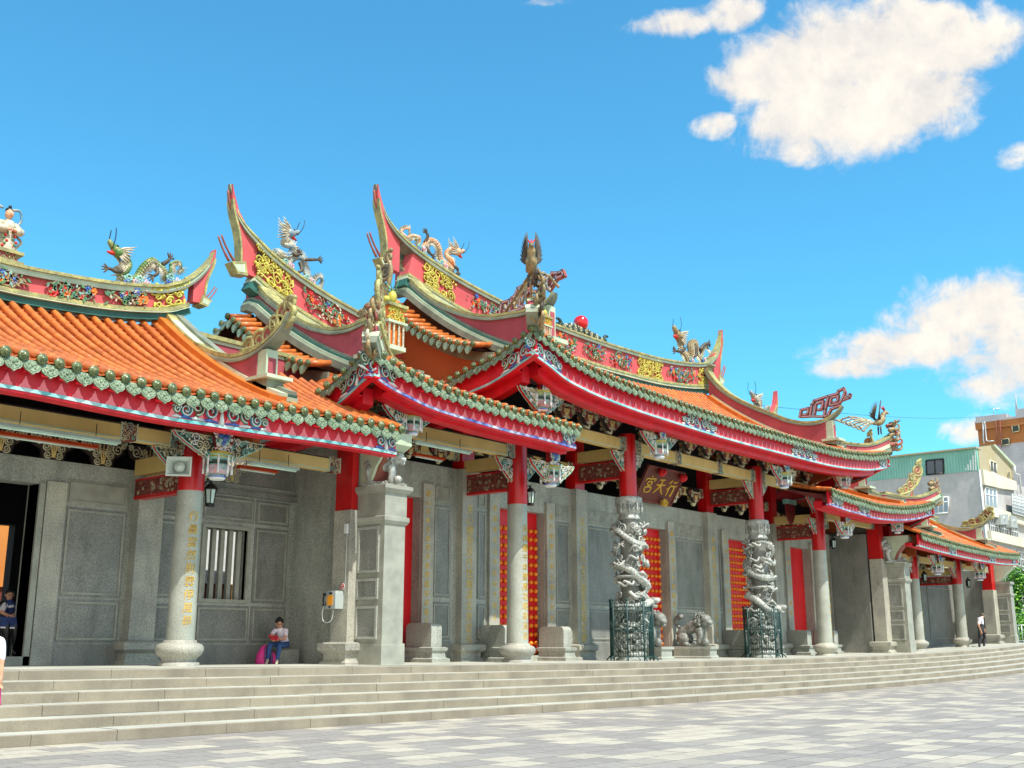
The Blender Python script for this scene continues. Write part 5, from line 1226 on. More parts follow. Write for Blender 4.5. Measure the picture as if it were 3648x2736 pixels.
def cage(label, x):
    r = thing('iron_cage', label, 'railing', (x,0,g(x)), 'green iron cages round the dragon columns'); m_ = MB(); R_ = .67; n = 8
    c8 = [V((x+R_*cos(pi/8+k*pi/4), R_*sin(pi/8+k*pi/4), g(x))) for k in range(8)]
    for z in (.14,.9,1.02,1.5,1.62):
        for k in range(8): m_.tube([c8[k]+ZN*z, c8[(k+1) % 8]+ZN*z], .016, 5)
    m_.build('rails', 'iron', r); m_ = MB()
    for k in range(8):
        for j in range(6):
            p = c8[k].lerp(c8[(k+1) % 8], j/6); m_.tube([p+ZN*.14, p+ZN*1.72], [.009,.009], 4); m_.ball(p+ZN*1.74, .022, 5)
            if j in (2,4): m_.tube(spiral(p+ZN*1.56, (c8[(k+1) % 8]-c8[k]).normalized(), ZN, .05, 1.3, 0, 8), .008, 4)
    m_.build('bars', 'iron', r); m_ = MB()
    for k in range(8): m_.tube([c8[k], c8[k]+ZN*1.8], .026, 6); m_.ball(c8[k]+ZN*1.83, .045, 6); m_.tube(smooth([c8[k]+ZN*.16, c8[k]*1+V((.1*cos(pi/8+k*pi/4), .1*sin(pi/8+k*pi/4), .06)), c8[k]+V((.14*cos(pi/8+k*pi/4), .14*sin(pi/8+k*pi/4), .0))], 3), .022, 5)
    m_.build('posts', 'iron', r); return r
cage('green iron cage round the foot of the nearer dragon column', -4.32); cage('green iron cage round the foot of the far dragon column', 4.4)
# ================================================================== lamps, speaker, phone, plaque
def lamp(label, loc, s=1., first=None):
    if first: return copy_tree(first, loc, label, 0, 'black lanterns on the columns', (s,)*3)
    r = thing('wall_lantern', label, 'lantern', loc, 'black lanterns on the columns'); LOCAL.add(r.name); m_ = MB()
    m_.lathe((0,0,0), [(.0,.30),(.02,.27),(.03,.2),(.06,.19),(.15,.1),(.16,.08),(.12,.075)], 8, 0, False); m_.lathe((0,0,0), [(.085,-.28),(.1,-.26),(.09,-.22),(.07,-.21)], 8, 0, False)
    for k in range(6):
        a = k*pi/3; m_.tube([(.125*cos(a),.125*sin(a),.08),(.085*cos(a),.085*sin(a),-.24)], .011, 4)
    m_.tube(smooth([(0,0,.2),(-.1,.0,.24),(-.2,0,.1),(-.22,0,-.05)], 4), .018, 5); m_.box(-.25,-.2,-.06,.06,-.2,.06); m_.build('frame', 'black', r)
    m_ = MB(); m_.lathe((0,0,0), [(.075,-.23),(.11,.07)], 6, 0, False); m_.build('glass', 'tube', r); return r
la = lamp('black lantern on the nearest round column, under the loudspeaker', (-20.0,-.05,3.58))
lamp('black lantern on the second round column, by the studded red door', (-9.38,-.05,4.62), 1.05, la)
for (dx, dy), lb, s in (((595,625),'small lantern on the far round column beyond the dragon columns',1.0),((1312,890),'lantern on the first column of the far side hall',1.),((1658,940),'lantern on the last round column at far right',1.)):
    p = at('D', [(dx, dy)], y=-.05)[0]; lamp(lb, p, s, la)
sp = thing('loudspeaker', 'pale square horn loudspeaker fixed to the nearest column', 'loudspeaker', (-21.0,-.5,3.97))
def rot(v, a): return V((v[0]*cos(a)-v[1]*sin(a), v[0]*sin(a)+v[1]*cos(a), v[2]))
ang = radians(-42); c0 = V((-21.05,-.45,3.97)); f = rot((0,-1,0), ang); s_ = rot((1,0,0), ang)
m_ = MB(); o_ = [(.24,.19,0),(.235,.185,.03),(.15,.12,-.12),(.06,.05,-.25)]
rg = [[c0+f*d+s_*(a*sx)+ZN*(b*sz) for sx, sz in ((-1,-1),(1,-1),(1,1),(-1,1))] for a, b, d in [(.245,.195,0.),(.245,.195,.03),(.215,.165,.03),(.12,.1,-.14),(.08,.06,-.2)]]
for a, b in zip(rg, rg[1:]): m_.add(a+b, [(k, (k+1) % 4, 4+(k+1) % 4, 4+k) for k in range(4)], 0)
m_.add(rg[-1], [(0,1,2,3)], 0)
rb = [[c0+f*d+s_*(a*sx)+ZN*(b*sz) for sx, sz in ((-1,-1),(1,-1),(1,1),(-1,1))] for a, b, d in [(.245,.195,0.),(.13,.11,-.16),(.09,.08,-.3)]]
for a, b in zip(rb, rb[1:]): m_.add(a+b, [(k, (k+1) % 4, 4+(k+1) % 4, 4+k) for k in range(4)], 0)
m_.add(rb[-1], [(0,1,2,3)], 0); m_.build('horn', 'plastic_pale', sp, False)
m_ = MB(); q = c0-f*.03
vs = []; 
for r_, d in ((.0,.05),(.03,.05),(.035,.02),(.1,.0),(.105,-.05)):
    for k in range(14): vs.append(q+f*d+s_*(r_*cos(k*pi/7))+ZN*(r_*sin(k*pi/7)))
m_.add(vs, [(i*14+k, i*14+(k+1) % 14, (i+1)*14+(k+1) % 14, (i+1)*14+k) for i in range(4) for k in range(14)], 0, True); m_.build('driver', 'plastic_pale', sp)
m_ = MB(); m_.tube([c0-f*.25, c0-f*.3+V((.25,.2,.05)), V((-20.6,-.2,4.05))], .02, 5); m_.build('bracket', 'steel', sp)
def strip(label, x0, x1, y, z, shade):
    r = thing('strip_light', label, 'strip light', ((x0+x1)/2, y, z), 'strip lights under the beams'); m_ = MB()
    m_.prism([(x0, y+a, z+b) for a, b in ((-.09,0),(.09,0),(.05,.07),(-.05,.07))], XN, x1-x0); m_.build('housing', 'orange_shade' if shade else 'tube', r)
    m_ = MB(); m_.tube([(x0+.04,y,z-.02),(x1-.04,y,z-.02)], .022, 8); m_.build('tube', 'tube', r)
    m_ = MB(); [m_.tube([(lerp(x0,x1,t),y,z+.07),(lerp(x0,x1,t),y,z+.32)], .008, 4) for t in (.2,.8)]; m_.build('hanger', 'black', r)
strip('long white strip light hanging under the leftmost ochre beam', -24.75,-22.3,-.3,4.27,False); strip('white strip light right of the nearest column', -19.25,-17.95,-.3,4.27,False); strip('white strip light above the plain pedestal and first wall panels', -14.3,-12.2,-.3,5.42,False)
strip('orange-shaded strip light behind the long white one at left', -24.2,-22.2,.7,4.3,True); strip('orange-shaded strip light deep behind the nearest column', -18.8,-17.75,.7,4.33,True); strip('short orange-shaded strip light above the first inscribed jamb', -13.3,-12.2,.7,5.33,True)
# pay phone
ph = thing('payphone', 'grey pay phone with an orange panel on the square pillar', 'pay phone', (-16.5,-.05,1.5)); X_ = -16.38
m_ = MB(); m_.taper(X_-.24, X_, -.2, .12, [(1.3,.0),(1.3,.005),(1.62,.005),(1.7,-.01)]); m_.build('case', 'plastic_grey', ph)
m_ = MB(); m_.box(X_-.255, X_-.246, -.12, .06, 1.38, 1.6); m_.build('orange_panel', 'plastic_orange', ph)
m_ = MB(); m_.box(X_-.256, X_-.246, -.1, .0, 1.625, 1.665); m_.box(X_-.258, X_-.246, -.05, .0, 1.32, 1.36); m_.build('display', 'black', ph)
m_ = MB(); m_.tube(smooth([(X_-.27,.12,1.64),(X_-.3,.13,1.56),(X_-.3,.13,1.46),(X_-.27,.12,1.38)], 4), [.045]*3+[.022]*7+[.045]*3, 7); m_.build('handset', 'black', ph)
m_ = MB(); m_.tube(smooth([(X_-.28,.12,1.38),(X_-.3,.16,1.2),(X_-.3,.1,1.02),(X_-.27,-.05,1.0),(X_-.22,-.1,1.1),(X_-.2,-.1,1.3)], 5), .012, 5); m_.build('cord', 'steel', ph)
m_ = MB(); m_.lathe((X_-.012,-.18,1.8), [(.0,-.012),(.075,-.012),(.075,.01)], 18, 0, False, 'x'); ns = m_.build('no_smoking_sign', 'white'); tag(ns, 'round no smoking sign above the pay phone', 'sign')
m_ = MB(); c_ = V((X_-.026,-.18,1.8)); ring = [c_+V((0,.058*cos(a),.058*sin(a))) for a in [k*pi/10 for k in range(21)]]; m_.tube(ring, .009, 5); m_.tube([c_+V((0,-.042,.042)), c_+V((0,.042,-.042))], .008, 4); m_.build('red_ring', 'red', ns)
m_ = MB(); m_.box(c_.x, c_.x+.005, -.215, -.145, 1.793, 1.807); m_.build('cigarette', 'black', ns)
cd = thing('conduit', 'white cable and small junction box on the square pillar above the pay phone', 'cable', (X_,-.25,1.7)); m_ = MB(); m_.tube([(X_-.01,-.26,1.7),(X_-.01,-.26,3.0)], .009, 5); m_.build('wire', 'white', cd); m_ = MB(); m_.box(X_-.06, X_-.002, -.3, -.21, 3.0, 3.22); m_.build('junction_box', 'white', cd)
# name plaque, tilted forward
pq = thing('name_plaque', 'brown-red plaque with gold calligraphy above the central door', 'plaque', (.0,1.5,6.1))
PA, PB = V((0,1.85,5.5)), V((0,1.2,6.62)); pu = (PB-PA).normalized(); pn = XN.cross(pu)
if pn.y > 0: pn = -pn
m_ = MB(); hh_ = (PB-PA).length; m_.obox((PA+PB)/2, XN*1.2, pu*hh_/2, pn*.04, 0)
for s_ in (-1, 1): m_.obox((PA+PB)/2+XN*1.2*s_+pn*.02, XN*.035, pu*(hh_/2+.03), pn*.05, 1); m_.obox((PA+PB)/2+pu*(hh_/2)*s_+pn*.02, XN*1.2, pu*.035, pn*.05, 1)
m_.build('board', ['plaque','redbrown'], pq)
def glyph(strokes, cx, s, k):
    m_ = MB(); o_ = PA+pn*.045+XN*(cx-s/2)+pu*((hh_-s)/2)
    for st_ in strokes:
        p_ = smooth([o_+XN*(a*s)+pu*(b*s) for a, b in st_], 5); n = len(p_)
        m_.tube(p_, [s*k*(.72+.4*sin(pi*(i/(n-1))*.9+.5) if i else .6) for i in range(n)], 6, 0, True, 1., pn)
    return m_.build('gold_character', 'gold', pq)
glyph([[(.35,.97),(.12,.72)],[(.42,.72),(.28,.52),(.06,.38)],[(.27,.55),(.26,.3),(.24,.0)],[(.52,.84),(.85,.9)],[(.45,.6),(.97,.66)],[(.74,.62),(.73,.3),(.7,.04),(.58,.12)]], .74, .66, .05)
glyph([[(.25,.84),(.76,.9)],[(.08,.53),(.93,.6)],[(.52,.86),(.46,.5),(.06,.04)],[(.5,.56),(.66,.28),(.97,.04)]], 0, .66, .055)
glyph([[(.5,1.),(.53,.88)],[(.12,.8),(.06,.64)],[(.12,.79),(.5,.8),(.93,.84),(.84,.66)],[(.32,.62),(.34,.44)],[(.32,.62),(.68,.64),(.64,.46),(.34,.44)],[(.5,.44),(.45,.33)],[(.22,.3),(.27,.03)],[(.22,.3),(.78,.33),(.72,.05),(.27,.03)]], -.74, .66, .045)
def pompom(label, c):
    r = thing('red_rosette', label, 'rosette', c, 'red cloth rosettes on the plaque'); m_ = MB(); rn = random.Random(2)
    for i in range(46):
        d_ = V((rn.gauss(0,1), rn.gauss(0,1), rn.gauss(0,1))).normalized(); m_.ball(V(c)+d_*.11, .055, 6)
    m_.build('petals', 'red_door', r)
pompom('red cloth rosette on the top edge of the plaque, left one', at('F', [(1195,772)], y=1.08)[0]); pompom('red cloth rosette at the top right corner of the plaque', at('F', [(1442,838)], y=1.08)[0])
c_ = at('F', [(1210,1135)], y=1.62)[0]; cl = thing('gold_clasp', 'gilded carved clasp under the plaque', 'clasp', c_); m_ = MB(); m_.box(c_.x-.14, c_.x+.14, c_.y-.05, c_.y+.05, c_.z-.1, c_.z+.08)
for j in range(8): m_.tube(spiral(c_+V((.14*cos(j*.8),-.06,.1*sin(j*.8))), XN, ZN, .06, 1.4, j, 9), .02, 5)
m_.build('clasp', 'gold', cl)
p = at('G', [(785,885)], y=.9)[0]; sh_ = thing('shield_sign', 'dark red shield under a green shelf in the far right bay', 'sign', p); m_ = MB(); m_.box(p.x-.42, p.x+.42, p.y-.12, p.y+.12, p.z-.08, p.z+.1); m_.build('shelf', 'scroll_teal', sh_)
m_ = MB(); m_.prism([(p.x+a, p.y-.06, p.z-.085-b) for a, b in ((-.36,0),(.36,0),(.34,.42),(.18,.68),(0,.82),(-.18,.68),(-.34,.42))], YN, .12); m_.build('shield', 'darkred', sh_)
# ================================================================== people
def figure(name, J, bones, mats, parent, sub=1):
    """one continuous skinned body grown over a joint skeleton; J: joint -> (point, radius); bones: (a, b, material index)"""
    names = list(J); idx = {n: i for i, n in enumerate(names)}
    me = bpy.data.meshes.new(name); me.from_pydata([J[n][0] for n in names], [(idx[a], idx[b]) for a, b, _ in bones], [])
    o = bpy.data.objects.new(name, me); COL.objects.link(o); o.modifiers.new('skin', 'SKIN'); sk_ = me.skin_vertices[0].data
    for i, n in enumerate(names):
        r = J[n][1]; sk_[i].radius = r if isinstance(r, tuple) else (r, r); sk_[i].use_root = (i == 0)
    ss_ = o.modifiers.new('sub', 'SUBSURF'); ss_.levels = ss_.render_levels = sub+1
    bpy.context.view_layer.update()
    m2 = bpy.data.meshes.new_from_object(o.evaluated_get(bpy.context.evaluated_depsgraph_get())); COL.objects.unlink(o); bpy.data.objects.remove(o)
    m2.materials.clear(); [m2.materials.append(M[k]) for k in mats]
    segs = [(V(J[a][0]), V(J[b][0]), mi, (J[a][1] if not isinstance(J[a][1], tuple) else J[a][1][0]), (J[b][1] if not isinstance(J[b][1], tuple) else J[b][1][0])) for a, b, mi in bones]
    for p in m2.polygons:
        c = p.center; best = None
        for a, b, mi, ra, rb in segs:
            d = b-a; t = max(0, min(1, (c-a).dot(d)/max(1e-9, d.length_squared))); q = (c-(a+d*t)).length/lerp(ra, rb, t)
            if best is None or q < best[0]: best = (q, mi)
        p.material_index = best[1]; p.use_smooth = True
    ob = bpy.data.objects.new('body', m2); COL.objects.link(ob)
    if parent: ob.parent = parent; ob.matrix_parent_inverse = Matrix.Translation(-parent_loc(parent))
    return ob
def hand(J, B, key, w, d, side, up, s=1., mi=0, curl=.5):
    """palm, four unequal curled fingers and a thumb from its side"""
    d, side, up = V(d).normalized(), V(side).normalized(), V(up).normalized(); w = V(w)
    J[key+'palm'] = (w+d*.05*s, (.026*s,.036*s)); B.append((key, key+'palm', mi))
    for i, (o_, L) in enumerate(((-.03,.062),(-.01,.072),(.01,.068),(.03,.052))):
        k = key+'f%d' % i; b_ = w+d*.09*s+side*o_*s
        J[k+'a'] = (b_, .011*s); J[k+'b'] = (b_+d*L*.55*s-up*L*.25*curl*s, .0095*s); J[k+'c'] = (b_+d*L*.85*s-up*L*.8*curl*s, .008*s)
        B += [(key+'palm', k+'a', mi), (k+'a', k+'b', mi), (k+'b', k+'c', mi)]
    t = w+d*.03*s-side*.035*s; J[key+'t1'] = (t, .013*s); J[key+'t2'] = (t+d*.04*s-side*.022*s-up*.015*s, .010*s); B += [(key+'palm', key+'t1', mi), (key+'t1', key+'t2', mi)]
def face(parent, c, f, s, hairm, bun=True, long_=0.):
    """eyes, nose, mouth, ears and hair around a head centre, f = facing direction"""
    c, f = V(c), V(f).normalized(); r = f.cross(ZN).normalized(); u = r.cross(f); m_ = MB()
    for k in (-1, 1): m_.ball(c+f*.082*s+r*.034*k*s+u*.01*s, .013*s, 6, 0); m_.tube([c+f*.088*s+r*.052*k*s+u*.032*s, c+f*.094*s+r*.02*k*s+u*.035*s], .006*s, 4, 0)
    m_.tube([c+f*.092*s+r*.022*s-u*.055*s, c+f*.097*s-u*.056*s, c+f*.092*s-r*.022*s-u*.055*s], .007*s, 4, 1); m_.build('face_features', ['hair','flower_red'], parent)
    m_ = MB(); m_.tube([c+f*.085*s+u*.02*s, c+f*.112*s-u*.02*s, c+f*.09*s-u*.03*s], [.010*s,.016*s,.009*s], 6, 0)
    for k in (-1, 1): m_.ball(c+r*.083*k*s-f*.0*s, .018*s, 6, 0, (.6,.8,1.2))
    m_.build('nose_and_ears', 'skin', parent)
    m_ = MB(); m_.ball(c-f*.042*s+u*.036*s, .098*s, 12, 0, (1,1,1.0))
    if bun: m_.ball(c-f*.1*s+u*.09*s, .05*s, 9, 0); m_.ball(c-f*.045*s+u*.07*s, .075*s, 9, 0)
    m_.build('hair', hairm, parent)
# woman reading on a stone block by the wall
yw = 1.35
WP = lambda x, y_, z=yw: at('S2', [(x, y_)], y=z)[0]
st_ = thing('stone_block', 'low grey stone block the reading woman sits on', 'stone block', (-16.75,1.5,.1)); m_ = MB(); m_.taper(-17.0, -16.45, 1.2, 1.98, [(.0,.0),(.38,0),(.40,-.012)]); m_.build('block', 'granite', st_)
wo = thing('person', 'woman in white shirt and jeans seated reading a red booklet', 'person', (-16.8,1.3,.1))
hd = WP(235,55); pel = WP(290,232,1.42); J = {}; k = .88
J['pel'] = (pel, (.135*k,.115*k)); J['spine'] = (WP(272,190,1.42), (.13*k,.10*k)); J['chest'] = (WP(250,135,1.38), (.145*k,.105*k)); J['neckb'] = (WP(243,100,1.36), (.07*k,.06*k)); J['neck'] = (WP(240,88,1.35), .048*k)
J['jaw'] = (hd-ZN*.055, .07*k); J['head'] = (hd+ZN*.0, (.097*k,.1*k)); J['crown'] = (hd+ZN*.075, .08*k)
B = [('pel','spine',1),('spine','chest',1),('chest','neckb',1),('neckb','neck',0),('neck','jaw',0),('jaw','head',0),('head','crown',0)]
for sd_, sh, el, wr in (('l',(190,112,1.45),(160,172,1.3),(172,196,1.15)),('r',(298,115,1.3),(280,188,1.2),(222,192,1.1))):
    J[sd_+'sh'] = (WP(*sh), .062*k); J[sd_+'slv'] = (WP(*sh).lerp(WP(*el), .62), .06*k); J[sd_+'el'] = (WP(*el), .04*k); J[sd_+'wr'] = (WP(*wr), .028*k)
    B += [('chest',sd_+'sh',1),(sd_+'sh',sd_+'slv',1),(sd_+'slv',sd_+'el',0),(sd_+'el',sd_+'wr',0)]
    hand(J, B, sd_+'wr', J[sd_+'wr'][0], (-.3 if sd_ == 'r' else .4,-.5,.1), (.2,-.2,1), (0,-1,.2), .95, 0, .6)
for sd_, hp, kn, an, toe in (('l',(262,236,1.5),(150,236,1.12),(130,372,1.12),(118,398,1.02)),('r',(305,240,1.34),(238,236,.98),(215,378,1.0),(205,404,.9))):
    J[sd_+'hip'] = (WP(*hp), .095*k); J[sd_+'kn'] = (WP(*kn), .068*k); J[sd_+'cf'] = (WP(*kn).lerp(WP(*an),.35), .062*k); J[sd_+'an'] = (WP(*an), .042*k); J[sd_+'ft'] = (WP(*an).lerp(WP(*toe),.7)-ZN*.02, (.034*k,.038*k)); J[sd_+'toe'] = (WP(*toe), (.026*k,.036*k))
    B += [('pel',sd_+'hip',2),(sd_+'hip',sd_+'kn',2),(sd_+'kn',sd_+'cf',2),(sd_+'cf',sd_+'an',2),(sd_+'an',sd_+'ft',3),(sd_+'ft',sd_+'toe',3)]
figure('body', J, B, ['skin','cloth_lav','denim','sculpt_white'], wo); face(wo, hd+ZN*.0, (-.5,-.8,-.28), 1.02, 'hair')
m_ = MB(); c0 = WP(242,112,1.3)
for s_ in (-1,1): m_.prism([c0+V((.02*s_,-.08,.03)), c0+V((.09*s_,-.03,.05)), c0+V((.07*s_,-.07,-.03))], (0,-1,0), .012, 0)
m_.build('collar', 'cloth_white', wo)
bk = MB(); c0 = WP(188,178,1.08); 
for s_ in (-1, 1): bk.obox(c0+V((.06*s_,0,0)), V((.06,.0,.01*s_)), V((0,.06,.045)), V((0,-.006,.008)), 0); bk.obox(c0+V((.058*s_,.006,.012)), V((.053,.0,.01*s_)), V((0,.054,.04)), V((0,-.004,.005)), 0)
tag(bk.build('booklet', ['book','white']), 'red booklet held open by the seated woman', 'book')
bp_ = thing('backpack', 'pink and purple backpack on the floor beside the seated woman', 'backpack', WP(110,400,1.3)); m_ = MB(); c0 = WP(92,345,1.3)
m_.tube([c0+V((-.02,0,-.24)), c0+V((-.03,0,-.1)), c0+V((-.01,0,.05)), c0+V((.03,0,.2)), c0+V((.05,0,.26))], [.12,.15,.14,.09,.04], 10, 0); m_.ball(c0+V((-.06,-.1,-.14)), .1, 9, 0, (1,.6,.9)); m_.build('bag_body', 'pinkbag', bp_)
m_ = MB(); m_.tube(smooth([c0+V((.08,-.08,.2)), c0+V((.14,-.12,.0)), c0+V((.12,-.1,-.22))], 4), .035, 6); m_.tube(smooth([c0+V((-.02,-.1,.22)), c0+V((-.08,-.17,.05)), c0+V((-.06,-.16,-.1))], 4), .018, 6); m_.build('straps', 'purple', bp_)
m_ = MB(); c1 = WP(170,365,1.32); m_.ball(c1, .12, 10, 0, (1.1,.7,1.0)); m_.ball(c1+ZN*.1, .07, 8, 0); b2 = m_.build('pink_bag', 'pinkbag'); tag(b2, 'small pink bag behind the seated woman feet', 'bag')
# walking man at far right
ym = -.8; MP = lambda x, y_, z=ym: at('L', [(x, y_)], y=z)[0]
mn = thing('person', 'grey-haired man in pale shirt and dark trousers walking at far right', 'person', MP(1155,1362)); hd = MP(1172,972); J = {}
J['pel'] = (MP(1150,1135), (.16,.13)); J['spine'] = (MP(1143,1080), (.165,.13)); J['chest'] = (MP(1143,1030), (.18,.13)); J['neckb'] = (MP(1155,1000), (.09,.08)); J['neck'] = (MP(1162,992), .055); J['jaw'] = (hd-ZN*.06, .07); J['head'] = (hd, (.092,.1)); J['crown'] = (hd+ZN*.07, .075)
B = [('pel','spine',2),('spine','chest',1),('chest','neckb',1),('neckb','neck',0),('neck','jaw',0),('jaw','head',0),('head','crown',0)]
for sd_, yo, el, wr in (('l',-1.0,(1122,1085),(1152,1160)),('r',-.58,(1165,1080),(1190,1140))):
    J[sd_+'sh'] = (MP(1138,1018,yo), .075); el = MP(*el, yo); wr = MP(*wr, yo); J[sd_+'slv'] = (J[sd_+'sh'][0].lerp(el,.75), .072); J[sd_+'el'] = (el, .045); J[sd_+'wr'] = (wr, .032)
    B += [('chest',sd_+'sh',1),(sd_+'sh',sd_+'slv',1),(sd_+'slv',sd_+'el',0),(sd_+'el',sd_+'wr',0)]; hand(J, B, sd_+'wr', wr, (.4,0,-.9), (0,1,0), (1,0,.4), 1., 0, .5)
for sd_, yo, hp, kn, an, toe in (('l',-.88,(1138,1150),(1140,1245),(1130,1335),(1150,1362)),('r',-.7,(1165,1150),(1195,1235),(1185,1335),(1205,1360))):
    J[sd_+'hip'] = (MP(*hp,yo), .115); J[sd_+'kn'] = (MP(*kn,yo), .088); J[sd_+'an'] = (MP(*an,yo), .06); J[sd_+'ft'] = (MP(*an,yo)-ZN*.05+V((.03,0,0)), .045); J[sd_+'toe'] = (MP(*toe,yo)+ZN*.03, .036)
    B += [('pel',sd_+'hip',2),(sd_+'hip',sd_+'kn',2),(sd_+'kn',sd_+'an',2),(sd_+'an',sd_+'ft',3),(sd_+'ft',sd_+'toe',3)]
figure('body', J, B, ['skin','cloth_white','trousers','black'], mn); face(mn, hd, (.95,-.2,-.2), 1.02, 'hair_grey', False)
# attendant seated inside the dark doorway
yd = 2.9; DP = lambda x, y_, z=yd: at('z7', [(x, y_)], y=z)[0]
at_ = thing('person', 'person in blue vest and skirt sitting inside the dark doorway', 'person', DP(110,1300)); hd = DP(105,665); J = {}
J['pel'] = (DP(105,930), (.16,.13)); J['spine'] = (DP(108,850), (.14,.1)); J['chest'] = (DP(110,780), (.16,.11)); J['neckb'] = (DP(108,735), (.07,.06)); J['neck'] = (DP(106,715), .05); J['jaw'] = (hd-ZN*.05, .065); J['head'] = (hd, .09); J['crown'] = (hd+ZN*.07, .07)
B = [('pel','spine',2),('spine','chest',2),('chest','neckb',1),('neckb','neck',0),('neck','jaw',0),('jaw','head',0),('head','crown',0)]
for sd_, sx, ex, wx in (('l',45,15,80),('r',178,205,135)):
    J[sd_+'sh'] = (DP(sx,770), .065); el = DP(ex,850,2.8); wr = DP(wx,880,2.65); J[sd_+'slv'] = (J[sd_+'sh'][0].lerp(el,.7), .065); J[sd_+'el'] = (el, .042); J[sd_+'wr'] = (wr, .03)
    B += [('chest',sd_+'sh',1),(sd_+'sh',sd_+'slv',1),(sd_+'slv',sd_+'el',0),(sd_+'el',sd_+'wr',0)]; hand(J, B, sd_+'wr', wr, (.3 if sd_ == 'l' else -.3,-.5,-.1), (.8,0,.2), (0,0,1), 1., 0, .5)
for sd_, x in (('l',60),('r',160)):
    J[sd_+'hip'] = (DP(x+5,930,2.85), .12); J[sd_+'kn'] = (DP(x,975,2.4), .1); J[sd_+'an'] = (DP(x+5,1250,2.45), .05); J[sd_+'toe'] = (DP(x,1300,2.3), .04)
    B += [('pel',sd_+'hip',3),(sd_+'hip',sd_+'kn',3),(sd_+'kn',sd_+'an',4),(sd_+'an',sd_+'toe',4)]
figure('body', J, B, ['skin','cloth_white','vest','vest','black'], at_); face(at_, hd, (-.2,-1,-.1), 1., 'hair')
m_ = MB(); m_.prism([DP(5,900,2.42), DP(200,900,2.42), DP(190,1010,2.36), DP(8,1005,2.36)], (0,1,0), .3, 0); m_.prism([DP(8,1003,2.35), DP(190,1008,2.35), DP(189,1026,2.35), DP(8,1018,2.35)], (0,1,0), .3, 1); m_.build('skirt', ['vest','cloth_white'], at_)
ch_ = thing('chair', 'dark chair under the person sitting in the doorway', 'chair', DP(110,1300,2.9)); m_ = MB(); a_, b_ = DP(20,1000,2.9), DP(200,1000,2.9); m_.box(a_.x, b_.x, 2.6, 3.1, a_.z-.08, a_.z-.02); m_.box(a_.x, b_.x, 3.06, 3.1, a_.z, a_.z+.5)
for q in (a_.x+.02, b_.x-.05):
    for w_ in (2.62, 3.05): m_.box(q, q+.03, w_, w_+.03, .05, a_.z-.08)
m_.build('frame', 'black', ch_)
# passer-by whose arm and bag show at the left edge, standing on the steps
dd = ray(0,2290); P0 = CAM+dd*(15.4/FPX); lf = V((-RT.x,-RT.y,0)); fw_ = V((lf.y,-lf.x,0))
pb = thing('person', 'person cut off by the left edge, white sleeve and arm carrying a straw bag', 'person', (P0.x-.25,P0.y,-.6)); J = {}; sh = P0-lf*.025+ZN*.06; c = sh+lf*.2; zf = -.6+g(P0.x)
J['pel'] = (V((c.x,c.y,zf+.9)), (.15,.12)); J['spine'] = (V((c.x,c.y,zf+1.1)), (.14,.11)); J['chest'] = (V((c.x,c.y,sh.z-.06)), (.16,.12)); J['neckb'] = (V((c.x,c.y,sh.z+.04)), .07); J['neck'] = (V((c.x,c.y,sh.z+.1)), .052); J['jaw'] = (V((c.x,c.y,sh.z+.16)), .066); J['head'] = (V((c.x,c.y,sh.z+.22)), .092); J['crown'] = (V((c.x,c.y,sh.z+.3)), .07)
B = [('pel','spine',1),('spine','chest',1),('chest','neckb',1),('neckb','neck',0),('neck','jaw',0),('jaw','head',0),('head','crown',0)]
for sd_, q in (('r',-1),('l',1)):
    s0 = c-lf*.2*(-q)*(1) if q > 0 else sh; s0 = c+lf*.2 if q > 0 else sh
    J[sd_+'sh'] = (s0-ZN*.02, .06); J[sd_+'slv'] = (s0-ZN*.26-lf*(.02 if q < 0 else -.02), .058); J[sd_+'el'] = (s0-ZN*.32-lf*(.02 if q < 0 else -.02), .044); J[sd_+'wr'] = (s0-ZN*.54-lf*(.04 if q < 0 else -.02), .03)
    B += [('chest',sd_+'sh',1),(sd_+'sh',sd_+'slv',1),(sd_+'slv',sd_+'el',0),(sd_+'el',sd_+'wr',0)]; hand(J, B, sd_+'wr', J[sd_+'wr'][0], (0,0,-1), fw_, lf, 1., 0, .8)
    h0 = c+lf*.09*q; J[sd_+'hip'] = (V((h0.x,h0.y,zf+.84)), .105); J[sd_+'kn'] = (V((h0.x,h0.y,zf+.47)), .075); J[sd_+'an'] = (V((h0.x,h0.y,zf+.09)), .05); J[sd_+'toe'] = (V((h0.x,h0.y,zf+.04))+fw_*.16, .04)
    B += [('pel',sd_+'hip',2),(sd_+'hip',sd_+'kn',2),(sd_+'kn',sd_+'an',2),(sd_+'an',sd_+'toe',3)]
figure('body', J, B, ['skin','cloth_white','trousers','black'], pb); face(pb, J['head'][0], (-.5,.85,0), 1., 'hair')
hw = J['rwr'][0]-ZN*.1; bg_ = thing('straw_bag', 'pale green straw bag hanging from the hand at the left edge', 'bag', hw-ZN*.5); m_ = MB()
m_.tube([hw-ZN*.28-lf*-.03, hw-ZN*.36+lf*.03, hw-ZN*.5+lf*.03, hw-ZN*.58+lf*.03], [.06,.12,.14,.1], 12, 0); m_.build('bag_body', 'straw', bg_)
m_ = MB(); m_.tube(smooth([hw-ZN*.3+fw_*.07, hw+ZN*.0, hw-ZN*.3-fw_*.07], 5), .009, 5); m_.build('strap', 'pinkbag', bg_)
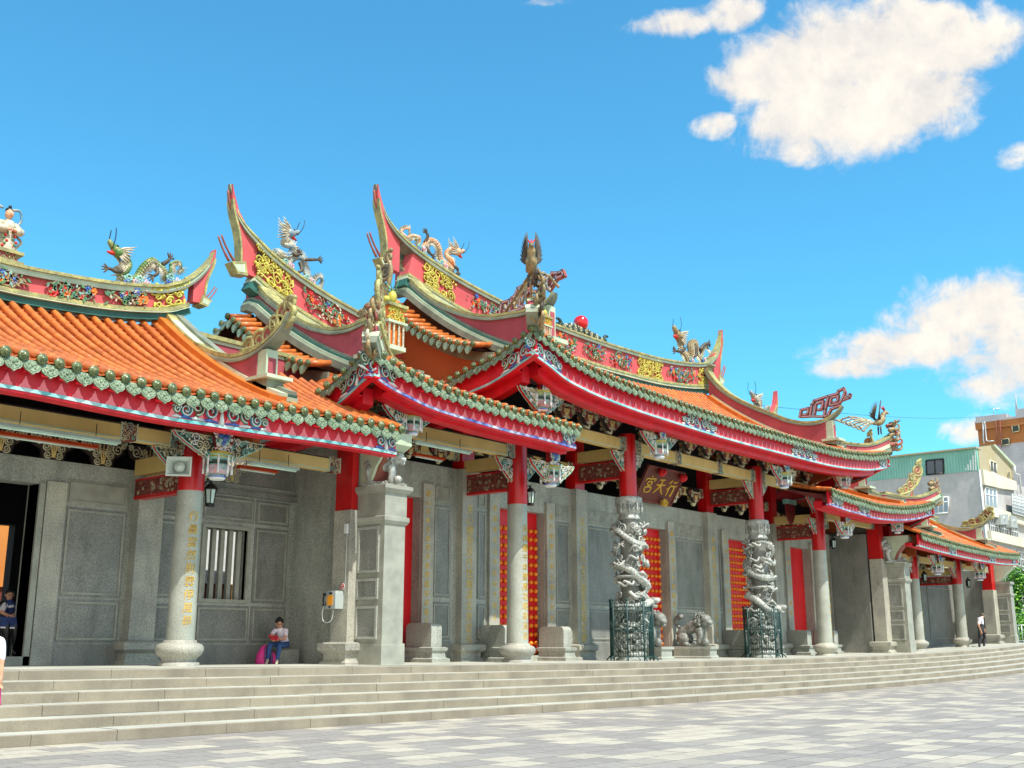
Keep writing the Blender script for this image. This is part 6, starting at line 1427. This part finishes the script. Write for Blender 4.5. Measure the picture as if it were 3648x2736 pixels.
# ================================================================== courtyard seen through the openings
ct = thing('courtyard_building', 'sunlit orange courtyard building glimpsed through the left doorway and window bars', 'building', (-14,14,0)); m_ = MB()
m_.box(-26,-15.9,14,15,2.2,4.6); m_.build('upper_wall', 'courtyard', ct); m_ = MB(); m_.box(-26,-15.9,14.1,15,-.3,2.2); m_.box(-15.9,-3,14.1,15,-.3,2.6); m_.build('lower_wall', 'redbrown', ct)
m_ = MB(); m_.box(-15.9,-3,14,15,2.6,6); m_.build('white_wall', 'white', ct); m_ = MB()
for x in range(-25,-3,2): m_.box(x-.15,x+.15,13.7,14,-.3,2.6)
m_.build('columns', 'ochre', ct)
# ================================================================== beyond the temple
def face_pts(view, pts, off=0., **kw): return [p+(V((-off,0,0)) if 'x' in kw else V((0,-off,0))) for p in at(view, pts, **kw)]
ap = thing('apartment_building', 'grey apartment block with green corrugated top storey and white window grilles', 'apartment block', (78,13,0)); AX, AY = 77., 13.
m_ = MB(); m_.box(AX, AX+26, AY, AY+26, -1, 17.0); m_.build('wall', 'concrete', ap)
m_ = MB(); m_.box(AX-.06, AX+.5, AY+.02, AY+26, 16.95, 19.15); m_.build('corrugated_storey', 'corrugated', ap)
m_ = MB(); m_.box(AX-.35, AX+1.2, AY-.1, AY+26, 19.15, 19.3)
ge = face_pts('K', [(1112,640),(1270,618),(1515,868),(1530,1050),(1132,905)], .05, y=AY); m_.build('roof_edge', 'concrete_tan', ap)
m_ = MB(); m_.prism(ge, YN, .4, 0); m_.build('gable_end', 'concrete_tan', ap)
m_ = MB(); m_.prism(face_pts('K', [(1262,612),(1285,612),(1530,865),(1512,880)], .3, y=AY), YN, 1.5); m_.build('roof_verge', 'cream', ap)
def win(view, q, mats, name='window', off=.1, n=2, **kw):
    m_ = MB(); p = face_pts(view, q, off, **kw); ax = XN if 'x' in kw else YN; m_.prism(p, ax, off-.01, 0)
    for i in range(4): m_.tube([p[i], p[(i+1) % 4]], .09, 4, 1)
    for i in range(1, n): m_.tube([p[0].lerp(p[1], i/n), p[3].lerp(p[2], i/n)], .07, 4, 1)
    if n > 2: m_.tube([p[0].lerp(p[3], .3), p[1].lerp(p[2], .3)], .07, 4, 1)
    return m_.build(name, mats, ap)
win('K', [(508,800),(708,782),(712,950),(512,968)], ['glass','black'], x=AX); win('K', [(590,1245),(768,1230),(770,1415),(592,1432)], ['glass_pale','white'], n=3, x=AX)
win('K', [(1240,795),(1318,830),(1325,965),(1250,930)], ['glass','concrete_pale'], y=AY); win('K', [(1450,930),(1475,945),(1480,1005),(1455,992)], ['glass','concrete_tan'], y=AY, n=1)
m_ = MB(); m_.prism(face_pts('K', [(1130,905),(1528,1048),(1532,1155),(1370,1135),(1150,1085)], .35, y=AY), YN, 1.0); m_.build('parapet_band', 'concrete_pale', ap)
win('K', [(1185,1110),(1320,1150),(1325,1405),(1195,1395)], ['glass_pale','white'], y=AY, n=3)
m_ = MB()
for a, b in (((1425,1150),(1659,1245)),):
    q = face_pts('K', [(1430,1200),(1659,1260),(1659,1490),(1440,1425)], .7, y=AY); m_.prism(q, YN, .05, 0)
    for i in range(15): m_.tube([q[0].lerp(q[1], i/14)-YN*.03, q[3].lerp(q[2], i/14)-YN*.03], .04, 4, 1)
    for i in range(7): m_.tube([q[0].lerp(q[3], i/6)-YN*.03, q[1].lerp(q[2], i/6)-YN*.03], .04, 4, 1)
m_.build('window_grille', ['glass_pale','white'], ap)
for q, nm in (([(1295,1440),(1385,1440),(1392,1560),(1300,1560)],0),([(1420,1455),(1490,1470),(1500,1600),(1425,1590)],1)):
    m_ = MB(); p = face_pts('K', q, .7, y=AY); m_.prism(p, YN, .6, 0); c_ = (p[0]+p[2])/2; m_.lathe(c_, [(.0,-.02),(.28,-.02),(.3,.01)], 14, 1, False, 'y'); m_.build('air_conditioner', ['plastic_grey','steel'], ap)
m_ = MB()
for z in (10.2, 12.6): m_.box(AX+.3, AX+26, AY-.5, AY, z, z+.9)
m_.build('balcony', 'concrete_pale', ap)
for (x0, z0) in ((78.6,10.95),(82,10.95),(85.5,10.95),(79,8.2),(83,8.2),(87,8.2),(80,5.6),(84,5.6),(88,5.6)):
    m_ = MB(); m_.box(x0, x0+2.4, AY-.08, AY-.01, z0, z0+1.6, 0)
    for i in range(5): m_.box(x0+.6*i-.04, x0+.6*i+.04, AY-.14, AY-.08, z0, z0+1.6, 1)
    for i in range(3): m_.box(x0, x0+2.4, AY-.15, AY-.09, z0+.75*i, z0+.75*i+.08, 1)
    m_.build('barred_window', ['glass','white'], ap)
m_ = MB(); m_.tube([V((AX-.1,AY-.12,-1)), V((AX-.1,AY-.12,17))], .09, 6); m_.tube(at('K', [(1548,870),(1552,950),(1600,965),(1625,1190)], y=AY-.4), .1, 6); m_.build('drainpipe', 'white', ap)
m_ = MB()
for i, (x, y0) in enumerate(((1078,675),(1050,735),(1020,790),(990,840),(962,890))): m_.prism(face_pts('K', [(x,y0),(x+13,y0),(x+13+8,912),(x+8,912)], .09, x=AX), XN, .03)
m_.build('white_stripes', 'white', ap)
tb = thing('green_sheet_building', 'dark green sheet-metal building beside the apartment block', 'building', (92,16,0)); m_ = MB(); a_ = at('K', [(1535,860)], y=17)[0]; m_.box(a_.x, a_.x+14, 17, 30, -1, a_.z); m_.build('wall', 'corrugated', tb); m_ = MB(); m_.box(a_.x-.5, a_.x+14, 16.6, 30, a_.z, a_.z+.4); m_.build('roof', 'concrete', tb)
br = thing('brick_building', 'tall brown tiled building with rooftop pipes and a ladder, behind the apartments', 'building', (100,17,0)); BX = 100.
m_ = MB(); m_.box(BX, BX+20, 0, 19.2, -1, 23.2, 0); m_.build('wall', 'brick_grey', br); m_ = MB(); m_.box(BX-.02, BX+18, 2, 19.36, 23.2, 25.2); m_.build('upper_wall', 'brick', br)
m_ = MB(); m_.box(BX-.35, BX+18, 2, 19.5, 25.2, 26.0); m_.build('cornice', 'brick', br); m_ = MB(); m_.box(BX-.4, BX+18, 2, 19.52, 26.0, 26.25); m_.box(BX-.25, BX+18, 15.9, 19.4, 26.25, 26.75); m_.box(BX-.25, BX+18, 2, 14.9, 26.25, 27.1); m_.build('parapet', 'brick_grey', br)
for q in ([(1525,395),(1605,380),(1612,455),(1532,470)],[(1400,555),(1488,540),(1495,610),(1407,625)]):
    m_ = MB(); p = [v-XN*.3 for v in at('K', q, x=BX)]; m_.prism(p, XN, .29, 0)
    for i in range(4): m_.tube([p[i], p[(i+1) % 4]], .07, 4, 1)
    m_.build('window', ['shade_green','concrete_tan'], br)
m_ = MB(); A_ = at('K', [(1325,330),(1345,655),(1375,320),(1392,650)], x=BX-.5)
m_.tube(A_[:2], .05, 4); m_.tube(A_[2:], .05, 4)
for i in range(11): m_.tube([A_[0].lerp(A_[1], i/10), A_[2].lerp(A_[3], i/10)], .035, 4)
m_.build('ladder', 'redbrown_orn', br); m_ = MB(); m_.tube(at('K', [(1160,350),(1172,340),(1180,550),(1190,600)], x=BX-.4), .09, 6); m_.tube(at('K', [(1185,340),(1195,350),(1215,560),(1240,572),(1310,565)], x=BX-.4), .09, 6); m_.build('pipes', 'steel', br)
an = thing('tv_antenna', 'thin television antenna mast on the brown building', 'antenna', (BX+1,15,26.2)); m_ = MB(); m_.tube(at('K', [(1300,265),(1302,182)], x=BX+.5), .04, 4); m_.tube(at('K', [(1238,192),(1365,182)], x=BX+.5), .035, 4)
for i in range(5): m_.tube(at('K', [(1325+i*9,196),(1330+i*9,175)], x=BX+.5), .025, 4)
m_.build('mast', 'steel', an); po = thing('lightning_rod', 'thin pole on the brown building roof', 'pole', (BX+1,9,27)); m_ = MB(); m_.tube(at('K', [(1572,210),(1560,20)], x=BX+.5), [.12,.05], 5); m_.build('rod', 'concrete', po)
cb = thing('overhead_cable', 'thin dark cable from the temple ridge to the brown building', 'cable', (12,8,12)); a_, b_ = at('R', [(400,664)], y=6.5)[0], at('K', [(1300,266)], x=BX)[0]; m_ = MB(); m_.tube([a_.lerp(b_, i/20)-ZN*(.5*sin(pi*i/20)) for i in range(21)], .014, 4); m_.build('wire', 'cable', cb)
# trees and bushes right of the steps
def tree(name, label, cat, base, h, rx, mats, n, seed, trunk=.12, tri=.3, z0=.25, pw=1.):
    r = thing(name, label, cat, base); b = V(base); rn = random.Random(seed); m_ = MB()
    m_.tube([b, b+ZN*h*.4+XN*.1, b+ZN*h*.85], [trunk,trunk*.7,trunk*.2], 7)
    cl = []
    for i in range(22):
        t = rn.uniform(z0, 1); a = rn.uniform(0, 6.28); q = rx*(1-t)**.6*pw*rn.uniform(.45,1) if pw < 1.5 else rx*sin(pi*min(1, t*.8+.15))*rn.uniform(.3,1)
        e = b+V((q*cos(a), q*sin(a), h*t)); cl.append(e); m_.tube([b+ZN*h*max(.1, t*.75), e], [trunk*.35,.012], 5)
    m_.build('trunk', 'bark', r); m_ = MB()
    for i in range(n):
        c = rn.choice(cl); d_ = V((rn.gauss(0,1), rn.gauss(0,1), rn.gauss(0,.8)))*rx*.22; p = c+d_; u = V((rn.gauss(0,1), rn.gauss(0,1), rn.gauss(0,1))).normalized(); w_ = u.orthogonal().normalized(); s_ = tri*rn.uniform(.5,1.1)
        m_.add([p-u*s_*.5, p+w_*s_*.3, p+u*s_*.5, p-w_*s_*.3], [(0,1,2,3)], rn.choice((0,0,1)))
    m_.build('crown', mats, r, False); return r
tree('conifer_tree', 'dark green conifer at the right edge beyond the side hall', 'tree', (50.6,3.6,-.4), 6.4, 1.9, ['leaf1','leaf2'], 2600, 1, .12, .34)
tree('flowering_shrub', 'bright lime-green shrub under the conifer at the right edge', 'shrub', (47.6,2.2,-.4), 2.3, 1.5, ['leaf2','leaf1'], 1800, 2, .05, .22, .3, 2.)
tree('broadleaf_tree', 'broadleaf tree behind the conifer at the right edge', 'tree', (54.5,6.5,-.4), 5.2, 2.4, ['leaf1','leaf1'], 2400, 3, .14, .36, .3, 2.)
# handrail at the end of the steps
hr_ = thing('handrail', 'grey metal railing at the right end of the terrace', 'railing', (34.5,-1.5,.3)); m_ = MB(); z0 = g(34)
P_ = [(33.75,-2.1),(33.75,1.5),(37.2,1.5)]
for (a, b) in zip(P_, P_[1:]):
    A_, B_ = V((a[0],a[1],z0)), V((b[0],b[1],z0)); n = int((B_-A_).length/.16)
    for z in (.08,.95): m_.tube([A_+ZN*z, B_+ZN*z], .03, 5)
    for i in range(n+1): m_.tube([A_.lerp(B_, i/n)+ZN*-.3, A_.lerp(B_, i/n)+ZN*.95], .014 if i % 6 else .03, 4)
m_.build('rails', 'steel', hr_)
ck = MB(); ck.prism([(33.62,-1.6,g(33.6)+.12),(33.62,-5.2,g(33.6)-.78),(33.62,-5.2,-1.2),(33.62,-1.6,-1.2)], XN, .35); tag(ck.build('stair_cheek', 'stone'), 'sloping stone cheek at the right end of the steps', None, kind='structure')
SKYTINT = (.34, .90, 1.0, 1); FILL_CLOUD = .85; CLOUD_A = (3.3, 3.2, 3.2, 1); CLOUD_B = (4.8, 4.5, 4.0, 1)
# ================================================================== sky, sun, camera
w = bpy.data.worlds.new('World'); S.world = w; w.use_nodes = True; nt = w.node_tree; N = nt.nodes; Lk = nt.links
bg = N['Background']; bg.inputs['Strength'].default_value = .115
sk = N.new('ShaderNodeTexSky'); sk.sky_type = 'NISHITA'; sk.sun_disc = False
SUN = V((-.07, -.53, .84)).normalized()
sk.sun_elevation = math.asin(SUN.z); sk.sun_rotation = atan2(SUN.x, SUN.y); sk.air_density = 1.2; sk.dust_density = .3; sk.ozone_density = 2.5

tn = N.new('ShaderNodeMix'); tn.data_type = 'RGBA'; tn.blend_type = 'MULTIPLY'; tn.inputs['Factor'].default_value = 1; tn.inputs['B'].default_value = SKYTINT
Lk.new(sk.outputs['Color'], tn.inputs['A'])
tc = N.new('ShaderNodeTexCoord'); D = tc.outputs['Generated']
def mth(op, a, b=None, c=None):
    n = N.new('ShaderNodeMath'); n.operation = op
    for k, q in enumerate((a, b, c)):
        if q is None: continue
        if isinstance(q, (int, float)): n.inputs[k].default_value = q
        else: Lk.new(q, n.inputs[k])
    return n.outputs[0]
def dot(v):
    n = N.new('ShaderNodeVectorMath'); n.operation = 'DOT_PRODUCT'; Lk.new(D, n.inputs[0]); n.inputs[1].default_value = v; return n.outputs['Value']
def noi(scale, detail, rough=.55, dist=0., off=(0,0,0)):
    mp = N.new('ShaderNodeMapping'); mp.inputs['Location'].default_value = off; Lk.new(D, mp.inputs['Vector'])
    n = N.new('ShaderNodeTexNoise'); n.inputs['Scale'].default_value = scale; n.inputs['Detail'].default_value = detail; n.inputs['Roughness'].default_value = rough; n.inputs['Distortion'].default_value = dist
    Lk.new(mp.outputs['Vector'], n.inputs['Vector']); return n.outputs['Fac']
clouds = [(1640,165,90,40),(1740,150,130,65),(1800,110,90,55),(1910,110,190,85),(2080,105,115,55),(1800,240,140,75),(1940,220,150,75),(1760,310,60,36),(2040,270,60,30),(1440,52,90,24),(1570,28,52,26),(1540,272,38,22),
  (2110,690,150,75),(2200,730,120,100),(1980,755,160,46),(2150,800,120,60),(1860,792,100,26),(2195,335,36,20),(2100,925,65,24),(1180,3,60,10)]
cov = None
for (cu, cv, a, b) in clouds:
    c0 = ray(cu*1.64919, cv*1.64919).normalized(); r_ = c0.cross(V((0,0,1))).normalized(); u_ = r_.cross(c0)
    sa, sb = a*1.2/2342, b*1.2/2342
    x = mth('DIVIDE', dot(r_), sa); y = mth('DIVIDE', dot(u_), sb)
    q = mth('SUBTRACT', 1., mth('SQRT', mth('ADD', mth('MULTIPLY', x, x), mth('MULTIPLY', y, y))))
    q = mth('ADD', mth('MINIMUM', mth('MAXIMUM', q, -1.2), 0.), mth('MULTIPLY', mth('MAXIMUM', mth('MINIMUM', q, .55), 0.), max(.5, min(1., a/110)))); q = mth('MULTIPLY', q, mth('GREATER_THAN', dot(c0), .5))
    q = mth('ADD', q, mth('MULTIPLY', mth('LESS_THAN', dot(c0), .5), -1.))
    cov = q if cov is None else mth('MAXIMUM', cov, q)
def dens_at(off):
    a = noi(6.5, 10, .6, .5, off); b = noi(19., 9, .65, .8, tuple(o+q for o, q in zip(off, (3,1,2)))); c = noi(48., 6, .6, .5, tuple(o+q for o, q in zip(off, (5,2,7))))
    return mth('ADD', mth('ADD', mth('MULTIPLY', mth('SUBTRACT', a, .5), 2.2), mth('MULTIPLY', mth('SUBTRACT', b, .5), 1.25)), mth('MULTIPLY', mth('SUBTRACT', c, .5), .7)), a
nA, n1 = dens_at((0,0,0)); nB, _ = dens_at((.012, -.006, .035))
dens = mth('ADD', cov, nA)
mr = N.new('ShaderNodeMapRange'); mr.interpolation_type = 'SMOOTHSTEP'; mr.inputs['From Min'].default_value = -.06; mr.inputs['From Max'].default_value = .58; Lk.new(dens, mr.inputs['Value'])
# bright cloud added out of sight behind the viewer, fill to lift the shadows
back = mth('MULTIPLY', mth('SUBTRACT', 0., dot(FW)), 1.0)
m2 = N.new('ShaderNodeMapRange'); m2.interpolation_type = 'SMOOTHSTEP'; m2.inputs['From Min'].default_value = .0; m2.inputs['From Max'].default_value = .5; m2.inputs['To Max'].default_value = FILL_CLOUD; Lk.new(mth('ADD', back, mth('MULTIPLY', mth('SUBTRACT', n1, .5), 1.2)), m2.inputs['Value'])
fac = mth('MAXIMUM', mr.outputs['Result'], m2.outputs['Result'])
ccol = N.new('ShaderNodeMix'); ccol.data_type = 'RGBA'; ccol.inputs['A'].default_value = CLOUD_A; ccol.inputs['B'].default_value = CLOUD_B
m3 = N.new('ShaderNodeMapRange'); m3.inputs['From Min'].default_value = -.55; m3.inputs['From Max'].default_value = .55; Lk.new(mth('ADD', mth('SUBTRACT', nA, nB), mth('MULTIPLY', cov, .25)), m3.inputs['Value']); Lk.new(m3.outputs['Result'], ccol.inputs['Factor'])
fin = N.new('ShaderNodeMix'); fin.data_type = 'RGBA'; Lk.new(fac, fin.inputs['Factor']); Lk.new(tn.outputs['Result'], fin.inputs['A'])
bc = N.new('ShaderNodeMix'); bc.data_type = 'RGBA'; bc.inputs['B'].default_value = (6.8, 6.5, 5.9, 1); Lk.new(ccol.outputs['Result'], bc.inputs['A']); Lk.new(m2.outputs['Result'], bc.inputs['Factor']); Lk.new(bc.outputs['Result'], fin.inputs['B'])  # extra-bright colour for the added fill cloud
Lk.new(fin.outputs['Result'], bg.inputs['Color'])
l = bpy.data.lights.new('sun', 'SUN'); l.energy = 3.1; l.angle = radians(.5); l.color = (1, .95, .86)
so = bpy.data.objects.new('sun', l); COL.objects.link(so); so.rotation_euler = SUN.to_track_quat('Z', 'Y').to_euler()
c = bpy.data.cameras.new('camera'); co = bpy.data.objects.new('camera', c); COL.objects.link(co)
c.sensor_width = 36; c.lens = FPX/3648*36; c.clip_end = 3000; c.clip_start = .1; co.location = CAM
co.rotation_euler = Matrix((RT, UP, -FW)).transposed().to_euler()
S.camera = co
S.view_settings.view_transform = 'Standard'; S.view_settings.look = 'None'; S.view_settings.exposure = 1.0; S.view_settings.gamma = 1
S.cycles.max_bounces = 6; S.cycles.diffuse_bounces = 4
